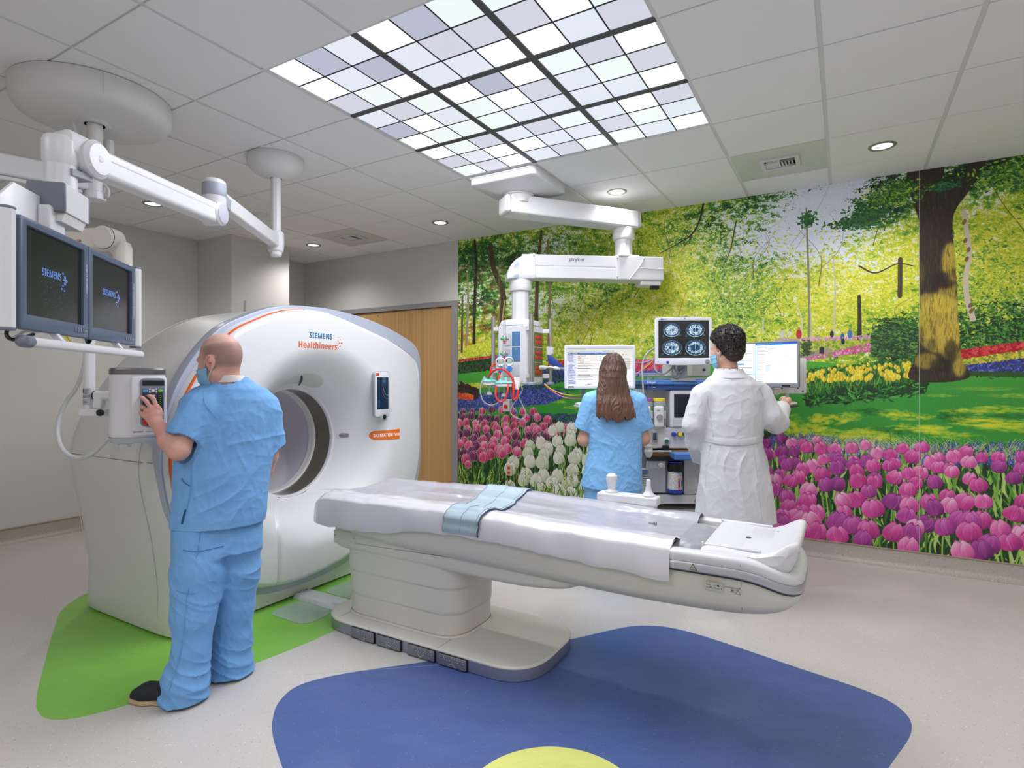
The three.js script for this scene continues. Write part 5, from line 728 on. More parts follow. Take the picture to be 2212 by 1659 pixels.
  post(p2, y2 - 0.10, 2.2, 1.93);
  // supply head
  const hx = p2.x, hz = p2.z, w = 0.145;
  part('head', [mv(box(2 * w, 0.50, 2 * w, 0.02, 3), hx, 1.655, hz), loft([[w, 1.9], [w * 0.985, 1.925], [w * 0.9, 1.945], [w * 0.62, 1.958], [0.05, 1.962]].map(([q, y]) => { const o = []; for (let k = 0; k < 40; k++) { const a = k / 40 * 6.2832, e = 0.35, cs = Math.cos(a), sn = Math.sin(a); o.push(V(hx + q * Math.sign(cs) * Math.abs(cs) ** e, y, hz + q * Math.sign(sn) * Math.abs(sn) ** e)); } return o; }), { cap1: true })], M.white, B);
  part('face_plate', slab(hx - 0.125, hx + 0.115, 1.42, 1.89, hz + w, hz + w + 0.003, 0.001), M.white, B);
  part('face_plate', slab(hx + w, hx + w + 0.003, 1.42, 1.89, hz - 0.12, hz + 0.11, 0.001), M.white, B);
  for (const [a, b] of [[-0.112, 1.88], [0.1, 1.885], [0.1, 1.655], [0.1, 1.435], [-0.112, 1.435]]) part('screw', ball(0.004, hx + a, b, hz + w + 0.003, 1, 1, 0.5), M.midGrey, B);
  const U = (v) => hx - 0.145 + (v - 385) / 415 * 0.29, Yv = (v) => 1.43 + (824 - (670 + v / 6.636)) / 1235 * 4.75;
  const blue = std(0x4d7ba8, 0.5), olive = std(0x7d7a4e, 0.4, { metalness: 0.3 });
  for (const [a, b] of [[308, 510], [530, 733]]) { const q = part('cover_plate', slab(U(598), U(706), Yv(b), Yv(a), hz + w + 0.002, hz + w + 0.009, 0.002), blue, B, 'blue cover plate'); for (const v of [a + 26, b - 26]) part('screw', ball(0.004, U(648), Yv(v), hz + w + 0.009, 1, 1, 0.4), M.steel, q); }
  for (const [a, b, c0, c1] of [[328, 505, 470, 575], [546, 690, 470, 575], [765, 945, 465, 697]]) { const q = part('gas_outlet', slab(U(c0), U(c1), Yv(b), Yv(a), hz + w + 0.002, hz + w + 0.008, 0.002), M.lightGrey, B); part('socket', rod(V(U(515), Yv((a + b) / 2), hz + w + 0.006), V(U(515), Yv((a + b) / 2), hz + w + 0.03), 0.011, 0.008), M.steel, q); }
  for (const [a, b] of [[312, 518], [535, 742], [757, 957]]) {
    const q = part('outlet_panel', slab(hx + w + 0.002, hx + w + 0.008, Yv(b) + 0.004, Yv(a) + 0.004, hz - 0.115, hz + 0.03, 0.002), olive, B, 'olive steel plate of red outlets');
    for (let i = 0; i < 3; i++) for (const v of [0.64, 0.29]) part('outlet', rod(V(hx + w + 0.007, lerp(Yv(b), Yv(a), v) + 0.004, hz - 0.085 + i * 0.042), V(hx + w + 0.013, lerp(Yv(b), Yv(a), v) + 0.004, hz - 0.085 + i * 0.042), 0.0155, 0.0145), M.red, q);
  }
  for (const [x, z, ya, yb, bx, bz] of [[-2.60, -4.15, 1.46, 1.986, hx - w, -4.15], [-2.20, -4.09, 1.415, 1.975, hx + w, hz + w], [-2.19, -4.42, 1.415, 1.972, hx + w, -4.40]]) {
    part('equipment_pole', rod(V(x, ya, z), V(x, yb, z), 0.0175, 0.0175, 0.003, 28), M.steel, B);
    part('pole_foot', mv(lathe([[0, 0], [0.034, 0], [0.034, 0.016], [0.018, 0.022]], 28), x, ya - 0.012, z), std(0x8e96a6, 0.5), B);
    for (const y of [ya + 0.06, yb - 0.11]) part('pole_bracket', beam(V(x, y, z), V(bx, y, bz), 0.03, 0.035, 0.004), M.white, B);
  }
  part('pole_clamp', [mv(box(0.055, 0.075, 0.05, 0.008), -2.185, 1.69, -4.405), mv(box(0.012, 0.05, 0.024, 0.004), -2.155, 1.69, -4.39)], M.white, B);
  rebase(B, V(c.x, H, c.z));
}
{ // suction equipment on the supply head
  const K = 4.62, Q = (v, u) => [1020 + v / 6.636, 670 + u / 6.636];
  const facing = (o) => (o.rotation.y = YAW + 0.12, o);
  const reg = (label, p) => {
    const o = facing(thing('suction_regulator', label, 'regulator', p, 0, undefined));
    part('case', [mv(prism(roundRect(0.072, 0.105, 0.03), 0.075, 0.012, 12, 3), 0, 0, 0)], M.white, o);
    part('gauge', [mv(lathe([[0, 0], [0.034, 0], [0.0355, 0.004], [0.033, 0.009], [0.031, 0.008], [0.031, 0.006], [0, 0.006]], 40), 0, 0.012, 0.036, Math.PI / 2)], M.lightGrey, o);
    part('gauge_screen', slab(-0.02, 0.02, 0.004, 0.026, 0.043, 0.0445, 0.001), std(0xa9b3a4, 0.3), o);
    for (const s of [-1, 1]) part('gauge_mark', [slab(s * 0.021, s * 0.027, 0.012, 0.028, 0.043, 0.0443, 0.0005)], s < 0 ? M.orange : M.green, o);
    part('cap', [mv(prism(roundRect(0.05, 0.012, 0.005), 0.05, 0.003), 0, 0.052, 0), mv(box(0.01, 0.014, 0.014, 0.003), -0.012, 0.062, 0)], std(0x2f7fd6, 0.45), o);
    part('knob', mv(lathe([[0, 0], [0.021, 0], [0.023, 0.006], [0.019, 0.022], [0, 0.024]], 24), 0.002, -0.045, 0.03, Math.PI / 2), std(0x2f7fd6, 0.45), o);
    part('nipple', rod(V(0, -0.05, -0.004), V(0, -0.085, -0.004), 0.012, 0.009), std(0x2b62b8, 0.5), o);
    return o;
  };
  reg('white suction regulator with round gauge, the left one of the pair on the boom', [-2.429,1.573,-3.978]);
  reg('white suction regulator with round gauge, the right one of the pair on the boom', [-2.352,1.576,-3.988]);
  const flow = (label, p, len) => {
    const o = facing(thing('flowmeter', label, 'flowmeter', p));
    part('tube', [rod(V(0, 0.02, 0), V(0, 0.02 + len, 0), 0.011, 0.010)], M.clearTube, o);
    part('body', [mv(lathe([[0, -0.02], [0.016, -0.018], [0.02, 0], [0.016, 0.022], [0, 0.024]], 24), 0, 0, 0), rod(V(0, 0, 0), V(0.035, 0, -0.02), 0.012, 0.01)], M.steel, o);
    part('knob', rod(V(-0.012, 0, 0.006), V(-0.032, 0, 0.014), 0.012, 0.011), std(0x27b567, 0.4), o);
    part('nut', rod(V(0, -0.018, 0), V(0, -0.042, 0), 0.011, 0.011), M.red, o);
  };
  flow('clear oxygen flowmeter with green knob, upper one on the boom column', [-2.407,1.779,-4.014], 0.125);
  flow('clear oxygen flowmeter with green knob, lower one above the regulators', [-2.41,1.654,-4.012], 0.105);
  const can = (label, p, s) => {
    const o = facing(thing('suction_canister', label, 'canister', p));
    part('jar', [lathe([[0, -0.105], [0.042 * s, -0.105], [0.044 * s, -0.1], [0.055 * s, 0], [0.055 * s, 0.006]], 40)], M.clear, o);
    part('lid', [lathe([[0, 0.024], [0.03, 0.026], [0.05 * s, 0.02], [0.063 * s, 0.014], [0.066 * s, 0.006], [0.058 * s, 0.002], [0, 0.004]], 40), mv(lathe([[0.012, 0], [0.012, 0.018], [0.008, 0.03], [0, 0.03]], 18), 0.012, 0.022, 0.01), mv(lathe([[0.014, 0], [0.012, 0.014], [0, 0.014]], 18), -0.03, 0.022, 0)], M.teal, o, 'turquoise lid');
    part('rim', [lathe([[0.056 * s, -0.022], [0.06 * s, -0.02], [0.06 * s, 0.0], [0.057 * s, 0.003]], 40)], M.white, o);
    part('float_valve', [lathe([[0, -0.1], [0.024, -0.1], [0.017, -0.076], [0, -0.074]], 20), rod(V(0, -0.075, 0), V(0, 0.0, 0), 0.0045, 0.0045)], M.white, o);
  };
  can('clear suction canister with turquoise lid, the left one under the regulators', [-2.482,1.423,-3.901], 1.0);
  can('clear suction canister with turquoise lid, the right one under the regulators', [-2.317,1.412,-3.858], 1.12);
  single('canister_bracket', [beam(V(-2.494,1.392,-3.94), V(-2.39,1.396,-4.001), 0.02, 0.02, 0.004), beam(V(-2.39,1.396,-4.001), V(-2.40, 1.45, -4.13), 0.02, 0.02, 0.004)], M.white, 'white bracket carrying the two suction canisters', 'bracket');
  const hose = (label, pts, r, m, name = 'suction_hose', cat = 'hose') => single(name, tube(pts, r, 80, 10), m, label, cat);
  hose('red suction hose arching over the left canister', [V(-2.481,1.464,-3.878), V(-2.422,1.507,-3.855), V(-2.349,1.528,-3.84), V(-2.294,1.513,-3.848), V(-2.26,1.466,-3.868)], 0.009, M.red);
  hose('red suction hose looping below the right canister', [V(-2.401,1.497,-3.925), V(-2.381,1.445,-3.879), V(-2.342,1.355,-3.774), V(-2.329,1.308,-3.759), V(-2.304,1.273,-3.773), V(-2.273,1.287,-3.791), V(-2.254,1.355,-3.802), V(-2.268,1.437,-3.84)], 0.008, M.red);
  hose('red suction hose hanging at the right of the canisters', [V(-2.326,1.497,-3.945), V(-2.26,1.452,-3.891), V(-2.234,1.354,-3.86), V(-2.231,1.289,-3.862), V(-2.215,1.3,-3.871), V(-2.208,1.365,-3.887), V(-2.242,1.426,-3.902), V(-2.264,1.452,-3.889)], 0.0085, M.red);
  hose('red suction hose bending down left of the regulators', [V(-2.441,1.565,-3.948), V(-2.453,1.568,-3.918), V(-2.459,1.538,-3.891), V(-2.465,1.497,-3.888), V(-2.482,1.46,-3.901)], 0.008, M.red);
  hose('clear tubing loop hanging left of the canisters', [V(-2.493,1.471,-3.848), V(-2.508,1.408,-3.817), V(-2.511,1.341,-3.815), V(-2.488,1.268,-3.828), V(-2.434,1.242,-3.859), V(-2.372,1.272,-3.884), V(-2.327,1.335,-3.853)], 0.0055, M.clearTube, 'clear_tubing', 'tubing');
  hose('clear tubing dangling in a long loop below the supply column', [V(-2.257,1.47,-3.893), V(-2.213,1.415,-3.919), V(-2.194,1.364,-3.93), V(-2.226,1.299,-3.911), V(-2.264,1.233,-3.889), V(-2.273,1.182,-3.884), V(-2.238,1.146,-3.904), V(-2.194,1.135,-3.93), V(-2.169,1.164,-3.944), V(-2.185,1.226,-3.935), V(-2.216,1.306,-3.917), V(-2.238,1.397,-3.904), V(-2.245,1.463,-3.9)], 0.005, M.clearTube, 'clear_tubing', 'tubing');
  hose('clear tubing with blue tip hanging beside the emergency stop', [V(-2.283,1.437,-3.901), V(-2.28,1.335,-3.903), V(-2.274,1.254,-3.907), V(-2.258,1.203,-3.916)], 0.0045, M.clearTube, 'clear_tubing', 'tubing');
  single('tubing_connector', rod(V(-2.258,1.207,-3.916), V(-2.236,1.174,-3.929), 0.007, 0.006), std(0x2c6fd0, 0.5), 'blue connector on the end of hanging clear tubing', 'connector');
  single('tissue_bag', mv(loft([0, 1, 2, 3, 4, 5].map((i) => Array.from({ length: 24 }, (_, k) => { const a = k / 24 * 6.2832; return V((0.028 - 0.002 * i + 0.004 * Math.sin(a * 3 + i)) * Math.cos(a), -0.02 * i, (0.012 + 0.003 * Math.cos(2 * a + i)) * Math.sin(a)); })), { cap0: true, cap1: true }), -2.214,1.466,-3.883), std(0xf1e6e4, 0.6), 'crumpled white bag tucked beside the right suction canister', 'bag');
}
{ // emergency stop box and red outlet on the mural wall
  const o = thing('emergency_stop', 'white wall box with red emergency stop button below the canisters', 'switch', [-3.128, 1.175, -5.3], 0);
  part('case', mv(box(0.085, 0.13, 0.05, 0.006), 0, 0, 0.028), M.white, o);
  part('button', mv(lathe([[0, 0.03], [0.018, 0.028], [0.021, 0.02], [0.021, 0.008], [0.014, 0.006], [0.014, 0]], 30), 0.002, -0.012, 0.052, Math.PI / 2), M.red, o);
  stick(print(0.06, 0.03, 120, 60, (c) => { c.fillStyle = '#555'; c.font = 'bold 20px sans-serif'; c.fillText('EMERGENCY', 2, 22, 116); c.fillText('STOP', 34, 48); }), 'print', o, 0, 0.045, 0.0536);
  const q = thing('wall_outlet', 'ivory wall plate with red outlets among the white tulips', 'outlet', [-3.119, 0.475, -5.3], 0);
  part('plate', mv(box(0.075, 0.118, 0.008, 0.003), 0, 0, 0.005), std(0xd9d2b4, 0.5), q);
  for (const y of [-0.026, 0.026]) part('outlet', mv(prism(roundRect(0.034, 0.03, 0.013), 0.006, 0.001), 0, y, 0.011), M.red, q);
}
{ // arm carrying the twin monitors
  const A = thing('monitor_ceiling_arm', 'white jointed ceiling arm from a round canopy holding the twin monitors', 'ceiling arm');
  const c = V(-3.526,2.838,-2.692), z0 = c.clone().setY(H);
  part('canopy', mv(lathe([[0.19, 0], [0.194, -0.01], [0.192, -0.05], [0.175, -0.085], [0.13, -0.118], [0.075, -0.138], [0.045, -0.142], [0.04, -0.145]], 56), c.x, H - 0.006, c.z), M.canopy, A);
  part('drop_tube', rod(V(c.x, 2.42, c.z), V(c.x, 2.9, c.z), 0.036, 0.036), M.white, A);
  const yE = 2.43, J = V(-2.935,2.455,-1.855).setY(yE), S0 = V(c.x, yE, c.z);
  part('knuckle', [mv(lathe([[0, -0.115], [0.03, -0.115], [0.04, -0.105], [0.042, -0.085], [0.052, -0.075], [0.056, -0.03], [0.055, 0.05], [0.045, 0.065], [0, 0.067]], 36), c.x, yE + 0.01, c.z)], M.white, A);
  part('extension_arm', beam(S0, J, 0.07, 0.085, 0.012), M.white, A);
  part('joint', mv(lathe([[0, 0.085], [0.045, 0.085], [0.056, 0.076], [0.059, 0.06], [0.059, -0.055], [0.052, -0.068], [0, -0.07]], 40), J.x, yE, J.z), M.white, A);
  part('joint_band', [mv(lathe([[0.0595, 0.06], [0.0605, 0.058], [0.0605, -0.005], [0.0595, -0.008]], 40), J.x, yE, J.z), beam(J.clone().addScaledVector(S0.clone().sub(J).normalize(), 0.02).setY(yE + 0.005), J.clone().addScaledVector(S0.clone().sub(J).normalize(), 0.14).setY(yE - 0.012), 0.073, 0.07, 0.012)], std(0x9fa4b4, 0.45), A, 'grey band round the joint');
  const R0 = V(-2.911,2.324,-1.835), R1 = V(-2.477,2.268,-1.057);
  part('spring_arm', beam(R0, R1, 0.085, 0.105, 0.02, 0.02, 0.0), M.white, A);
  const dS = R1.clone().sub(R0).normalize(), nS = V(0, 1, 0).cross(dS).normalize();
  part('spring_arm_ridge', beam(R0.clone().add(V(0, 0.026, 0)), R1.clone().add(V(0, 0.026, 0)), 0.088, 0.052, 0.02, 0, -0.05), M.white, A);
  part('arm_end', rod(R0.clone().addScaledVector(nS, -0.056), R0.clone().addScaledVector(nS, 0.056), 0.062, 0.062, 0.012, 40), M.white, A);
  for (const s of [-1, 1]) part('arm_end_cap', rod(R0.clone().addScaledVector(nS, s * 0.0555), R0.clone().addScaledVector(nS, s * 0.0575), 0.052, 0.051, 0.001, 36), std(0xb9bdcb, 0.45), A, 'pale grey end cap');
  part('joint_stem', rod(R0.clone().setY(R0.y + 0.04), J.clone().setY(yE - 0.06), 0.045, 0.045), M.white, A);
  // elbow over the monitors
  const e0 = R1.clone(), e1 = V(-2.466,2.262,-.972), hN = nS.clone();
  part('elbow', [rod(e0.clone().addScaledVector(hN, -0.058), e0.clone().addScaledVector(hN, 0.058), 0.07, 0.07, 0.014, 48), beam(e0.clone().add(V(0, 0.018, 0)), e1.clone().setY(e0.y + 0.03), 0.11, 0.10, 0.03, 0, 0.02), mv(lathe([[0, 0.06], [0.03, 0.06], [0.05, 0.052], [0.056, 0.036], [0.056, -0.03], [0.05, -0.05], [0, -0.05]], 40), e1.x, e1.y + 0.0, e1.z)], M.white, A);
  for (const s of [-1, 1]) part('elbow_cap', rod(e0.clone().addScaledVector(hN, s * 0.0575), e0.clone().addScaledVector(hN, s * 0.0592), 0.0125, 0.0115, 0.001, 30), M.offwhite, A);
  part('swivel', mv(lathe([[0.05, 0.13], [0.05, 0.02], [0.0515, 0.018], [0.0515, 0.0], [0.05, -0.004], [0, -0.004]], 44), e1.x, e1.y - 0.17, e1.z), M.white, A);
  part('wedge', beam(e1.clone().add(V(0.03, -0.075, 0)), e0.clone().add(V(0, -0.075, 0)), 0.06, 0.025, 0.003), M.midGrey, A);
  const bx = new THREE.Group(); bx.name = 'carrier_box'; const bp = V(-2.397,2.058,-.942); bx.position.copy(bp); bx.rotation.y = YAW + 0.245; A.add(bx);
  part('shell', mv(box(0.112, 0.098, 0.165, 0.004, 2), 0, 0, 0), M.white, bx);
  for (const s of [-1, 1]) part('end_cover', mv(prism(roundRect(0.114, 0.1, 0.008), 0.012, 0.004, 8, 3), 0, 0, s * 0.086), M.greyPlastic, bx, 'slate grey end cover');
  part('under_pan', mv(prism(outline([[-0.05, 0], [0.05, 0], [0.04, -0.03], [-0.04, -0.03]]), 0.15, 0.003), 0, -0.05, 0), M.offwhite, bx);
  // carrier behind the monitors, in the monitors' own frame
  const F = new THREE.Group(); F.name = 'monitor_carrier'; F.position.set(-2.391,1.755,-1.015); F.position.y = 1.755; F.rotation.y = rad(133.5); A.add(F);
  part('back_rail', slab(-0.43, 0.43, -0.10, 0.10, -0.075, -0.045, 0.006), M.white, F);
  part('hanger_plate', mv(prism(outline([[-0.37, -0.1], [-0.05, -0.1], [-0.05, 0.30], [-0.30, 0.30], [-0.37, 0.24]]), 0.012, 0.003), 0.02, 0, -0.075), M.white, F);
  part('hanger_arm', slab(-0.16, -0.06, 0.16, 0.27, -0.07, -0.03, 0.008), M.white, F);
  for (const s of [-1, 1]) { part('side_handle', rod(V(s * 0.452, -0.172, 0.0), V(s * 0.452, 0.172, 0), 0.0225, 0.0225, 0.003, 30), M.white, F); for (const y of [-0.178, 0.17]) part('handle_cap', rod(V(s * 0.452, y, 0), V(s * 0.452, y + 0.008, 0), 0.0232, 0.0232, 0.002, 30), M.greyPlastic, F); part('handle_bracket', slab(s > 0 ? 0.41 : -0.45, s > 0 ? 0.45 : -0.41, -0.02, 0.025, -0.06, -0.015, 0.004), M.white, F); }
  part('lower_handle', [rod(V(-0.40, -0.207, 0.03), V(0.43, -0.207, 0.03), 0.016, 0.016, 0.01, 24)], M.white, F);
  part('handle_grip', rod(V(-0.445, -0.207, 0.03), V(-0.385, -0.207, 0.03), 0.0185, 0.0185, 0.012, 24), M.greyPlastic, F);
  for (const x of [-0.2, 0.25]) part('handle_strut', beam(V(x, -0.207, 0.03), V(x, -0.09, -0.06), 0.02, 0.02, 0.004), M.white, F);
  rebase(A, z0);
  // the two monitors
  const mon = (side, label, word) => {
    const o = thing('radiology_monitor', label, 'monitor', [0, 0, 0], 0); o.position.copy(V(-2.391,1.755,-1.015).setY(1.755)); o.rotation.y = rad(133.5); o.translateX(side * 0.2055);
    const s = roundRect(0.408, 0.336, 0.006); s.holes.push(roundRect(0.346, 0.268, 0.003, 0, 0.011));
    part('bezel', mv(prism(s, 0.03, 0.003), 0, 0, 0.0), M.bezel, o);
    part('back_shell', slab(-0.2, 0.2, -0.164, 0.164, -0.043, -0.002, 0.012), M.bezelDark, o);
    part('screen', mv(new THREE.PlaneGeometry(0.35, 0.272), 0, 0.011, 0.004), new THREE.MeshPhysicalMaterial({ color: 0x1b2022, roughness: 0.22, side: THREE.DoubleSide, emissive: 0xffffff, emissiveIntensity: 0.9, emissiveMap: tex(canvas(700, 544, (c, w, h) => {
      c.fillStyle = '#060807'; c.fillRect(0, 0, w, h); const r = rng(side > 0 ? 5 : 9);
      c.fillStyle = '#5b86d8'; for (let i = 0; i < 620; i++) { const a = r() * 6.28, q = Math.sqrt(r()), x = 330 + Math.cos(a) * q * 190 + 30 * q, y = 330 + Math.sin(a) * q * 190; const t = 0.6 + 1.9 * r(); c.globalAlpha = 0.25 + 0.6 * r(); if (y < 270 && x > 180) continue; c.fillRect(x, y, t * 1.6, t * 1.8); }
      for (let i = 0; i < 90; i++) { c.globalAlpha = 0.5; c.fillRect(150 + r() * 130, 150 + r() * 90, 2.5, 2.5); }
      c.globalAlpha = 1; c.font = 'bold 66px sans-serif'; c.fillText('SIEMENS', 205, 268, 230); const dots = [[455, 216, 10], [455, 300, 10], [480, 238, 13], [480, 282, 13], [497, 260, 15], [466, 258, 10], [440, 322, 9], [474, 330, 9]]; for (const [x, y, q] of dots) { c.beginPath(); c.ellipse(x, y, q, q * 0.8, 0, 0, 7); c.fill(); }
    })) }), o);
    for (let i = 0; i < 4; i++) part('button', mv(box(0.012, 0.02, 0.004, 0.0018), 0.11 + i * 0.018, -0.143, 0.0155), M.greyPlastic, o);
    part('power_light', mv(box(0.006, 0.004, 0.003, 0.001), 0.183, -0.143, 0.0155), new THREE.MeshStandardMaterial({ color: 0x1d5a35, emissive: 0x35d070, emissiveIntensity: 0.9 }), o);
    stick(print(0.16, 0.013, 320, 26, (c) => { c.fillStyle = '#dfe6f0'; c.font = 'bold 22px sans-serif'; c.fillText(word, 4, 20, 310); }), 'print', o, 0.1885, 0.02, 0.0157, 0, 0, -Math.PI / 2);
  };
  mon(-1, 'dark framed radiology monitor at the near end of the hanging pair', 'syngo CT Workplace'); mon(1, 'dark framed radiology monitor at the far end of the hanging pair', 'syngo Acquisition Workplace');
  const cb = (l, pts, r, m) => single('monitor_cable', tube(pts, r, 40, 8), m, l, 'cable');
  cb('black cable sagging below the near radiology monitor', [V(-2.273,1.603,-.759), V(-2.281,1.579,-.755), V(-2.271,1.564,-.761), V(-2.304,1.569,-.799), V(-2.392,1.591,-.864)], 0.006, M.black);
  cb('grey cable sagging below the near radiology monitor', [V(-2.416,1.602,-.792), V(-2.408,1.579,-.797), V(-2.389,1.578,-.808), V(-2.481,1.605,-.87), V(-2.557,1.614,-.942)], 0.006, M.lightGrey);
  cb('yellow striped cable under the middle of the hanging monitors', [V(-2.594,1.608,-1.036), V(-2.579,1.583,-1.045), V(-2.563,1.571,-1.054)], 0.005, M.yellow);
  cb('black cable under the joint of the hanging monitors', [V(-2.638,1.609,-1.126), V(-2.631,1.586,-1.13), V(-2.643,1.607,-1.146)], 0.007, M.black);
}
{ // arm carrying the contrast injector
  const A = thing('injector_ceiling_arm', 'white ceiling arm from a large round canopy carrying the contrast injector', 'ceiling arm');
  const c = V(-3.65,2.796,-1.601), top = H;
  part('canopy', mv(lathe([[0.345, 0.02], [0.35, 0], [0.374, -0.01], [0.377, -0.05], [0.370, -0.10], [0.352, -0.128], [0.32, -0.143], [0.27, -0.150], [0.08, -0.153], [0.07, -0.162], [0.05, -0.163]], 72), c.x, top, c.z), M.canopy, A);
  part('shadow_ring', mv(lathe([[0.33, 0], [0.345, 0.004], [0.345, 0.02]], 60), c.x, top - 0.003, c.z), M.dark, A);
  part('seam', tube(Array.from({ length: 9 }, (_, i) => { const y = top - 0.012 - i * 0.0135, a = -0.32; return V(c.x + 0.3765 * Math.cos(a) * (i > 6 ? 0.985 : 1), y, c.z + 0.3765 * -Math.sin(a) * (i > 6 ? 0.985 : 1)); }), 0.0014, 20, 6), M.lightGrey, A);
  part('drop_tube', rod(V(c.x, 2.5, c.z), V(c.x, top - 0.14, c.z), 0.038, 0.038), M.offwhite, A);
  const t2 = V(-3.727,2.77,-1.707); part('second_tube', [rod(V(t2.x, 2.72, t2.z), V(t2.x, 2.84, t2.z), 0.028, 0.028), rod(V(t2.x, 2.70, t2.z), V(t2.x, 2.72, t2.z), 0.04, 0.036)], M.offwhite, A);
  part('cable', tube([V(-3.618,2.833,-1.481), V(-3.605,2.783,-1.489), V(-3.594,2.733,-1.495), V(-3.59,2.67,-1.497)], 0.007, 20, 8), M.lightGrey, A);
  const yA = 2.55, E = V(-3.819,2.588,-1.075).setY(yA);
  part('spindle', mv(lathe([[0, -0.1], [0.05, -0.1], [0.054, -0.095], [0.054, -0.06], [0.048, -0.055], [0.052, 0.0], [0.056, 0.05], [0.05, 0.08], [0, 0.082]], 40), c.x, yA, c.z), M.white, A);
  part('extension_arm', [beam(V(c.x, yA, c.z), E, 0.075, 0.11, 0.014, 0, 0.05)], M.white, A);
  part('gusset', mv(prism(outline([[0, 0], [0.12, 0], [0.05, -0.05]]), 0.02, 0.002), c.x - 0.12, yA - 0.05, c.z + 0.02, 0, YAW), M.white, A);
  part('cable_loop', tube([V(-3.612,2.549,-1.624), V(-3.585,2.509,-1.639), V(-3.589,2.47,-1.637), V(-3.643,2.485,-1.628)], 0.008, 30, 8), M.lightGrey, A);
  const dA = E.clone().sub(V(c.x, yA, c.z)).normalize(), sA = V(0, 1, 0).cross(dA); if (sA.dot(V(0, 0, 1)) < 0) sA.negate();
  const wl = print(0.12, 0.06, 240, 120, (g) => { g.fillStyle = '#efefe9'; g.fillRect(0, 0, 240, 120); g.beginPath(); g.moveTo(80, 8); g.lineTo(150, 108); g.lineTo(12, 108); g.closePath(); g.fillStyle = '#f0bf3c'; g.fill(); g.lineWidth = 6; g.strokeStyle = '#222'; g.stroke(); g.fillStyle = '#222'; g.font = 'bold 60px sans-serif'; g.fillText('!', 70, 96); g.fillRect(188, 40, 14, 40); g.beginPath(); g.arc(195, 28, 12, 0, 7); g.fill(); g.fillRect(184, 80, 8, 30); g.fillRect(198, 80, 8, 30); g.fillRect(168, 36, 24, 6); });
  stick(wl, 'warning_label', A, ...V(c.x, yA + 0.005, c.z).addScaledVector(dA, 0.50).addScaledVector(sA, 0.0385).toArray(), Math.atan2(sA.x, sA.z));
  for (const t of [0.42, 0.58]) part('cable_tie', beam(V(c.x, yA - 0.005, c.z).addScaledVector(dA, t), V(c.x, yA - 0.005, c.z).addScaledVector(dA, t + 0.005), 0.082, 0.15, 0.03), M.cream, A);
  part('arm_cable', tube([0.06, 0.2, 0.35, 0.5, 0.65, 0.8].map((t, i) => V(c.x, yA - 0.07 - (i % 2) * 0.006, c.z).addScaledVector(dA, t).addScaledVector(sA, 0.02)), 0.012, 40, 8), M.white, A);
  // second, lower arm swinging back behind the monitors
  const P0 = V(-3.232,2.132,-.954), P1 = V(-3.113,2.126,-1.428), P2 = V(-3.076,2.067,-1.472);
  part('arm_stem', rod(E.clone().setY(P0.y), E.clone().setY(yA), 0.05, 0.05), M.white, A);
  part('spring_arm', beam(E.clone().setY(P0.y - 0.02), P1, 0.075, 0.105, 0.02), M.cream, A);
  const dP = P1.clone().sub(E.clone().setY(P0.y)).normalize(), nP = V(0, 1, 0).cross(dP).normalize(); if (nP.dot(V(0, 0, 1)) < 0) nP.negate();
  part('arm_end', rod(P1.clone().addScaledVector(nP, -0.045), P1.clone().addScaledVector(nP, 0.052), 0.055, 0.055, 0.006, 40), M.cream, A);
  part('end_ring', rod(P1.clone().addScaledVector(nP, 0.034), P1.clone().addScaledVector(nP, 0.038), 0.0565, 0.0565, 0.001, 40), M.dark, A);
  stick(print(0.11, 0.03, 330, 90, (g) => { g.fillStyle = '#5c5c62'; g.font = 'italic bold 50px sans-serif'; g.fillText('PORTEGRA', 4, 60, 230); g.strokeStyle = '#c8363c'; g.lineWidth = 13; g.beginPath(); g.moveTo(240, 24); g.lineTo(300, 24); g.lineTo(300, 44); g.lineTo(246, 44); g.lineTo(246, 66); g.lineTo(310, 66); g.stroke(); }), 'print', A, ...P1.clone().addScaledVector(dP, -0.16).addScaledVector(nP, 0.039).add(V(0, -0.016, 0)).toArray(), Math.atan2(nP.x, nP.z), 0, -0.09);
  part('elbow', [beam(P1.clone().addScaledVector(nP, -0.02), P2, 0.07, 0.085, 0.025, 0, 0.02), mv(lathe([[0, 0.05], [0.03, 0.045], [0.04, 0.02], [0.04, -0.07], [0.045, -0.075], [0.045, -0.15], [0, -0.15]], 36), P2.x, P2.y, P2.z)], M.cream, A);
  const W = V(-3.266,1.578,-1.408), Wt = V(W.x, 1.77, W.z);
  part('offset_bracket', [beam(V(P2.x, P2.y - 0.17, P2.z), V(W.x, P2.y - 0.17, W.z), 0.05, 0.05, 0.01, 0.02, 0.02)], M.white, A);
  part('injector_post', [rod(V(W.x, 1.272, W.z), V(W.x, P2.y - 0.16, W.z), 0.0255, 0.0255, 0.002, 32), rod(V(W.x, 1.59, W.z), V(W.x, 1.595, W.z), 0.0275, 0.0275, 0.002, 32), rod(V(W.x, 1.605, W.z), V(W.x, 1.61, W.z), 0.0275, 0.0275, 0.002, 32)], M.white, A);
  const lab = new THREE.Mesh(new THREE.CylinderGeometry(0.0262, 0.0262, 0.085, 28, 1, true, -0.9, 1.8), std(0xffffff, 0.5, { map: tex(canvas(256, 256, (g) => { g.fillStyle = '#b9bac2'; g.fillRect(0, 0, 256, 256); g.fillStyle = '#333'; g.fillRect(20, 16, 60, 60); for (let i = 0; i < 9; i++) { g.fillRect(100, 18 + i * 9, 120 - (i * 37) % 60, 4); } g.strokeStyle = '#222'; g.font = 'italic bold 64px sans-serif'; g.fillText('MAVIG', 30, 152, 200); for (let i = 0; i < 4; i++) g.fillRect(24, 178 + i * 18, 190 - (i * 53) % 80, 5); })) })); stick(lab, 'label', A, W.x, 1.355, W.z, YAW);
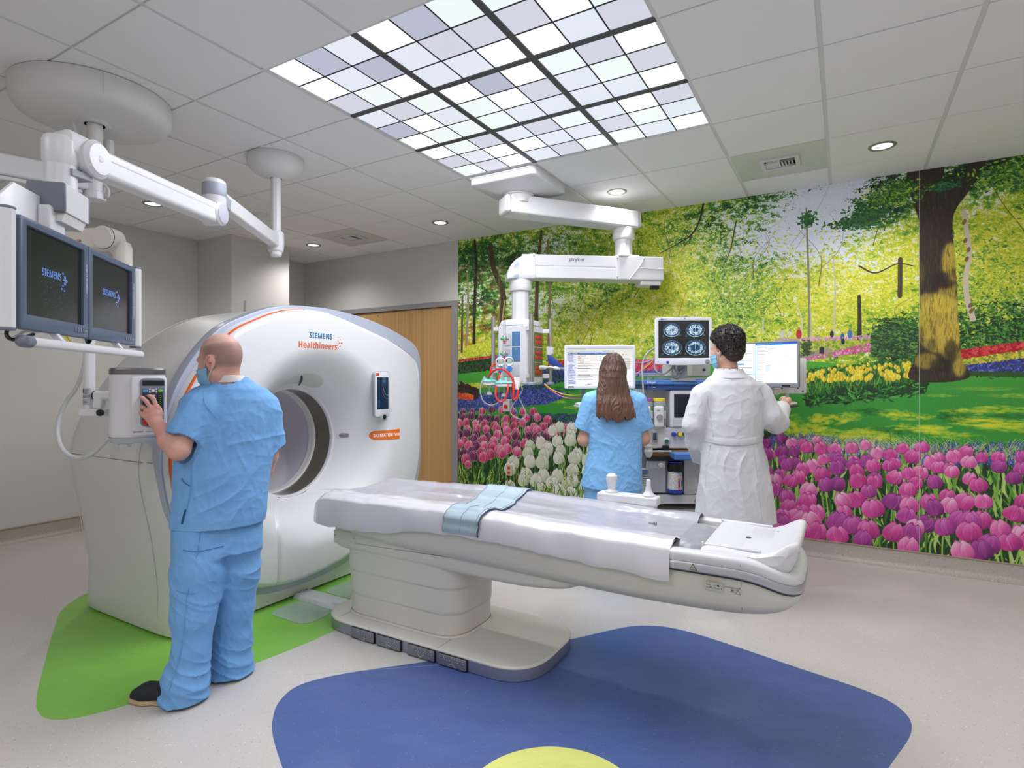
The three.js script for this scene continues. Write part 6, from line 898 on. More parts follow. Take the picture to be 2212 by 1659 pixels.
  const cl = new THREE.Group(); cl.name = 'clamp'; cl.position.set(W.x, 1.276, W.z); cl.rotation.y = YAW; A.add(cl);
  part('clamp_block', mv(box(0.135, 0.038, 0.06, 0.008), 0.032, 0, 0), M.white, cl);
  part('clamp_knob', [mv(lathe([[0, 0], [0.014, 0], [0.017, 0.004], [0.017, 0.016], [0.012, 0.022], [0, 0.022]], 8, 0.3), 0.083, 0.0, 0.03, Math.PI / 2)], M.black, cl);
  part('elbow_block', [mv(box(0.048, 0.09, 0.045, 0.012), 0.052, 0.06, 0), rod(V(0.03, 0.082, 0), V(0.15, 0.084, 0), 0.024, 0.024, 0.004, 28), rod(V(0.15, 0.084, 0), V(0.166, 0.084, 0), 0.032, 0.038, 0.004, 28)], M.white, cl);
  part('elbow_ring', [rod(V(0.028, 0.082, 0), V(0.034, 0.082, 0), 0.0255, 0.0255, 0.001, 28), rod(V(0.128, 0.084, 0), V(0.136, 0.084, 0), 0.0265, 0.0265, 0.001, 28)], M.black, cl);
  rebase(A, V(c.x, H, c.z));
  single('injector_hose', tube([V(-3.326,1.58,-1.42), V(-3.361,1.487,-1.422), V(-3.427,1.397,-1.419), V(-3.5,1.315,-1.4), V(-3.531,1.211,-1.381), V(-3.505,1.129,-1.373), V(-3.45,1.065,-1.382), V(-3.386,1.038,-1.408), V(-3.306,1.059,-1.432), V(-3.23,1.113,-1.452), V(-3.144,1.17,-1.456), V(-3.115,1.221,-1.462)], 0.0105, 90, 12), M.lightGrey, 'thick pale grey hose looping from the post to the injector', 'hose');
}
{ // contrast injector head
  const o = thing('contrast_injector', 'white contrast injector head with dark keypad hanging beside the man', 'injector', [-3.015,1.316,-1.508], YAW + 0.68);
  part('case', loft([[-0.16, 0.92], [-0.155, 0.97], [-0.14, 1.0], [0.0, 1.0], [0.13, 0.985], [0.142, 0.98], [0.148, 0.965]].map(([y, s]) => smooth([[0.112, -0.08], [0.115, 0], [0.108, 0.07], [0.07, 0.088], [0, 0.09], [-0.03, 0.082], [-0.075, 0.06], [-0.108, 0.03], [-0.113, -0.04], [-0.10, -0.085], [0, -0.09]], 72).map(([x, z]) => V(x * s, y, z * s))), { cap0: true, cap1: true, flip: true }), M.white, o);
  part('top_cover', loft([[0.148, 0.985], [0.150, 1.01], [0.168, 1.01], [0.176, 0.995], [0.179, 0.96]].map(([y, s]) => smooth([[0.112, -0.08], [0.115, 0], [0.108, 0.07], [0.07, 0.088], [0, 0.09], [-0.03, 0.082], [-0.075, 0.06], [-0.108, 0.03], [-0.113, -0.04], [-0.10, -0.085], [0, -0.09]], 72).map(([x, z]) => V(x * s, y, z * s))), { cap0: true, cap1: true, flip: true }), std(0x77767a, 0.32, { metalness: 0.6 }), o);
  part('front_panel', mv(prism(roundRect(0.146, 0.285, 0.012), 0.03, 0.008, 8, 3), 0.038, -0.005, 0.085), M.white, o);
  const kp = new THREE.Group(); kp.name = 'keypad'; kp.position.set(0.052, 0.012, 0.1005); o.add(kp);
  const kb = new THREE.Shape(); kb.moveTo(-0.052, 0.10); kb.quadraticCurveTo(-0.05, 0.117, -0.03, 0.118); kb.lineTo(0.03, 0.118); kb.quadraticCurveTo(0.05, 0.117, 0.052, 0.10); kb.lineTo(0.045, -0.10); kb.quadraticCurveTo(0.04, -0.118, 0, -0.12); kb.quadraticCurveTo(-0.045, -0.118, -0.05, -0.10); kb.closePath();
  part('keypad_base', mv(prism(kb, 0.008, 0.003, 14), 0, 0, 0.002), std(0x7d8290, 0.4), kp);
  part('keypad_field', mv(prism(outline([[-0.043, 0.066], [0.045, 0.066], [0.038, -0.1], [0.02, -0.112], [-0.02, -0.112], [-0.043, -0.1]]), 0.004, 0.001), 0, 0, 0.006), std(0x37373d, 0.4), kp);
  part('display', slab(-0.043, 0.047, 0.083, 0.107, 0.004, 0.0085, 0.001), phys(0x0c0d12, 0.1), kp);
  part('key', slab(-0.041, -0.020, 0.052, 0.063, 0.007, 0.0095, 0.002), std(0x4fb3dd, 0.4), kp); part('key', slab(0.022, 0.043, 0.052, 0.063, 0.007, 0.0095, 0.002), std(0x86cf4e, 0.4), kp); part('key', slab(-0.007, 0.008, 0.051, 0.064, 0.007, 0.0095, 0.002), M.white, kp);
  for (const [x, y] of [[-0.0135, 0.064], [-0.0135, 0.051], [0.0145, 0.064], [0.0145, 0.051]]) part('key', mv(lathe([[0, 0.0025], [0.004, 0.0025], [0.005, 0]], 18), x, y, 0.007, Math.PI / 2), M.white, kp);
  const lane = (x0, x1, y0, y1, color, n) => { part('key_lane', mv(prism(outline([[x0, y1], [x1, y1 - 0.003], [x1, y0 + 0.003], [x0, y0]]), 0.003, 0.0008), 0, 0, 0.0085), std(0x15171e, 0.35), kp); part('arrows', Array.from({ length: n }, (_, i) => { const y = lerp(y1 - 0.012, y0 + 0.012, i / (n - 1)), m = (x0 + x1) / 2, up = i < n * 0.62 ? 1 : -1; return [rod(V(m - 0.007, y - 0.002 * up, 0.0105), V(m, y + 0.003 * up, 0.0105), 0.0009, 0.0009, 0.0002, 6), rod(V(m, y + 0.003 * up, 0.0105), V(m + 0.007, y - 0.002 * up, 0.0105), 0.0009, 0.0009, 0.0002, 6)]; }).flat(), color, kp).userData.kind = 'stuff'; };
  lane(-0.041, -0.016, -0.075, 0.044, std(0x6ea8e8, 0.4), 11); lane(0.019, 0.042, -0.06, 0.044, std(0x7fd04f, 0.4), 9);
  part('start_key', mv(prism(outline([[-0.009, 0.005], [0.009, 0.005], [0.005, -0.007], [-0.005, -0.007]]), 0.003, 0.001), 0.001, 0.032, 0.009), M.white, kp);
  part('stop_key', mv(lathe([[0, 0.003], [0.013, 0.003], [0.0155, 0]], 30), -0.027, -0.092, 0.0075, Math.PI / 2), std(0xd8262b, 0.35), kp);
  const dev = print(0.1, 0.012, 300, 36, (g) => { g.font = 'italic bold 30px sans-serif'; g.fillStyle = '#a8383c'; g.fillText('MEDRAD', 2, 27, 150); g.fillStyle = '#555'; g.font = '24px sans-serif'; g.fillText('Stellant FLEX', 162, 26, 134); }); stick(dev, 'print', o, 0.02, -0.128, 0.1009);
  const dv2 = print(0.12, 0.012, 360, 36, (g) => { g.font = 'italic bold 30px sans-serif'; g.fillStyle = '#a8383c'; g.fillText('MEDRAD', 2, 27, 170); g.fillStyle = '#555'; g.font = '24px sans-serif'; g.fillText('Stellant FLEX', 182, 26, 170); }); stick(dv2, 'print', o, -0.027, -0.03, 0.0975, -0.2, 0, -Math.PI / 2);
  part('drip_skirt', loft([[-0.158, 1.0], [-0.16, 1.005], [-0.182, 0.97], [-0.184, 0.9]].map(([y, s]) => smooth([[0.112, -0.08], [0.115, 0], [0.108, 0.07], [0.07, 0.092], [0, 0.094], [-0.03, 0.086], [-0.075, 0.064], [-0.108, 0.03], [-0.113, -0.04], [-0.10, -0.085], [0, -0.09]], 72).map(([x, z]) => V(x * s, y, z * s))), { cap1: true, flip: true }), phys(0xb9c3ce, 0.25, { transparent: true, opacity: 0.75, clearcoat: 0.5 }), o);
  for (const x of [-0.055, 0.04]) part('syringe_socket', mv(lathe([[0, -0.018], [0.024, -0.018], [0.027, -0.012], [0.028, 0.004]], 30), x, -0.186, 0.03), phys(0xdde2e6, 0.2, { transparent: true, opacity: 0.6 }), o);
}

// ---------------------------------------------------------------- anaesthesia workplace in front of the mural
const WP = [-1.019,0,-4.498];
const glowScreen = (w, h, draw, k = 0.85, rough = 0.25) => { const map = tex(canvas(w, h, draw)); return new THREE.MeshPhysicalMaterial({ color: 0x08090a, roughness: rough, emissive: 0xffffff, emissiveIntensity: k, emissiveMap: map, side: THREE.DoubleSide }); };
const scribble = (c, r, x, y, w, h, col) => { c.fillStyle = col; let k = x; while (k < x + w - 2) { const l = 3 + r() * 12; c.fillRect(k, y, Math.min(l, x + w - k), h); k += l + 3; } };
{ // anaesthesia machine
  const o = thing('anaesthesia_machine', 'white and blue anaesthesia machine standing between the woman and the doctor', 'medical machine', WP, YAW);
  const q = (a, b) => [a, b], bar = (A, B, z0, z1, r = 0.006) => { const [x0, y0] = A, [x1, y1] = B; return mv(box(Math.abs(x1 - x0), Math.abs(y1 - y0), z1 - z0, r, 2), (x0 + x1) / 2, (y0 + y1) / 2, (z0 + z1) / 2); };
  const p = (...v) => v.slice(0, 2);
  const L = V(-.346,1.337,0).x, Rr = V(0.371,1.337,0).x;
  part('base', [bar([L - 0.005, 0.10], [Rr, 0.44], -0.56, -0.02), bar([L + 0.04, 0.035], [Rr - 0.03, 0.11], -0.5, -0.06)], std(0xb9bbbb, 0.5), o);
  for (const [x, z] of [[L + 0.06, -0.08], [Rr - 0.06, -0.08], [L + 0.06, -0.5], [Rr - 0.06, -0.5]]) part('castor', [mv(lathe([[0, -0.02], [0.03, -0.02], [0.05, -0.012], [0.05, 0.012], [0.03, 0.02], [0, 0.02]], 28), x, 0.05, z, 0, 0, Math.PI / 2)], M.dark, o);
  part('drawer', bar(p(-.338,0.486,0), p(0.371,0.557,0), -0.5, 0.005), M.white, o); part('drawer_lock', mv(lathe([[0, 0.008], [0.011, 0.008], [0.013, 0]], 22), 0.028,0.511,0.003, Math.PI / 2), M.steel, o);
  part('cabinet', bar(p(-.335,0.561,0), p(0.371,0.839,0), -0.56, -0.06), M.offwhite, o);
  part('cabinet_door', bar(p(-.331,0.571,0), p(-.196,0.774,0), -0.07, -0.01), M.lightGrey, o);
  part('side_panel', bar(p(-.057,0.564,0), p(0.371,0.839,0), -0.07, 0.0), M.lightGrey, o);
  stick(print(0.075, 0.085, 150, 170, (c) => { c.fillStyle = '#e4e4e2'; c.fillRect(0, 0, 150, 170); const r = rng(3); for (let i = 0; i < 15; i++) scribble(c, r, 8, 8 + i * 10.5, 90 + r() * 44, 4, '#9a9a98'); }), 'print', o, ...[0.006,0.647,0.002]);
  part('ventilator_unit', bar(p(-.346,0.76,0), p(-.2,0.831,0), -0.3, 0.02, 0.02), M.white, o); part('unit_knob', mv(lathe([[0, 0.022], [0.017, 0.02], [0.02, 0.012], [0.02, 0]], 26), -.248,0.792,0.022, Math.PI / 2), M.lightGrey, o);
  // soda lime canister
  const can = new THREE.Group(); can.name = 'absorber'; can.position.set(-.128,0.66,0); can.position.z = 0.0; o.add(can);
  part('cap', [mv(lathe([[0.045, 0.145], [0.052, 0.14], [0.056, 0.12], [0.056, 0.09], [0.05, 0.078], [0, 0.078]], 36), 0, 0, 0)], M.black, can); part('cap_ring', lathe([[0.046, 0.146], [0.054, 0.147], [0.054, 0.154], [0, 0.155]], 36), std(0x2b4fd0, 0.4), can);
  part('jar', lathe([[0.048, 0.078], [0.054, 0.07], [0.059, -0.06], [0.054, -0.066], [0, -0.066]], 40), std(0xffffff, 0.35, { map: tex(canvas(512, 256, (c, w, h) => { const r = rng(4); c.fillStyle = '#e6e5e2'; c.fillRect(0, 0, w, h); for (let i = 0; i < 5200; i++) { c.fillStyle = pickc(r, ['#f6f5f2', '#cfcdc8', '#bdbab4', '#dfddd8']); c.beginPath(); c.arc(r() * w, r() * h, 1.4 + r() * 1.6, 0, 7); c.fill(); } for (const u of [0.02, 0.52]) for (let i = 0; i < 3; i++) for (let j = 0; j < 2; j++) { c.fillStyle = i || j ? '#b9c8ea' : '#e08a5a'; c.fillRect((u + i * 0.075) * w, 128 + j * 54, 32, 46); c.fillStyle = '#3a5aa0'; c.beginPath(); c.arc((u + i * 0.075) * w + 15, 150 + j * 54, 9, 0, 7); c.fill(); c.fillRect((u + i * 0.075) * w + 6, 158 + j * 54, 16, 8); } }), [1, 1]) }), can);
  part('foot', lathe([[0.0605, -0.055], [0.0615, -0.068], [0.055, -0.082], [0.03, -0.088], [0, -0.088]], 36), std(0x2443c4, 0.35), can);
  // breathing system: amber deck, black rail, blue writing tray
  part('deck', bar(p(-.321,0.856,0), p(0.021,0.903,0), -0.4, 0.03), std(0x7c4f24, 0.3), o); part('deck_edge', bar(p(-.321,0.888,0), p(-.16,0.903,0), -0.1, 0.034), std(0xc8cacb, 0.4), o);
  part('front_rail', bar(p(-.347,0.824,0.02), p(-.074,0.863,0.02), 0.0, 0.045), M.black, o); part('rail_screw', ball(0.008, -.339,0.848,0.045, 1, 1, 0.5), M.steel, o);
  part('writing_tray', [bar(p(-.176,0.846,0.08), p(0.241,0.895,0.08), -0.12, 0.16, 0.01)], M.blue, o);
  part('valve_block', [bar(p(-.224,0.881,0), p(-.178,0.938,0), -0.06, 0.03)], M.black, o);
  part('water_trap', [mv(lathe([[0, -0.05], [0.018, -0.048], [0.03, -0.02], [0.034, 0.0], [0.03, 0.006], [0.03, 0.026], [0.034, 0.03], [0.034, 0.044], [0, 0.046]], 30), -.355,0.908,0.1)], M.offwhite, o);
  // control panel
  part('control_panel', bar(p(-.342,0.91,0), p(0.371,1.074,0), -0.5, -0.01, 0.012), M.white, o);
  part('panel_bay', mv(lathe([[0, 0.004], [0.085, 0.004], [0.088, 0]], 40), -.278,1.001,-.012, Math.PI / 2), M.offwhite, o);
  part('flow_window', [mv(prism(roundRect(0.042, 0.078, 0.008), 0.02, 0.004), -.283,1.006,0)], M.steel, o); part('flow_glass', mv(prism(roundRect(0.026, 0.055, 0.004), 0.006, 0.001), -.286,1.007,0.012), std(0x243a58, 0.15), o);
  part('vent_knob', mv(lathe([[0, 0.014], [0.016, 0.013], [0.02, 0.006], [0.026, 0.004], [0.03, 0]], 30), -.188,0.97,-.008, Math.PI / 2), M.offwhite, o); part('vent_mark', mv(lathe([[0, 0.003], [0.015, 0.003], [0.016, 0]], 26), -.192,0.971,0.006, Math.PI / 2), std(0x1f7a54, 0.4), o);
  [[1455, 0x2345b8], [1467, 0xe8d52a], [1479, 0x2b8a3e]].forEach(([px, col], i) => { const x = lerp(V(-.139,1.024,0).x, V(-.053,1.024,0).x, i / 2), y = V(-.139,1.024,0).y; part('valve', [mv(lathe([[0, 0], [0.016, 0], [0.018, 0.01], [0.014, 0.03]], 24), x, y, -0.008, Math.PI / 2)], M.dark, o); part('valve_cap', mv(lathe([[0, 0.042], [0.013, 0.041], [0.016, 0.034], [0.016, 0.024]], 12, 0.3), x, y, -0.008, Math.PI / 2), std(col, 0.4), o); });
  // upper housing with the ventilator screen
  part('upper_back', bar(p(-.346,1.07,0), p(0.371,1.369,0), -0.5, -0.16), M.offwhite, o);
  part('screen_housing', bar(p(-.164,1.074,0), p(0.371,1.362,0), -0.2, 0.0, 0.012), M.white, o);
  part('screen', bar(p(-.135,1.152,0), p(0.128,1.33,0), -0.004, 0.003, 0.002), phys(0x1b2130, 0.15), o);
  part('button_field', bar(p(-.143,1.084,0), p(0.128,1.141,0), -0.004, 0.003, 0.002), M.lightGrey, o);
  for (let i = 0; i < 6; i++) part('button', bar([V(-.139,1.092,0).x + i * 0.019, V(-.139,1.084,0).y + 0.004], [V(-.139,1.092,0).x + i * 0.019 + 0.012, V(-.139,1.084,0).y + 0.012], 0.002, 0.006, 0.002), M.white, o);
  part('header', [bar(p(-.342,1.366,0), p(0.371,1.405,0), -0.5, 0.0, 0.006)], std(0x3f68ab, 0.42), o);
  part('top_shelf', bar(p(-.381,1.405,0), p(0.385,1.441,0), -0.52, 0.03, 0.008), M.blue, o);
  stick(print(0.07, 0.03, 210, 90, (c) => { c.fillStyle = '#eef2fa'; c.font = 'bold 66px sans-serif'; c.fillText('Dräger', 4, 66, 200); }), 'logo', o, ...[-.316,1.423,0.032]);
  stick(print(0.042, 0.015, 126, 45, (c) => { c.fillStyle = '#24408c'; c.fillRect(0, 0, 126, 45); c.strokeStyle = '#dfe6f5'; c.lineWidth = 5; c.beginPath(); c.arc(24, 22, 11, 0, 7); c.moveTo(44, 22); c.lineTo(62, 12); c.lineTo(62, 34); c.closePath(); c.stroke(); c.fillStyle = '#dfe6f5'; c.fillRect(72, 14, 46, 18); }), 'print', o, ...[-.296,1.384,0.002]);
  part('rear_rail', [bar(p(-.325,1.472,-.35), p(0.056,1.499,-.35), -0.37, -0.33, 0.004)], M.silver, o); part('shelf_plate', bar(p(-.205,1.441,-.1), p(0.418,1.463,-.1), -0.45, -0.05, 0.003), M.silver, o);
  for (const x of [V(-.252,1.465,-.35).x, V(0.037,1.465,-.35).x]) part('rail_post', slab(x - 0.012, x + 0.012, 1.44, 1.5, -0.37, -0.34, 0.003), M.silver, o);
  for (const [x0, x1] of [[1444, 1468], [1492, 1530]]) { const b = V(-.116,1.452,-.2), X0 = (x0 - 1494) * 4.6 / 1235 + 0.063, X1 = (x1 - 1494) * 4.6 / 1235 + 0.063; part('module_box', slab(X0, X1, b.y + 0.02, b.y + 0.115, -0.4, -0.15, 0.006), std(0xc3c4bd, 0.5), o); part('module_knob', mv(lathe([[0, 0.012], [0.009, 0.012], [0.011, 0]], 20), (X0 + X1) / 2 + 0.02, b.y + 0.07, -0.15, Math.PI / 2), M.dark, o); }
  // breathing hose, bag mount and scavenger on the left flank
  part('bag_mount', tube([V(-.359,1.073,0.04), V(-.377,1.029,0.06), V(-.398,0.987,0.06), V(-.405,0.945,0.06)], 0.017, 30, 12), M.yellow, o); part('breathing_hose', tube([V(-.402,0.98,0.06), V(-.39,0.925,0.07), V(-.387,0.866,0.07), V(-.394,0.778,0.07)], 0.026, 40, 14), M.greyPlastic, o);
  part('hose_arm', rod(V(-.405,0.875,0.06), V(-.348,0.844,0.04), 0.022, 0.026), M.black, o);
  part('scavenger', [mv(lathe([[0, -0.16], [0.03, -0.16], [0.032, -0.05], [0.028, -0.045], [0.028, 0.0], [0, 0]], 30), -.376,0.639,0.04)], M.clearTube, o); part('scavenger_top', Array.from({ length: 5 }, (_, i) => mv(lathe([[0.0, 0.0], [0.034, 0.0], [0.034, 0.01], [0, 0.01]], 30), ...V(-.376,0.643,0.04).add(V(0, 0.004 + i * 0.017, 0)).toArray())), M.lightGrey, o); part('scavenger_cap', mv(lathe([[0, 0.09], [0.035, 0.09], [0.036, 0.11], [0, 0.115]], 30), -.376,0.643,0.04), std(0x5a7fb4, 0.5), o);
}
function pickc(r, a) { return a[Math.floor(r() * a.length)]; }
{ // vaporizers
  const vap = (label, pos, cap) => {
    const o = thing('vaporizer', label, 'vaporizer', [WP[0], 0, WP[2]], YAW); const v = V(...pos); o.translateX(v.x); o.translateZ(v.z); o.position.y = v.y;
    part('body', [mv(box(0.092, 0.165, 0.07, 0.012), 0, -0.02, 0), mv(box(0.075, 0.17, 0.09, 0.02), -0.012, -0.02, 0.02)], M.offwhite, o);
    part('neck', lathe([[0.052, 0.062], [0.05, 0.09], [0.043, 0.098], [0, 0.1]], 36), std(0x9fa2a5, 0.45), o); part('dial', lathe([[0.04, 0.098], [0.045, 0.1], [0.046, 0.118], [0.042, 0.122], [0, 0.122]], 36), cap, o);
    part('fill_knob', mv(lathe([[0, 0.022], [0.02, 0.02], [0.024, 0.012], [0.022, 0]], 10, 0.3), -0.015, -0.02, 0.062, Math.PI / 2), M.steel, o);
    part('mark', mv(box(0.014, 0.026, 0.002, 0.001), 0.034, 0.042, 0.0362), M.green, o); part('sight_glass', mv(box(0.008, 0.06, 0.003, 0.001), 0.036, -0.06, 0.0362), M.dark, o);
    stick(print(0.05, 0.02, 150, 60, (c) => { c.fillStyle = '#555b66'; c.font = 'bold 34px sans-serif'; c.fillText('Vapor', 8, 36, 110); c.fillRect(8, 46, 96, 4); }), 'print', o, -0.016, 0.03, 0.0655);
  };
  vap('white vaporizer with yellow dial on the anaesthesia machine', [-.244,1.179,-.02], M.yellow); vap('white vaporizer with violet dial, half hidden beside the woman', [-.344,1.179,-.02], M.purple);
}
function panelMonitor(name, label, pos, turn, w, h, border, screenMat, frameMat, arc = 0, deep = 0.045) {
  const o = thing(name, label, 'monitor', pos, turn), s = new THREE.Shape(), rr = 0.014, W = w / 2, Hh = h / 2;
  s.moveTo(-W + rr, -Hh); s.quadraticCurveTo(0, -Hh - arc, W - rr, -Hh); s.quadraticCurveTo(W, -Hh, W, -Hh + rr); s.lineTo(W, Hh - rr); s.quadraticCurveTo(W, Hh, W - rr, Hh); s.quadraticCurveTo(0, Hh + arc, -W + rr, Hh); s.quadraticCurveTo(-W, Hh, -W, Hh - rr); s.lineTo(-W, -Hh + rr); s.quadraticCurveTo(-W, -Hh, -W + rr, -Hh);
  const [bl, br, bt, bb] = border, sw = w - bl - br, sh = h - bt - bb, sx = (bl - br) / 2, sy = (bb - bt) / 2; s.holes.push(roundRect(sw, sh, 0.003, sx, sy));
  part('bezel', prism(s, 0.03, 0.005, 16, 3), frameMat, o);
  part('back_shell', mv(prism(roundRect(w - 0.03, h - 0.03, 0.03), deep, 0.012), 0, 0, -deep / 2 - 0.004), frameMat, o);
  part('screen', mv(new THREE.PlaneGeometry(sw + 0.004, sh + 0.004), sx, sy, 0.008), screenMat, o);
  return o;
}
{ // charting monitor in front of the woman
  const m = panelMonitor('charting_monitor', 'wide pale framed monitor showing a patient form behind the woman', [-1.619,1.541,-4.114], YAW, 0.54, 0.334, [0.022, 0.022, 0.028, 0.029], glowScreen(1120, 620, (c, w, h) => {
    const r = rng(6); c.fillStyle = '#eff1f6'; c.fillRect(0, 0, w, h); c.fillStyle = '#e4e2dc'; c.fillRect(0, 0, w, 62); scribble(c, r, 24, 12, 300, 9, '#a8a8a8'); scribble(c, r, 20, 40, 560, 12, '#6f7a70'); scribble(c, r, 600, 38, 200, 14, '#47626e');
    c.fillStyle = '#6f9fe0'; c.fillRect(10, 66, 850, 40); for (let i = 0; i < 4; i++) { c.fillStyle = ['#d8b14a', '#3f63b8', '#c8a04c', '#d09038'][i]; c.fillRect(30 + i * 38, 74, 24, 22); } scribble(c, r, 180, 74, 300, 14, '#1c2a5c'); scribble(c, r, 540, 74, 280, 12, '#23345c'); scribble(c, r, 180, 92, 620, 10, '#2a3f70');
    c.fillStyle = '#e1e6f8'; c.fillRect(10, 108, 150, h - 118); for (let i = 0; i < 27; i++) if (i !== 7 && i !== 22) scribble(c, r, 22, 118 + i * 18, 60 + r() * 70, 9, '#3a3d9c');
    c.fillStyle = '#fff'; c.fillRect(170, 110, 690, h - 116); scribble(c, r, 184, 124, 140, 8, '#444'); c.fillStyle = '#fbd9d9'; c.fillRect(178, 150, 200, 24); scribble(c, r, 184, 156, 60, 10, '#d8262c'); c.fillStyle = '#ecebe6'; c.fillRect(392, 122, 150, 96); c.strokeStyle = '#b9b9b9'; c.strokeRect(392, 122, 150, 96); for (let i = 0; i < 6; i++) scribble(c, r, 552, 124 + i * 16, 22, 10, '#5a6f8c');
    for (let i = 0; i < 5; i++) scribble(c, r, 182, 186 + i * 18, 90 + r() * 60, 7, '#666'); for (const y of [252, 330, 438]) { c.fillStyle = '#d9d9d6'; c.fillRect(176, y, 380, 20); c.strokeStyle = '#a8a8a4'; c.strokeRect(176, y, 380, 68); scribble(c, r, 182, y + 5, 220, 9, '#444'); scribble(c, r, 182, y + 32, 260, 7, '#777'); scribble(c, r, 182, y + 50, 180, 7, '#777'); } scribble(c, r, 182, 520, 70, 8, '#333'); scribble(c, r, 270, 520, 170, 8, '#3a3d9c'); c.fillStyle = '#d6d2d2'; c.fillRect(340, 592, 90, 20); scribble(c, r, 350, 598, 60, 8, '#b8282c'); scribble(c, r, 340, 578, 30, 8, '#d8262c');
    c.fillStyle = '#e9e7e3'; c.fillRect(870, 62, 250, 90); for (let i = 0; i < 3; i++) { c.fillStyle = ['#e8d24a', '#a85a38', '#c8b84c'][i]; c.beginPath(); c.arc(900 + i * 56, 104, 11, 0, 7); c.fill(); } for (let i = 0; i < 11; i++) { c.fillStyle = i % 2 ? '#dedcd8' : '#f4f3f0'; c.fillRect(880, 156 + i * 18, 230, 18); scribble(c, r, 888, 161 + i * 18, 190, 7, '#777'); } c.fillStyle = '#fafafc'; c.fillRect(880, 360, 230, 110);
  }, 0.9), std(0xdfe3ee, 0.4));
  part('brand_plate', mv(box(0.046, 0.008, 0.002, 0.0006), -0.222, -0.152, 0.0155), M.black, m);
  part('stand_neck', [rod(V(-0.12, -0.165, -0.04), V(-0.12, -0.235, -0.04), 0.014, 0.014), beam(V(-0.12, -0.22, -0.04), V(0.32, -0.22, -0.12), 0.035, 0.03, 0.006)], M.greyPlastic, m);
  const k = thing('keyboard', 'white keyboard tray corner showing left of the woman', 'keyboard', [-1.596,1.257,-4.023], YAW + 0.1);
  part('tray', mv(box(0.34, 0.014, 0.16, 0.005), 0, -0.012, 0), M.lightGrey, k); part('keyboard_body', mv(box(0.33, 0.014, 0.13, 0.005), 0, 0.003, 0), M.white, k); part('tray_arm', beam(V(0.1, -0.02, -0.06), V(0.28, -0.06, -0.16), 0.03, 0.025, 0.004), M.greyPlastic, k);
  const keys = []; for (let i = 0; i < 14; i++) for (let j = 0; j < 5; j++) keys.push(mv(box(0.018, 0.006, 0.018, 0.002, 1), -0.143 + i * 0.022, 0.012, -0.045 + j * 0.022)); part('keys', keys, M.offwhite, k).userData.kind = 'stuff';
}
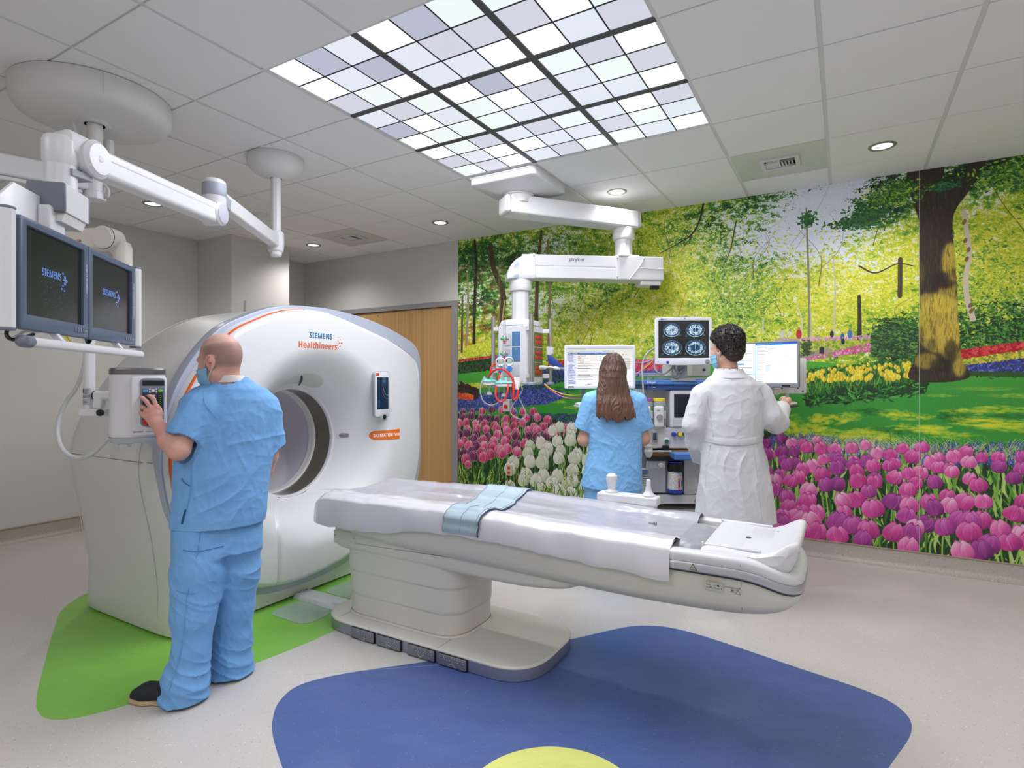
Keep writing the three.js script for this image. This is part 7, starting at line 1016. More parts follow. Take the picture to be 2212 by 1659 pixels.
{ // scan display on the machine
  const m = panelMonitor('scan_monitor', 'white rounded monitor showing four blue brain scans on the machine', [-1.061,1.736,-4.404], YAW - 0.06, 0.424, 0.352, [0.026, 0.022, 0.022, 0.048], glowScreen(1040, 820, (c, w, h) => {
    c.fillStyle = '#232426'; c.fillRect(0, 0, w, h); c.strokeStyle = '#4d5258'; c.lineWidth = 3; c.beginPath(); c.moveTo(w / 2 + 6, 20); c.lineTo(w / 2 + 6, h - 30); c.moveTo(60, h * 0.475); c.lineTo(w - 60, h * 0.475); c.moveTo(60, h - 44); c.lineTo(w - 60, h - 44); c.stroke();
    const r = rng(8), brain = (x, y, s, rx, core) => {
      c.lineWidth = 7; c.strokeStyle = '#4f82ad'; c.beginPath(); c.ellipse(x, y, s * 1.16 * rx, s, 0, 0, 7); c.stroke(); c.lineWidth = 9; c.strokeStyle = '#b9def2'; c.beginPath(); c.ellipse(x, y + 4, s * 1.10 * rx, s * 0.96, 0, 0.35, 2.8); c.stroke(); c.strokeStyle = '#3c6488'; c.lineWidth = 12; c.beginPath(); c.ellipse(x, y, s * 1.02 * rx, s * 0.88, 0, 0, 7); c.stroke();
      c.fillStyle = '#16304e'; c.beginPath(); c.ellipse(x, y, s * 0.90 * rx, s * 0.78, 0, 0, 7); c.fill(); c.save(); c.clip();
      for (let i = 0; i < 620; i++) { const a = r() * 6.283, q = Math.sqrt(r()), px = x + Math.cos(a) * q * s * 0.9 * rx, py = y + Math.sin(a) * q * s * 0.78; const inner = Math.hypot((px - x) / (s * 0.55 * rx), (py - y) / (s * 0.42)) < core; c.strokeStyle = inner ? pickc(r, ['#244e7a', '#2f6392', '#1a3c62']) : pickc(r, ['#e8f6fd', '#b5dcf2', '#ffffff', '#7fb4d8', '#3f78a8']); c.lineWidth = inner ? 5 : 4 + r() * 4; const t = a + 1.2 + r(); c.beginPath(); c.moveTo(px, py); c.quadraticCurveTo(px + Math.cos(t) * 8, py + Math.sin(t) * 8, px + Math.cos(t + 1) * 16, py + Math.sin(t + 1) * 14); c.stroke(); }
      c.strokeStyle = '#f4fbff'; c.lineWidth = 7; c.beginPath(); c.moveTo(x, y - s * 0.8); for (let k = 0; k <= 8; k++) c.lineTo(x + (r() - 0.5) * 8, y - s * 0.8 + k * s * 0.2); c.stroke(); c.restore();
      for (let i = 0; i < 5; i++) { scribble(c, r, x + s * 0.98, y + s * 0.62 + i * 9, 46, 4, '#7c868e'); scribble(c, r, x - s * 1.34, y + s * 0.72 + i * 9, 38, 4, '#7c868e'); }
    };
    brain(280, 208, 146, 1.02, 0.55); brain(760, 206, 152, 1.04, 0.75); brain(282, 592, 160, 1.06, 0.7); brain(762, 590, 168, 1.06, 1.1);
    c.fillStyle = '#5a97c4'; c.beginPath(); c.ellipse(560, h, 130, 12, 0, Math.PI, 0); c.fill();
  }, 0.95), std(0xe3e5ec, 0.4), 0.016, 0.06);
  part('dial', mv(lathe([[0, 0.014], [0.013, 0.012], [0.016, 0.005], [0.017, 0]], 30), 0.176, -0.155, 0.014, Math.PI / 2), M.midGrey, m); part('badge', mv(lathe([[0, 0.001], [0.011, 0.001], [0.0115, 0]], 30), -0.118, -0.162, 0.0145, Math.PI / 2), std(0x3a35b4, 0.4), m); part('button', mv(lathe([[0, 0.001], [0.006, 0.001], [0.0065, 0]], 20), -0.19, -0.157, 0.0145, Math.PI / 2), std(0x8fa2c4, 0.4), m); part('camera', mv(lathe([[0, 0.001], [0.006, 0.001], [0.0065, 0]], 20), 0.01, 0.172, 0.0145, Math.PI / 2), M.midGrey, m);
  stick(print(0.052, 0.016, 156, 48, (c) => { c.fillStyle = '#3c4fb0'; c.fillRect(0, 0, 60, 36); c.fillStyle = '#8b97d0'; c.fillRect(64, 4, 90, 14); c.fillRect(64, 24, 60, 10); }), 'print', m, -0.145, 0.164, 0.0155);
  part('stand', [slab(-0.03, 0.045, -0.30, -0.12, -0.10, -0.05, 0.006), slab(-0.08, 0.10, -0.305, -0.285, -0.16, -0.02, 0.004)], M.midGrey, m);
}
{ // the doctor's workstation
  const m = panelMonitor('workstation_monitor', 'wide monitor showing a white and blue form at the doctor\'s right', [-.566,1.558,-4.762], YAW - 0.80, 0.58, 0.350, [0.012, 0.012, 0.012, 0.036], glowScreen(1120, 620, (c, w, h) => {
    const r = rng(12); c.fillStyle = '#fdfdfe'; c.fillRect(0, 0, w, h); c.fillStyle = '#54c4ea'; c.fillRect(500, 0, 14, h); c.fillStyle = '#1f86e0'; c.fillRect(500, 0, w - 500, 34); c.fillStyle = '#2a62d0'; c.fillRect(900, 0, w - 900, 22); scribble(c, r, 520, 10, 240, 8, '#bfe4fb');
    [[40, '#1f5aa8', 60], [92, '#1f86b4', 80], [200, '#1f86b4', 80], [308, '#2a8fc0', 170], [424, '#1f5aa8', 120]].forEach(([y, col, l]) => { c.fillStyle = col; c.fillRect(150, y, l, 26); scribble(c, r, 158, y + 9, l - 18, 7, '#e8f4fc'); });
    for (const y of [150, 258, 366]) { scribble(c, r, 178, y, 44, 8, '#35a4dc'); c.fillStyle = '#e8b03c'; c.fillRect(232, y, 9, 9); scribble(c, r, 246, y, 200, 8, '#777'); } c.fillStyle = '#c8ecfb'; c.fillRect(170, 470, 330, 26); for (let i = 0; i < 6; i++) { scribble(c, r, 176, 478 + i * 27, 120, 8, '#2fa0dc'); scribble(c, r, 300, 478 + i * 27, 120, 8, '#888'); }
    scribble(c, r, 526, 58, 150, 10, '#777'); for (let i = 0; i < 4; i++) scribble(c, r, 526, 84 + i * 22, 120 + r() * 160, 6, '#999'); for (const [y, k] of [[160, 26], [206, 66], [290, 26], [470, 70]]) { c.strokeStyle = '#a9adb4'; c.lineWidth = 2; c.strokeRect(524, y, 560, k); scribble(c, r, 534, y + 10, 110, 6, '#aaa'); } for (const y of [350, 404]) { c.strokeStyle = '#b8bcc2'; c.strokeRect(526, y, 110, 24); c.strokeStyle = '#52bce8'; c.lineWidth = 4; c.strokeRect(660, y - 4, 60, 30); scribble(c, r, 670, y + 6, 40, 6, '#52bce8'); scribble(c, r, 534, y + 6, 60, 6, '#999'); } scribble(c, r, 530, 566, 60, 6, '#888'); scribble(c, r, 530, 590, 90, 9, '#2fa0dc');
  }, 0.95), std(0x8e929e, 0.4), 0, 0.03);
  part('brand_plate', mv(box(0.06, 0.012, 0.002, 0.0006), 0.20, -0.160, 0.0155), M.black, m);
  const a = thing('monitor_mount', 'white mounting plate with screws behind the doctor\'s monitor', 'bracket', [-.405,1.473,-4.925], YAW - 0.35);
  part('plate', prism(roundRect(0.30, 0.275, 0.012), 0.03, 0.004), M.offwhite, a); for (const [x, y] of [[0.125, -0.118], [0.09, -0.095], [-0.02, -0.095]]) part('screw', ball(0.006, x, y, 0.016, 1, 1, 0.5), M.dark, a);
  part('joint', [rod(V(-0.06, -0.12, 0.02), V(-0.06, -0.12, 0.07), 0.03, 0.03, 0.006)], std(0xd9d4c4, 0.45), a); part('column', [slab(0.0, 0.03, -0.23, -0.13, -0.012, 0.012, 0.004), slab(-0.42, 0.03, -0.25, -0.22, -0.02, 0.02, 0.004)], M.silver, a);
  const k = thing('keyboard', 'white keyboard under the doctor\'s right hand', 'keyboard', [-.448,1.278,-4.46], YAW - 0.7);
  part('keyboard_body', mv(box(0.30, 0.016, 0.13, 0.005), 0, -0.004, 0), M.white, k); const keys = []; for (let i = 0; i < 13; i++) for (let j = 0; j < 5; j++) keys.push(mv(box(0.017, 0.006, 0.018, 0.002, 1), -0.132 + i * 0.022, 0.006, -0.044 + j * 0.022)); part('keys', keys, M.lightGrey, k).userData.kind = 'stuff';
  part('tray', mv(box(0.32, 0.012, 0.16, 0.004), 0, -0.02, 0), M.dark, k); part('tray_arm', beam(V(0, -0.03, -0.05), V(0.02, -0.06, -0.36), 0.04, 0.03, 0.006), M.silver, k);
}
{ // cables and hoses between boom, monitors and machine
  const line = (label, pts, r, m, cat = 'cable', name = 'cable') => single(name, tube(pts.map((p) => V(...p)), r, 70, 8), m, label, cat);
  line('grey cable rising in an arc left of the scan monitor', [[-1.308,1.333,-4.214], [-1.321,1.461,-4.23], [-1.333,1.568,-4.269], [-1.317,1.64,-4.324], [-1.287,1.7,-4.457]], 0.007, M.midGrey);
  line('grey cable running level from the charting monitor to the scan monitor', [[-1.432,1.576,-4.373], [-1.369,1.579,-4.41], [-1.322,1.594,-4.437], [-1.281,1.612,-4.461]], 0.006, M.midGrey);
  line('grey cable drooping in a loop under the left end of the scan monitor', [[-1.264,1.587,-4.378], [-1.265,1.544,-4.355], [-1.241,1.501,-4.346], [-1.198,1.487,-4.371], [-1.16,1.523,-4.416], [-1.152,1.559,-4.467]], 0.007, M.midGrey);
  line('dark grey cable hanging in a narrow loop under the scan monitor', [[-1.131,1.557,-4.386], [-1.137,1.504,-4.383], [-1.125,1.462,-4.39], [-1.101,1.455,-4.404], [-1.097,1.504,-4.43], [-1.11,1.552,-4.468]], 0.006, M.greyPlastic);
  line('blue grey cable curling beside the scan monitor stand', [[-1.122,1.564,-4.403], [-1.122,1.522,-4.403], [-1.097,1.497,-4.418], [-1.073,1.515,-4.432], [-1.068,1.54,-4.469]], 0.007, std(0x7d8794, 0.5));
  line('yellow gas hose from the charting monitor up to the scan monitor', [[-1.454,1.482,-4.418], [-1.4,1.515,-4.45], [-1.346,1.566,-4.481], [-1.295,1.622,-4.511]], 0.004, std(0xe8c42a, 0.45), 'hose', 'gas_hose');
  line('pink gas hose from the charting monitor up to the scan monitor', [[-1.448,1.456,-4.399], [-1.404,1.507,-4.424], [-1.347,1.573,-4.458], [-1.293,1.635,-4.489]], 0.004, std(0xe87fa8, 0.45), 'hose', 'gas_hose');
  line('yellow gas hose sagging from the supply column towards the woman', [[-2.131,1.411,-4.198], [-2.043,1.37,-4.133], [-1.92,1.332,-4.089], [-1.821,1.322,-4.089], [-1.753,1.329,-4.129], [-1.653,1.35,-4.245], [-1.451,1.475,-4.455]], 0.0042, std(0xe8c42a, 0.45), 'hose', 'gas_hose');
  line('pink gas hose sagging from the supply column towards the woman', [[-2.134,1.407,-4.196], [-2.037,1.356,-4.137], [-1.92,1.31,-4.089], [-1.821,1.297,-4.089], [-1.753,1.3,-4.129], [-1.653,1.328,-4.245], [-1.448,1.452,-4.433]], 0.0042, std(0xe87fa8, 0.45), 'hose', 'gas_hose');
  line('white power cable plugged into the lowest red outlet plate', [[-2.07,1.541,-4.071], [-1.999,1.543,-4.043], [-1.968,1.536,-4.062], [-1.919,1.533,-4.147]], 0.006, M.offwhite); single('power_plug', [rod(V(-2.123,1.542,-4.11), V(-2.059,1.541,-4.066), 0.019, 0.015)], M.lightGrey, 'pale grey plug in the lowest red outlet plate', 'plug'); single('power_plug', rod(V(-1.98,1.539,-4.054), V(-1.936,1.528,-4.08), 0.014, 0.01), M.white, 'white cable coupling beside the charting monitor', 'plug');
  single('blue_drape', prism(outline([[0, 0.07], [0.05, 0.05], [0.17, -0.06], [0.165, -0.10], [0.06, -0.03], [0.01, 0.0]]), 0.03, 0.008).rotateY(YAW).translate(-2.123,1.583,-4.225), std(0x2a3d8f, 0.7), 'dark blue cable sleeve hanging between supply column and charting monitor', 'cable sleeve');
  line('dark red hose curving behind the right pole of the supply column', [[-2.188,1.603,-4.338], [-2.144,1.622,-4.364], [-2.121,1.599,-4.377], [-2.127,1.556,-4.373]], 0.007, std(0x7a2a48, 0.5), 'hose', 'gas_hose');
}

// ---------------------------------------------------------------- people
// every figure is laid out in its own frame: x to the picture's right, y up, z towards the camera, origin on the floor
function slices(levels, yaw = 0) {   // a torso-like volume from stacked ellipses [y, cx, cz, half width, half depth]
  const L = levels.slice().sort((a, b) => a[0] - b[0]), cs = Math.cos(yaw), sn = Math.sin(yaw), n = L.length;
  return (x, y, z) => {
    let i = 0; while (i < n - 2 && y > L[i + 1][0]) i++;
    const A = L[i], B = L[i + 1], t = clamp((y - A[0]) / (B[0] - A[0]), 0, 1), s = t * t * (3 - 2 * t) * 0.4 + t * 0.6;
    const px = x - lerp(A[1], B[1], s), pz = z - lerp(A[2], B[2], s), a = lerp(A[3], B[3], s), b = lerp(A[4], B[4], s), u = px * cs - pz * sn, v = px * sn + pz * cs;
    const k0 = Math.hypot(u / a, v / b), k1 = Math.hypot(u / (a * a), v / (b * b)) || 1e-6;
    let d = k1 < 1e-5 ? -Math.min(a, b) : k0 * (k0 - 1) / k1;
    const over = Math.max(L[0][0] - y, y - L[n - 1][0]);
    return over > 0 ? Math.hypot(Math.max(d, 0), over) : Math.max(d, over);
  };
}
const cut = (f, p, n) => { const q = n.clone().normalize(); return (x, y, z) => Math.max(f(x, y, z), (x - p.x) * q.x + (y - p.y) * q.y + (z - p.z) * q.z); };
const ridged = (x, y, z) => { const a = 1 - Math.abs(noise3(x, y, z)); return a * a * a; };
const wrinkle = (f, w) => (x, y, z) => { const d = f(x, y, z); return d > 0.05 || d < -0.05 ? d : d - w(x, y, z); };
const weave = dataTex(128, (u, v) => 0.5 + 0.25 * Math.sin(u * 128 * 1.5708) * Math.sin(v * 128 * 1.5708) + 0.2 * tileNoise(u, v, 30), [7, 7]);
const cloth = (hex, o = {}) => phys(hex, 0.85, { bumpMap: weave, bumpScale: 0.0004, sheen: 0.25, sheenRoughness: 0.6, sheenColor: new THREE.Color(0xffffff), ...o });
const skinMat = phys(0xffffff, 0.52, { vertexColors: true, specularIntensity: 0.6 });

function headFrame(c, yaw, pitch, roll = 0) {   // local head axes: x to the head's left, y up, z out of the face
  const m = new THREE.Matrix4().makeRotationFromEuler(new THREE.Euler(pitch, yaw, roll, 'YXZ')).setPosition(c), inv = m.clone().invert(), v = V(0, 0, 0);
  return { m, to: (x, y, z) => v.set(x, y, z).applyMatrix4(inv), at: (x, y, z) => V(x, y, z).applyMatrix4(m) };
}
function headField() {   // head in its own axes
  const cr = ellip(V(0, 0.036, -0.012), 0.0765, 0.098, 0.099), face = ellip(V(0, -0.035, 0.028), 0.060, 0.082, 0.066), chin = ellip(V(0, -0.100, 0.066), 0.026, 0.021, 0.022);
  const jl = cone(V(0.052, -0.058, 0.0), V(0.012, -0.098, 0.066), 0.021, 0.018), jr = cone(V(-0.052, -0.058, 0.0), V(-0.012, -0.098, 0.066), 0.021, 0.018);
  const brow = ellip(V(0, 0.024, 0.078), 0.052, 0.014, 0.017), nose = blend([cone(V(0, 0.008, 0.091), V(0, -0.034, 0.112), 0.008, 0.011), ellip(V(0.011, -0.037, 0.100), 0.009, 0.009, 0.011), ellip(V(-0.011, -0.037, 0.100), 0.009, 0.009, 0.011)], 0.012), lips = ellip(V(0, -0.066, 0.090), 0.024, 0.010, 0.009), cheek = [ellip(V(0.042, -0.022, 0.064), 0.022, 0.022, 0.02), ellip(V(-0.042, -0.022, 0.064), 0.022, 0.022, 0.02)];
  const base = blend([cr, face, chin, jl, jr, brow, ...cheek], 0.024);
  const ear = (s) => { const o = ellip(V(s * 0.0795, -0.004, -0.010), 0.011, 0.033, 0.0205, s * 0.45), lobe = ellip(V(s * 0.075, -0.033, -0.002), 0.009, 0.011, 0.010), bowl = ellip(V(s * 0.090, -0.002, -0.008), 0.010, 0.021, 0.0115, s * 0.45), rim = ellip(V(s * 0.0865, 0.004, -0.012), 0.0045, 0.012, 0.0075, s * 0.45); return (x, y, z) => smin(smax(smin(o(x, y, z), lobe(x, y, z), 0.008), -bowl(x, y, z), 0.006), rim(x, y, z), 0.004); };
  const eL = ear(1), eR = ear(-1), sock = [ellip(V(0.031, 0.006, 0.094), 0.017, 0.011, 0.012), ellip(V(-0.031, 0.006, 0.094), 0.017, 0.011, 0.012)];
  return (x, y, z) => { let d = base(x, y, z); d = smax(d, -sock[0](x, y, z), 0.012); d = smax(d, -sock[1](x, y, z), 0.012); d = smin(d, nose(x, y, z), 0.010); d = smin(d, lips(x, y, z), 0.010); return smin(d, Math.min(eL(x, y, z), eR(x, y, z)), 0.007); };
}
const HEAD = headField();
// a hand from its joints: each finger is a chain rooted in the palm
function handField(wrist, fingers, thumb, r = 1) {
  const palm = fingers.map((f) => cone(wrist, f[0], 0.021 * r, 0.0125 * r)); palm.push(cone(fingers[0][0], fingers[3][0], 0.0115 * r, 0.0105 * r), cone(wrist.clone().lerp(fingers[0][0], 0.55), wrist.clone().lerp(fingers[3][0], 0.55), 0.015 * r, 0.014 * r));
  const p = blend(palm, 0.016 * r), rr = [[0.0103, 0.0092, 0.0084, 0.0072], [0.0106, 0.0094, 0.0086, 0.0074], [0.0100, 0.0090, 0.0082, 0.0070], [0.0088, 0.0078, 0.0072, 0.0062]];
  const chains = fingers.map((f, i) => { const c = []; for (let k = 0; k < f.length - 1; k++) c.push(cone(f[k], f[k + 1], rr[i][k] * r, rr[i][k + 1] * r)); return blend(c, 0.004); });
  const tc = []; for (let k = 0; k < thumb.length - 1; k++) tc.push(cone(thumb[k], thumb[k + 1], [0.0165, 0.0125, 0.0108][k] * r, [0.0125, 0.0108, 0.0088][k] * r)); const th = blend(tc, 0.006);
  const ck = (x, y, z, d, c, k) => smin(d, c(x, y, z), k);
  return (x, y, z) => { let d = p(x, y, z), fs = 9; for (const c of chains) fs = Math.min(fs, c(x, y, z)); d = smin(d, fs, 0.007); return smin(d, th(x, y, z), 0.010); };
}
function restHand(wrist, dir, across, curl = 0.5, s = 1) {   // relaxed hand: dir along the fingers, across towards the thumb
  const u = dir.clone().normalize(), a = across.clone().addScaledVector(u, -across.dot(u)).normalize(), n = u.clone().cross(a), at = (x, y, z) => wrist.clone().addScaledVector(a, x * s).addScaledVector(u, y * s).addScaledVector(n, z * s);
  const F = [[0.028, 0.086, 0.042, 0.025, 0.020], [0.009, 0.090, 0.046, 0.028, 0.021], [-0.010, 0.086, 0.042, 0.026, 0.020], [-0.028, 0.077, 0.033, 0.020, 0.017]];
  const sg = curl < 0 ? -1 : 1, k = Math.abs(curl);
  return handField(wrist, F.map(([x, y, ...l], i) => { const p = [at(x, y, 0)]; let ang = k * 0.5, py = y, pz = 0; for (const q of l) { ang += k * (0.55 + 0.06 * i); py += q * Math.cos(ang); pz += sg * q * Math.sin(ang); p.push(at(x * 1.08, py, pz)); } return p; }), [at(0.018, 0.022, 0.004 * sg), at(0.042, 0.052, 0.016 * sg), at(0.050, 0.080, 0.028 * sg), at(0.048, 0.102, 0.038 * sg)], s);
}
const boxOf = (pts, pad) => { const b = new THREE.Box3().setFromPoints(pts); return [[b.min.x - pad, b.min.y - pad, b.min.z - pad], [b.max.x + pad, b.max.y + pad, b.max.z + pad]]; };
// the bare figure: torso and limbs coarse, head and hands on finer grids, joined into one mesh
function bodyMesh(J, hf, hands, tone, extra) {
  const limbs = [cone(J.neck0, J.neck1, 0.058, 0.064), cone(J.chest, J.pelvis, 0.10, 0.085), cone(J.shL.clone().lerp(J.shR, 0.12), J.shR.clone().lerp(J.shL, 0.12), 0.05, 0.05), cone(J.hipL, J.hipR, 0.07, 0.07)];
  for (const s of ['L', 'R']) limbs.push(cone(J['sh' + s], J['el' + s], 0.044, 0.040), cone(J['el' + s], J['fm' + s] ?? J['el' + s].clone().lerp(J['wr' + s], 0.3), 0.042, 0.045), cone(J['fm' + s] ?? J['el' + s].clone().lerp(J['wr' + s], 0.3), J['wr' + s], 0.045, 0.0275), cone(J['hip' + s], J['kn' + s], 0.068, 0.05), cone(J['kn' + s], J['an' + s], 0.052, 0.036));
  const bodyF = blend(limbs, 0.035), v = hf.to, headW = (x, y, z) => { const q = v(x, y, z); return HEAD(q.x, q.y, q.z); };
  const neckHead = (x, y, z) => smin(headW(x, y, z), limbs[0](x, y, z), 0.03);
  const all = Object.values(J), [lo, hi] = boxOf(all, 0.16), hc = hf.at(0, 0, 0), geos = [];
  const yTop = J.neck1.y + 0.02;
  geos.push(skin((x, y, z) => Math.max(bodyF(x, y, z), y - yTop), lo, [hi[0], Math.min(hi[1], yTop + 0.03), hi[2]], 0.013));
  geos.push(skin((x, y, z) => Math.max(neckHead(x, y, z), J.neck1.y - 0.005 - y), [hc.x - 0.15, J.neck1.y - 0.02, hc.z - 0.15], [hc.x + 0.15, hc.y + 0.16, hc.z + 0.15], 0.0042));
  for (const h of hands) geos.push(skin((x, y, z) => smin(h.f(x, y, z), cone(h.wrist, h.fore, 0.027, 0.0285)(x, y, z), 0.016), ...boxOf(h.pts, 0.05), h.cell ?? 0.004));
  const g = join(geos); return paint(g, (c, x, y, z) => tone(c, x, y, z, hf.to(x, y, z)));
}
function person(label, pos) { const o = thing('person', label, 'person', pos, YAW); return o; }
function maskParts(o, hf, strapsFor = [-1, 1]) {
  const edge = (x, y, z) => Math.max(y - (-0.010 - 0.010 * Math.abs(x) / 0.05) , -0.112 - y, 0.024 - z - 0.1 * (y + 0.06));
  const f = (x, y, z) => { const q = hf.to(x, y, z), a = q.x, b = q.y, c = q.z; const pl = 0.0022 * Math.max(0, Math.sin((b + 0.02) * 190)); const shape = smin(ellip0(a, b, c), HEAD(a, b, c) - 0.003, 0.02) - 0.003 - pl; return Math.max(shape, edge(a, b, c), -(HEAD(a, b, c) - 0.0005)); };
  const ell = ellip(V(0, -0.055, 0.055), 0.056, 0.058, 0.058), ellip0 = (a, b, c) => ell(a, b, c), hc = hf.at(0, -0.05, 0.06);
  part('face_mask', skin(f, [hc.x - 0.12, hc.y - 0.11, hc.z - 0.12], [hc.x + 0.12, hc.y + 0.11, hc.z + 0.12], 0.0035), cloth(0x8fc3e0), o, 'pale blue pleated face mask');
  for (const s of strapsFor) part('mask_strap', [tube([hf.at(s * 0.062, -0.030, 0.040), hf.at(s * 0.078, -0.004, 0.020), hf.at(s * 0.084, 0.028, -0.004), hf.at(s * 0.086, 0.020, -0.022)], 0.0016, 30, 6), tube([hf.at(s * 0.056, -0.088, 0.036), hf.at(s * 0.074, -0.062, 0.012), hf.at(s * 0.080, -0.040, -0.008), hf.at(s * 0.086, -0.020, -0.024)], 0.0016, 30, 6)], M.white, o);
}
function eyes(o, hf) {
  for (const s of [-1, 1]) { const e = part('eye', mv(new THREE.SphereGeometry(0.0115, 20, 14), 0, 0, 0).translate(s * 0.031, 0.005, 0.0815).applyMatrix4(hf.m), std(0xece8e4, 0.25), o); part('iris', new THREE.SphereGeometry(0.0056, 16, 10).translate(s * 0.031, 0.004, 0.0885).applyMatrix4(hf.m), std(0x4a3a2c, 0.2), e); part('eyebrow', tube([V(s * 0.014, 0.024, 0.094), V(s * 0.030, 0.030, 0.091), V(s * 0.048, 0.024, 0.078)], 0.0028, 20, 6).applyMatrix4(hf.m), std(0x4b382c, 0.8), o); }
}
function shoe(o, heel, toe, upper, sole) {
  const d = toe.clone().sub(heel).setY(0), L = d.length(), u = d.normalize(), s = V(-u.z, 0, u.x), P = (a, b, y) => heel.clone().addScaledVector(u, a * L).addScaledVector(s, b).setY(y);
  const f = blend([cone(P(0.12, 0, 0.045), P(0.35, 0, 0.055), 0.036, 0.040), cone(P(0.35, 0, 0.055), P(0.72, 0, 0.035), 0.040, 0.040), cone(P(0.72, 0, 0.035), P(0.90, -0.003, 0.025), 0.040, 0.030), cone(P(0.14, 0, 0.07), P(0.20, 0, 0.11), 0.034, 0.036)], 0.03);
  const bx = boxOf([heel, toe, P(0.2, 0, 0.1)], 0.09), g = new THREE.Group(); g.name = 'shoe'; o.add(g);
  part('upper', skin((x, y, z) => smax(f(x, y, z), 0.016 - y, 0.006), bx[0], bx[1], 0.0055), upper, g);
  part('sole', skin((x, y, z) => smax(Math.max(f(x, Math.max(y, 0.03), z) - 0.006, y - 0.02), 0.002 - y, 0.004), bx[0], bx[1], 0.0055), sole, g);
}
const scrubBlue = 0x73a9e0;
{ // man at the injector
  const o = person('bald man in blue scrubs and face mask pressing the injector keypad', [-2.56,0,-1.634]);
  const J = { shL: V(-.039,1.307,0.08), shR: V(0.162,1.298,-.12), elL: V(-.09,1.126,0.16), wrL: V(-.276,1.235,0.02), fmL: V(-.148,1.167,0.125), elR: V(0.164,1.055,-.18), wrR: V(0.048,0.835,-.23), neck0: V(0.034,1.483,-.01), neck1: V(0.04,1.355,-.03), chest: V(0.023,1.194,-.05), pelvis: V(0.009,0.805,0), hipL: V(-.033,0.744,0.06), hipR: V(0.063,0.713,-.06), knL: V(-.043,0.394,0.12), knR: V(0.045,0.362,-.07), anL: V(-.075,0.086,0.13), anR: V(0.017,0.084,-.09) };
  const hf = headFrame(V(0.013,1.52,0), rad(-101), rad(10));
  const kn = [V(-.286,1.305,0), V(-.304,1.301,0.01), V(-.324,1.291,0.01), V(-.337,1.271,0.01)];
  const fingers = [[kn[0], V(-.302,1.347,0), V(-.336,1.359,-.03), V(-.36,1.361,-.052)], [kn[1], V(-.329,1.336,0.01), V(-.367,1.351,-.02), V(-.39,1.355,-.042)], [kn[2], V(-.346,1.308,0.01), V(-.368,1.311,-.016), V(-.376,1.302,-.034)], [kn[3], V(-.353,1.28,0.01), V(-.371,1.281,-.011), V(-.379,1.271,-.028)]];
  const thumb = [V(-.281,1.251,0.005), V(-.283,1.278,-.02), V(-.3,1.297,-.04), V(-.319,1.314,-.053)], wr = J.wrL.clone();
  const rest = restHand(J.wrR, V(-0.15, -1, 0.1), V(-1, 0, -0.5), 0.6), rp = [J.wrR, J.wrR.clone().add(V(0, -0.19, 0))];
  const tone = (c, x, y, z, q) => {
    const n = noise3(x * 40, y * 40, z * 40) * 0.03, b = noise3(x * 9, y * 9, z * 9) * 0.03;
    c.setRGB(0.66 + n + b, 0.37 + n, 0.30 + n * 0.8);
    if (q.y > -0.13 && Math.hypot(q.x, q.y, q.z) < 0.17) {
      const stub = sstep(q.z, 0.045, 0.005) * sstep(q.y, -0.055, -0.02) * (1 - sstep(q.y, 0.055, 0.10)) * sstep(Math.hypot(q.x, q.z + 0.01), 0.055, 0.07) * (Math.abs(q.x) > 0.0855 || (Math.abs(q.x) > 0.073 && Math.abs(q.z + 0.01) < 0.025 && q.y < 0.03) ? 0 : 1);
      c.lerp(new THREE.Color(0.27, 0.175, 0.16), 0.75 * stub); if (Math.abs(q.x) > 0.076 && q.y < 0.035) c.lerp(new THREE.Color(0.70, 0.27, 0.22), 0.5); if (q.y < -0.035) c.lerp(new THREE.Color(0.70, 0.34, 0.28), 0.4); if (q.y > 0.08) c.lerp(new THREE.Color(0.72, 0.47, 0.40), 0.5);
    } else if (x < -0.15 && y < 1.33) { const t = clamp((y - 1.06) / 0.16, 0, 1); c.lerp(new THREE.Color(0.72, 0.33, 0.28), 0.6 * t); const hair = Math.max(0, noise3(x * 120, y * 60, z * 120)) * (1 - t); c.lerp(new THREE.Color(0.34, 0.19, 0.12), 0.55 * hair); }
  };
  part('body', bodyMesh(J, hf, [{ f: handField(wr, fingers, thumb), wrist: wr, fore: J.wrL.clone().lerp(J.fmL, 0.4), pts: [wr, ...fingers.flat(), ...thumb], cell: 0.003 }, { f: rest, wrist: J.wrR, fore: J.wrR.clone().lerp(J.elR, 0.2), pts: rp, cell: 0.005 }], tone), skinMat, o);
  eyes(o, hf); maskParts(o, hf);
  part('ring', aim(new THREE.TorusGeometry(0.0098, 0.0014, 8, 30).rotateX(Math.PI / 2), kn[2].clone().lerp(fingers[2][1], 0.62), fingers[2][1]), std(0xb9a77c, 0.25, { metalness: 0.9 }), o);
  // scrub top
  const yaw = rad(30);
  const T = [[0.037,1.45,-.04,0.080,0.078], [0.037,1.426,-.045,0.105,0.088], [0.037,1.39,-.05,0.165,0.108], [0.034,1.341,-.05,0.208,0.122], [0.028,1.25,-.05,0.226,0.138], [0.017,1.128,-.045,0.220,0.145], [0.011,0.953,-.03,0.205,0.150], [0.007,0.844,-.02,0.203,0.152], [0.001,0.756,-.01,0.204,0.154]].map(([x, y, z, a, b]) => [y, x, z, a, b]);
  const torso = slices(T, yaw), slL0 = V(-.053,1.298,0.07), slL1 = V(-.086,1.176,0.125), slR0 = V(0.153,1.288,-.13), slR1 = V(0.171,1.108,-.18);
  const sL = cut(cone(slL0.clone().lerp(slL1, -0.1), slL1.clone().lerp(slL0, -0.4), 0.080, 0.074), slL1, slL1.clone().sub(slL0)), sR = cut(cone(slR0, slR1.clone().lerp(slR0, -0.4), 0.082, 0.07), slR1, slR1.clone().sub(slR0));
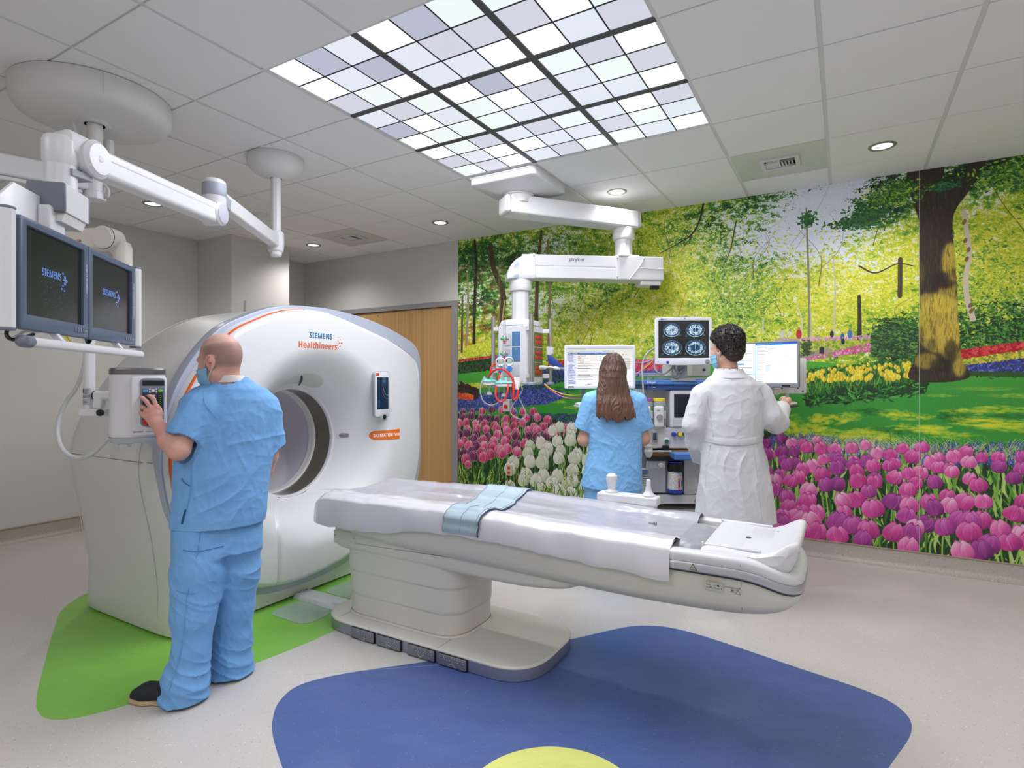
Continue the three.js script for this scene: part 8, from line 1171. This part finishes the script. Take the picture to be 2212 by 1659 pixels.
  const hollow = [cone(slL1.clone().lerp(slL0, 0.5), slL1.clone().lerp(slL0, -0.5), 0.062, 0.066), cone(slR1.clone().lerp(slR0, 0.5), slR1.clone().lerp(slR0, -0.5), 0.06, 0.062)];
  const neckHole = cone(V(0.04,1.439,-.025), V(0.044,1.504,0), 0.072, 0.085), hemY = T[T.length - 1][0];
  const fold = (x, y, z) => {   // a few long folds falling from the right armpit and shoulder, small creases at the waist
    const u = x * 0.75 + y * 0.66, v = x * -0.66 + y * 0.75, m = 0.5 + 0.5 * noise3(x * 3.1 + 7, y * 2.6, z * 3);
    return 0.009 * m * ridged(u * 2.1 + 3, v * 6.5 + noise3(x * 2, y * 2, 5) * 0.5, z * 2) * sstep(y, 1.44, 1.26) + 0.005 * (1 - m) * ridged(x * 11 + y * 2, y * 2.6, z * 4 + 3) + 0.0016 * ridged(u * 9, v * 16, z * 9) + 0.0008 * noise3(x * 30, y * 22, z * 30);
  };
  const topF = wrinkle((x, y, z) => { let d = smin(torso(x, y, z), Math.min(sL(x, y, z), sR(x, y, z)), 0.035); d = smax(d, hemY + 0.006 * noise3(x * 8, 0, z * 8) - y, 0.004); d = smax(d, -neckHole(x, y, z), 0.006); for (const h of hollow) d = Math.max(d, -h(x, y, z)); return d; }, (x, y, z) => fold(x, y, z) * sstep(y, hemY, hemY + 0.06));
  const hollowHem = slices(T.map(([y, x, z, a, b]) => [y, x, z, a - 0.012, b - 0.012]).slice(-2), yaw);
  const top = part('scrub_top', skin((x, y, z) => Math.max(topF(x, y, z), y < hemY + 0.05 ? -Math.max(hollowHem(x, y, z), y - hemY - 0.045) : -9), ...boxOf([...T.map(([y, x, z]) => V(x, y, z)), slL1, slR1], 0.26), 0.0065), cloth(scrubBlue), o);
  const ust = slices([[0.033,1.426,-.035,0.090,0.082], [0.035,1.459,-.022,0.072,0.073]].map(([x, y, z, a, b]) => [y, x, z, a, b]), yaw), ni = slices([[0.033,1.395,-.035,0.076,0.07], [0.035,1.483,-.022,0.062,0.064]].map(([x, y, z, a, b]) => [y, x, z, a, b]), yaw);
  part('undershirt', skin((x, y, z) => Math.max(ust(x, y, z), -ni(x, y, z)), ...boxOf([V(0.038,1.434,-.02)], 0.12), 0.004), cloth(0xe6ded8), o);
  // seams and side pocket of the top
  const onTop = (x, y, z0) => { let z = z0; for (let i = 0; i < 40; i++) { const d = topF(x, y, z); z -= d * 0.8; if (Math.abs(d) < 0.0004) break; } return V(x, y, z + 0.0035); };
  const seamLine = (pts, r = 0.0013) => tube(pts.map(([x, y]) => onTop(x, y, 0.2)), r, 60, 5);
  const seamMat = cloth(0x6b9fd6);
  const q2 = (a) => [a[0], a[1]];
  part('seam', seamLine([q2([-.018,1.386,0.1]), q2([0.005,1.337,0.1]), q2([0.03,1.291,0.1]), q2([0.054,1.259,0.1])]), seamMat, o);
  part('seam', seamLine([q2([-.037,1.139,0.1]), q2([-.045,1.059,0.1]), q2([-.047,0.958,0.12]), q2([-.059,0.864,0.12])]), seamMat, o);
  part('pocket_edge', seamLine([q2([-.091,0.995,0.12]), q2([-.076,0.977,0.12]), q2([-.053,0.964,0.12])], 0.0025), cloth(0x3f6ea8), o);
  part('side_slit', seamLine([q2([-.066,0.858,0.12]), q2([-.074,0.828,0.12]), q2([-.08,0.795,0.12])], 0.004), cloth(0x274b80), o);
  // trousers
  const legL = [[-.059,0.729,0.045,0.114], [-.045,0.565,0.07,0.118], [-.05,0.369,0.11,0.094], [-.052,0.229,0.125,0.080], [-.072,0.105,0.135,0.090], [-.077,0.018,0.14,0.098]].map(([x, y, z, r]) => ({ p: V(x, y, z), r }));
  const legR = [[0.054,0.701,-.06,0.118], [0.058,0.521,-.065,0.108], [0.04,0.338,-.075,0.094], [0.028,0.199,-.085,0.088], [0.019,0.072,-.09,0.094], [0.021,0.011,-.09,0.100]].map(([x, y, z, r]) => ({ p: V(x, y, z), r }));
  const chain = (a) => { const c = []; for (let i = 0; i < a.length - 1; i++) c.push(cone(a[i].p, a[i + 1].p, a[i].r, a[i + 1].r)); return blend(c, 0.02); };
  const cl = chain(legL), crr = chain(legR), hips = slices([[0.006,0.836,-.005,0.172,0.118], [0.004,0.738,-.005,0.180,0.126], [0.007,0.63,0,0.184,0.131]].map(([x, y, z, a, b]) => [y, x, z, a, b]), yaw);
  const trF = (x, y, z) => {
    let d = smin(cl(x, y, z), crr(x, y, z), 0.012); d = smin(d, hips(x, y, z), 0.04);
    const bunch = sstep(y, 0.30, 0.04);
    const knee = Math.exp(-(((y - 0.52) / 0.13) ** 2)), m = 0.5 + 0.5 * noise3(x * 4, y * 3, z * 4 + 11);
    d -= 0.007 * m * ridged(x * 6 + y * 3, y * 2.2 + x * 1.5, z * 4) + (bunch * 0.013 + knee * 0.007) * ridged(x * 2.4 + y * 3, y * 11 + x * 6, z * 2.5 + 4) + 0.002 * ridged(x * 14, y * 9 + x * 6, z * 12) - 0.005 + 0.0008 * noise3(x * 28, y * 22, z * 28);
    d = Math.max(d, 0.012 - y); return d;
  };
  const hemIn = [cone(legL[5].p, legL[5].p.clone().setY(-0.1), 0.08, 0.09), cone(legR[5].p, legR[5].p.clone().setY(-0.1), 0.08, 0.09)];
  part('scrub_trousers', skin((x, y, z) => Math.max(trF(x, y, z), -Math.min(hemIn[0](x, y, z), hemIn[1](x, y, z))), ...boxOf([...legL, ...legR].map((a) => a.p).concat([V(0, 0, 0), V(0.007,0.859,0)]), 0.17), 0.0068), cloth(scrubBlue), o);
  const onLeg = (x, y, z0) => { let z = z0; for (let i = 0; i < 40; i++) { const d = trF(x, y, z); z -= d * 0.8; if (Math.abs(d) < 0.0004) break; } return V(x, y, z + 0.0035); };
  const legSeam = (pts, r = 0.0013) => tube(pts.map(([x, y]) => onLeg(x, y, 0.35)), r, 70, 5);
  part('seam', legSeam([q2([-.002,0.78,0.2]), q2([-.006,0.669,0.2]), q2([-.035,0.487,0.2]), q2([-.037,0.374,0.22]), q2([-.057,0.233,0.22]), q2([-.086,0.098,0.23])]), seamMat, o);
  part('pocket_edge', legSeam([q2([-.067,0.683,0.2]), q2([-.006,0.675,0.2]), q2([0.081,0.683,0.2])], 0.002), cloth(0x4a7cba), o);
  part('pocket_edge', legSeam([q2([0.081,0.683,0.2]), q2([0.071,0.608,0.2]), q2([0.058,0.543,0.2])], 0.0016), seamMat, o);
  part('pocket_edge', legSeam([q2([-.085,0.509,0.2]), q2([-.018,0.497,0.2]), q2([0.05,0.505,0.2])], 0.0016), seamMat, o);
  part('pocket_edge', legSeam([q2([-.031,0.804,0.2]), q2([-.016,0.782,0.2]), q2([0.004,0.77,0.2])], 0.004), cloth(0x2b5390), o);
  const navy = std(0x23262e, 0.8), tan = std(0xc2aa86, 0.7);
  const lh = V(-.048,0.02,0.155).setY(0), lt = V(-.316,-.002,0.13).setY(0), rh = V(0.089,0.011,-.09).setY(0), rt = V(-.15,0.002,-.14).setY(0);
  shoe(o, lh, lt, navy, tan); shoe(o, rh, rt, navy, tan);
}

{ // nurse at the anaesthesia workplace, seen from behind
  const o = person('woman with long brown hair in light blue scrubs, seen from behind', [-1.399,0,-3.814]);
  const J = { shL: V(-.165,1.287,0), shR: V(0.172,1.287,0), elL: V(-.202,1.02,-.02), wrL: V(-.093,1.082,-.25), elR: V(0.215,1.026,-.02), wrR: V(0.182,1.082,-.25), neck0: V(-.003,1.459,-.02), neck1: V(-.003,1.346,0), chest: V(0.004,1.183,-.02), pelvis: V(-.01,0.763,0), hipL: V(-.087,0.698,0), hipR: V(0.071,0.698,0), knL: V(-.089,0.344,0.01), knR: V(0.063,0.344,0.01), anL: V(-.084,0.06,-.02), anR: V(0.069,0.06,-.02) };
  const hf = headFrame(V(0.002,1.489,-.03), Math.PI, rad(8));
  const hL = restHand(J.wrL, V(0.1, 0.0, -1), V(1, 0.2, 0), 0.5, 0.92), hR = restHand(J.wrR, V(-0.1, 0.0, -1), V(-1, 0.2, 0), -0.5, 0.92);
  const tone = (c, x, y, z, q) => { const n = noise3(x * 30, y * 30, z * 30) * 0.025; c.setRGB(0.66 + n, 0.38 + n, 0.29 + n); };
  part('body', bodyMesh(J, hf, [{ f: hL, wrist: J.wrL, fore: J.wrL.clone().lerp(J.elL, 0.3), pts: [J.wrL, J.wrL.clone().add(V(0, 0, -0.2))], cell: 0.005 }, { f: hR, wrist: J.wrR, fore: J.wrR.clone().lerp(J.elR, 0.3), pts: [J.wrR, J.wrR.clone().add(V(0, 0, -0.2))], cell: 0.005 }], tone), skinMat, o);
  eyes(o, hf); maskParts(o, hf);
  const T = [[-.003,1.385,0,0.085,0.075], [-.003,1.362,0,0.135,0.088], [0,1.326,0,0.172,0.100], [0.003,1.249,0,0.192,0.110], [0.01,1.119,0,0.186,0.122], [0.01,0.957,0,0.184,0.128], [-.003,0.811,0,0.200,0.142], [-.016,0.682,0,0.214,0.150]].map(([x, y, z, a, b]) => [y, x, z, a, b]);
  const torso = slices(T, 0), s0 = V(-.149,1.287,0), s1 = V(-.208,1.095,-.02), t0 = V(0.159,1.287,0), t1 = V(0.218,1.098,-.02);
  const sl = (a, b) => cut(cone(a, b.clone().lerp(a, -0.4), 0.070, 0.066), b, b.clone().sub(a)), hol = (a, b) => cone(b.clone().lerp(a, 0.5), b.clone().lerp(a, -0.5), 0.05, 0.054);
  const sL = sl(s0, s1), sR = sl(t0, t1), hol0 = hol(s0, s1), hol1 = hol(t0, t1), hemY = T[T.length - 1][0], neck = cone(V(-.005,1.372,0.01), V(0.002,1.508,-.03), 0.066, 0.08);
  const f = wrinkle((x, y, z) => { let d = smin(torso(x, y, z), Math.min(sL(x, y, z), sR(x, y, z)), 0.03); d = smax(d, hemY + 0.016 * x / 0.2 * -1 + 0.007 * noise3(x * 9, 0, z * 9) - y, 0.004); d = smax(d, -neck(x, y, z), 0.006); return Math.max(d, -hol0(x, y, z), -hol1(x, y, z)); },
    (x, y, z) => { const m = 0.5 + 0.5 * noise3(x * 5, y * 5, 2), u = x * 0.6 + y * 0.8, v = x * 0.8 - y * 0.6; return 0.007 * m * ridged(u * 2.2, v * 6, z * 2 + 2) + 0.006 * (1 - m) * ridged(v * 2.5 + 4, u * 7, z * 2 + 9) + 0.0022 * ridged(x * 15 + y * 9, y * 13 - x * 9, z * 9) + 0.0008 * noise3(x * 30, y * 26, z * 30); });
  const scrub = cloth(0x82bbee);
  part('scrub_top', skin(f, ...boxOf([...T.map(([y, x, z]) => V(x, y, z)), s1, t1], 0.25), 0.0075), scrub, o);
  const leg = (h, k, a) => blend([cone(J[h], J[k], 0.115, 0.088), cone(J[k], J[a].clone().setY(0.03), 0.088, 0.098)], 0.03), l0 = leg('hipL', 'knL', 'anL'), l1 = leg('hipR', 'knR', 'anR'), hp = slices([[0.98, 0, 0, 0.165, 0.12], [0.86, 0, 0, 0.178, 0.13], [0.76, 0, 0, 0.165, 0.12]], 0);
  part('scrub_trousers', skin(wrinkle((x, y, z) => Math.max(smin(smin(l0(x, y, z), l1(x, y, z), 0.02), hp(x, y, z), 0.04), 0.02 - y), (x, y, z) => 0.008 * ridged(x * 8, y * 3, z * 6) + 0.003 * ridged(x * 15, y * 9, z * 12)), [-0.3, 0, -0.26], [0.3, 1.0, 0.26], 0.0095), scrub, o);
  const sh = std(0xd9d9dc, 0.7); for (const k of ['anL', 'anR']) shoe(o, J[k].clone().add(V(0, 0, 0.05)).setY(0), J[k].clone().add(V(0, 0, -0.2)).setY(0), sh, sh);
  // long straight hair hanging down her back
  const cap = (x, y, z) => { const q = hf.to(x, y, z); return HEADCAP(q.x, q.y, q.z); };
  const HC = ellip(V(0, 0.040, -0.014), 0.084, 0.101, 0.104), HEADCAP = (x, y, z) => Math.max(HC(x, y, z), z - 0.07 - 0.35 * (y - 0.06));
  const fall = slices([[-.001,1.567,-.03,0.03,0.03], [-.006,1.508,0,0.070,0.080], [-.011,1.459,0.025,0.086,0.084], [-.012,1.404,0.05,0.104,0.070], [-.014,1.347,0.078,0.116,0.050], [-.011,1.279,0.115,0.126,0.036], [-.007,1.214,0.13,0.134,0.030], [-.005,1.155,0.135,0.138,0.024]].map(([x, y, z, a, b]) => [y, x, z, a, b]), 0);
  const yEnd = V(-.004,1.164,0.13).y;
  const strand = (x, y, z) => 0.0042 * ridged(x * 46 + noise3(x * 9, y * 4, 1) * 1.2, y * 1.6, z * 14) + 0.0022 * noise3(x * 130, y * 2.2, z * 60) + 0.004 * ridged(x * 15 + 4, y * 1.2, z * 6);
  const hairF = (x, y, z) => { const d = smin(cap(x, y, z), fall(x, y, z), 0.075); if (d > 0.05 || d < -0.05) return d; return Math.max(d - strand(x, y, z) + 0.003, yEnd + 0.022 * noise3(x * 26, 3, 5) + 0.012 * noise3(x * 70, 3, 5) + 0.018 * Math.abs(x) / 0.13 - y); };
  const hairG = paint(skin(hairF, ...boxOf([V(0.002,1.59,-.03), V(-.008,1.174,0.1)], 0.17), 0.0046), (c, x, y, z) => { const s = noise3(x * 60, y * 1.5, z * 30) * 0.5 + noise3(x * 150, y * 2.5, z * 60) * 0.35, t = clamp((1.55 - y) / 0.4, 0, 1); c.setRGB(0.085 + 0.05 * t + 0.045 * s, 0.043 + 0.022 * t + 0.026 * s, 0.030 + 0.010 * t + 0.016 * s); });
  part('hair', hairG, phys(0xffffff, 0.42, { vertexColors: true, specularIntensity: 0.7, sheen: 0.3, sheenColor: new THREE.Color(0xb08a6a), sheenRoughness: 0.4 }), o);
}
{ // doctor in a white coat, seen from behind
  const o = person('man with dark wavy hair in long white lab coat, seen from behind', [-.637,0,-3.933]);
  const J = { shL: V(-.175,1.346,0), shR: V(0.188,1.357,-.03), elL: V(-.23,1.134,-.015), wrL: V(-.107,0.919,-.2), elR: V(0.277,1.147,0), wrR: V(0.431,1.265,-.21), neck0: V(-.023,1.587,-.02), neck1: V(-.011,1.457,-.01), chest: V(0.012,1.245,-.03), pelvis: V(0.022,0.808,-.01), hipL: V(-.057,0.747,-.01), hipR: V(0.1,0.747,-.01), knL: V(-.054,0.373,0), knR: V(0.114,0.373,0), anL: V(-.04,0.076,-.03), anR: V(0.133,0.076,-.03) };
  const hf = headFrame(V(-.026,1.633,-.02), rad(-152), rad(7));
  const kn = [V(0.492,1.305,-.245), V(0.499,1.282,-.245), V(0.493,1.26,-.24), V(0.478,1.238,-.23)];
  const F = kn.map((k, i) => [k, k.clone().add(V(-0.002, 0.004, -0.040)), k.clone().add(V(-0.022, -0.014, -0.046)), k.clone().add(V(-0.034, -0.012, -0.030))]);
  const th = [V(0.446,1.296,-.23), V(0.47,1.314,-.265), V(0.468,1.313,-.29), V(0.46,1.306,-.3)];
  const hL = restHand(J.wrL, V(0.2, -0.5, -1), V(1, 0.2, 0), 0.5);
  const tone = (c, x, y, z, q) => { const n = noise3(x * 30, y * 30, z * 30) * 0.025; c.setRGB(0.63 + n, 0.37 + n, 0.28 + n); if (Math.hypot(q.x, q.y, q.z) < 0.17) { const beard = sstep(q.y, -0.03, -0.06) * sstep(q.z, -0.01, 0.02); c.lerp(new THREE.Color(0.2, 0.13, 0.11), 0.55 * beard); if (Math.abs(q.x) > 0.078) c.lerp(new THREE.Color(0.66, 0.3, 0.24), 0.4); } else if (x > 0.2) c.lerp(new THREE.Color(0.68, 0.36, 0.3), 0.4); };
  part('body', bodyMesh(J, hf, [{ f: handField(J.wrR, F, th), wrist: J.wrR, fore: J.wrR.clone().lerp(J.elR, 0.25), pts: [J.wrR, ...F.flat(), ...th], cell: 0.0035 }, { f: hL, wrist: J.wrL, fore: J.wrL.clone().lerp(J.elL, 0.3), pts: [J.wrL, J.wrL.clone().add(V(0.03, -0.1, -0.2))], cell: 0.005 }], tone), skinMat, o);
  eyes(o, hf); maskParts(o, hf);
  const white = cloth(0xdadade);
  const T = [[-.008,1.484,-.01,0.092,0.085], [-.007,1.454,-.005,0.140,0.098], [-.003,1.406,0,0.190,0.112], [0,1.316,0,0.208,0.125], [0,1.186,0,0.200,0.138], [0,1.05,0,0.190,0.138], [0.015,0.885,0,0.208,0.158], [0.021,0.719,0,0.230,0.175], [0.021,0.52,0,0.250,0.190]].map(([x, y, z, a, b]) => [y, x, z, a, b]);
  const torso = slices(T, rad(-4)), hemY = T[T.length - 1][0];
  const armL = [V(-.178,1.334,0), V(-.241,1.146,-.01), V(-.21,1.029,-.06), V(-.153,0.917,-.14)], armR = [V(0.18,1.345,-.02), V(0.245,1.202,0.01), V(0.298,1.164,-.02), V(0.407,1.247,-.18)];
  const arm = (a, r) => cut(blend([cone(a[0], a[1], r[0], r[1]), cone(a[1], a[2], r[1], r[2]), cone(a[2], a[3].clone().lerp(a[2], -0.5), r[2], r[3])], 0.02), a[3], a[3].clone().sub(a[2]));
  const aL = arm(armL, [0.084, 0.070, 0.064, 0.054]), aR = arm(armR, [0.084, 0.078, 0.072, 0.048]), hoR = cone(armR[3].clone().lerp(armR[2], 0.4), armR[3].clone().lerp(armR[2], -0.6), 0.036, 0.044), hoL = cone(armL[3].clone().lerp(armL[2], 0.4), armL[3].clone().lerp(armL[2], -0.6), 0.038, 0.044);
  const under = slices(T.slice(-2).map(([y, x, z, a, b]) => [y, x, z, a - 0.014, b - 0.014]), rad(-4));
  const base = (x, y, z) => { let d = smin(torso(x, y, z), Math.min(aL(x, y, z), aR(x, y, z)), 0.022); d = smax(d, hemY + 0.012 * (x > 0 ? x / 0.25 : -x / 0.12) * 0.6 - y, 0.004); d = Math.max(d, -hoR(x, y, z), -hoL(x, y, z)); return y < hemY + 0.06 ? Math.max(d, -Math.max(under(x, y, z), y - hemY - 0.05)) : d; };
  const waist = V(0,1.05,0).y;
  const f = wrinkle(base, (x, y, z) => { const lower = sstep(waist - 0.02 - y, 0, 0.1); const m = 0.5 + 0.5 * noise3(x * 4 + 3, y * 4, 6); return 0.007 * lower * ridged(x * 8 + noise3(x, y * 2, 4) * 0.4, y * 0.6, z * 5) + 0.0065 * m * (1 - lower * 0.7) * ridged(x * 6.5 + y, y * 2.0 - x, z * 3 + 7) + 0.0025 * ridged(x * 9 - y * 6, y * 7 + x * 5, z * 6 + 2) * (1 - lower * 0.4) + 0.0008 * noise3(x * 26, y * 20, z * 26); });
  part('lab_coat', skin(f, ...boxOf([...T.map(([y, x, z]) => V(x, y, z)), armR[2], armR[3], armL[1]], 0.21), 0.0078), white, o);
  // turned-down collar, back belt with two buttons, seams
  const colr = slices([[-.007,1.448,-.005,0.128,0.108], [-.012,1.487,-.008,0.098,0.093], [-.015,1.518,-.015,0.084,0.082]].map(([x, y, z, a, b]) => [y, x, z, a, b]), rad(-4)), cin = slices([[-.007,1.412,-.005,0.118,0.10], [-.012,1.487,-.008,0.088,0.083], [-.015,1.548,-.015,0.074,0.072]].map(([x, y, z, a, b]) => [y, x, z, a, b]), rad(-4));
  part('collar', skin((x, y, z) => Math.max(colr(x, y, z) - 0.0015 * noise3(x * 20, y * 20, z * 20), -cin(x, y, z), -z - 0.05), ...boxOf([V(-.008,1.484,-.01)], 0.16), 0.005), white, o);
  const onCoat = (x, y, off = 0.001) => { let z = 0.3; for (let i = 0; i < 60; i++) { const d = f(x, y, z); z -= d * 0.8; if (Math.abs(d) < 0.0004) break; } return V(x, y, z + off); };
  const row = (x0, x1, ya, yb, n, off) => { const r = []; for (let i = 0; i <= n; i++) { const t = i / n, x = lerp(x0, x1, t), y = lerp(ya, yb, t) - 0.02 * Math.sin(Math.PI * t); r.push(onCoat(x, y, off)); } return r; };
  const bL = V(-.184,1.06,0), bR = V(0.19,1.078,0), wd = 0.019;
  const up = row(bL.x, bR.x, bL.y + wd, bR.y + wd, 40, 0.006), dn = row(bL.x, bR.x, bL.y - wd, bR.y - wd, 40, 0.006);
  part('back_belt', loft([up.map((p) => V(p.x, p.y, p.z - 0.008)), up, dn, dn.map((p) => V(p.x, p.y, p.z - 0.008))], { closed: false }), white, o);
  for (const px of [V(-.027,1.041,0), V(0.006,1.041,0)]) { const p = onCoat(px.x, px.y, 0.009); part('button', mv(lathe([[0, 0.001], [0.004, 0.0014], [0.007, 0.003], [0.0085, 0.002], [0.009, 0]], 24), p.x, p.y, p.z, Math.PI / 2), std(0xdcdce2, 0.35), o); }
  const sm = (pts) => tube(pts.map((p) => onCoat(p.x, p.y, 0.0006)), 0.0018, 60, 5), seamW = cloth(0xc6c6cd);
  part('seam', sm([V(0.148,1.388,0.02), V(0.172,1.322,0.02), V(0.13,1.262,0.02), V(0.091,1.172,0.02), V(0.079,1.082,0.02)]), seamW, o);
  part('seam', sm([V(-.157,1.388,0.02), V(-.187,1.328,0.02), V(-.169,1.232,0.02), V(-.148,1.082,0.02)]), seamW, o);
  part('seam', sm([V(0.085,1.023,0.02), V(0.1,0.843,0.02), V(0.118,0.573,0.02)]), seamW, o);
  part('seam', sm([V(-.163,1.023,0.02), V(-.187,0.813,0.02), V(-.199,0.588,0.02)]), seamW, o);
  const leg = (h, k, a) => blend([cone(J[h], J[k], 0.095, 0.075), cone(J[k], J[a].clone().setY(0.04), 0.075, 0.082)], 0.03), l0 = leg('hipL', 'knL', 'anL'), l1 = leg('hipR', 'knR', 'anR');
  part('trousers', skin((x, y, z) => Math.max(smin(l0(x, y, z), l1(x, y, z), 0.02) - 0.006 * ridged(x * 8, y * 4, z * 8), 0.02 - y), [-0.26, 0, -0.22], [0.32, 0.80, 0.22], 0.011), cloth(0xa9a4ac), o);
  const sh = std(0x2a2a2e, 0.6); for (const k of ['anL', 'anR']) shoe(o, J[k].clone().add(V(0, 0, 0.06)).setY(0), J[k].clone().add(V(0, 0, -0.21)).setY(0), sh, sh);
  // short dark wavy hair
  const hc = ellip(V(0, 0.046, -0.016), 0.087, 0.104, 0.106), nape = ellip(V(0, -0.038, -0.064), 0.062, 0.05, 0.045);
  const hairF = (x, y, z) => {
    const q = hf.to(x, y, z), a = q.x, b = q.y, c = q.z, d = smin(hc(a, b, c), nape(a, b, c), 0.03); if (d > 0.06 || d < -0.06) return d;
    const s = noise3(a * 10, b * 10, c * 10), w = 0.012 * ridged(a * 24 + s, b * 14 + s * 2, c * 20) + 0.008 * ridged(a * 52 + s * 3, b * 26 + s * 3, c * 44 + 8) + 0.0015 * noise3(a * 150, b * 70, c * 150), vol = 0.010 * sstep(b, 0.03, 0.11);
    const e = d - (w + vol) * sstep(b, -0.07, 0.0) - 0.001; return Math.max(e, c - 0.062 - 0.5 * (b - 0.07), Math.abs(a) > 0.045 ? c + 0.002 - 1.2 * Math.max(0, b - 0.028) : -9, -0.078 + 0.012 * noise3(a * 40, 1, c * 40) - b);
  };
  const hcW = hf.at(0, 0.02, -0.02);
  part('hair', paint(skin(hairF, [hcW.x - 0.16, hcW.y - 0.15, hcW.z - 0.16], [hcW.x + 0.16, hcW.y + 0.17, hcW.z + 0.16], 0.0042), (c, x, y, z) => { const s = noise3(x * 90, y * 50, z * 90); c.setRGB(0.030 + 0.014 * s, 0.024 + 0.011 * s, 0.023 + 0.010 * s); }), phys(0xffffff, 0.38, { vertexColors: true, specularIntensity: 0.8 }), o);
}

scene.traverse((o) => { if (o.isMesh) { o.castShadow = true; o.receiveShadow = true; } });
renderer.render(scene, camera);
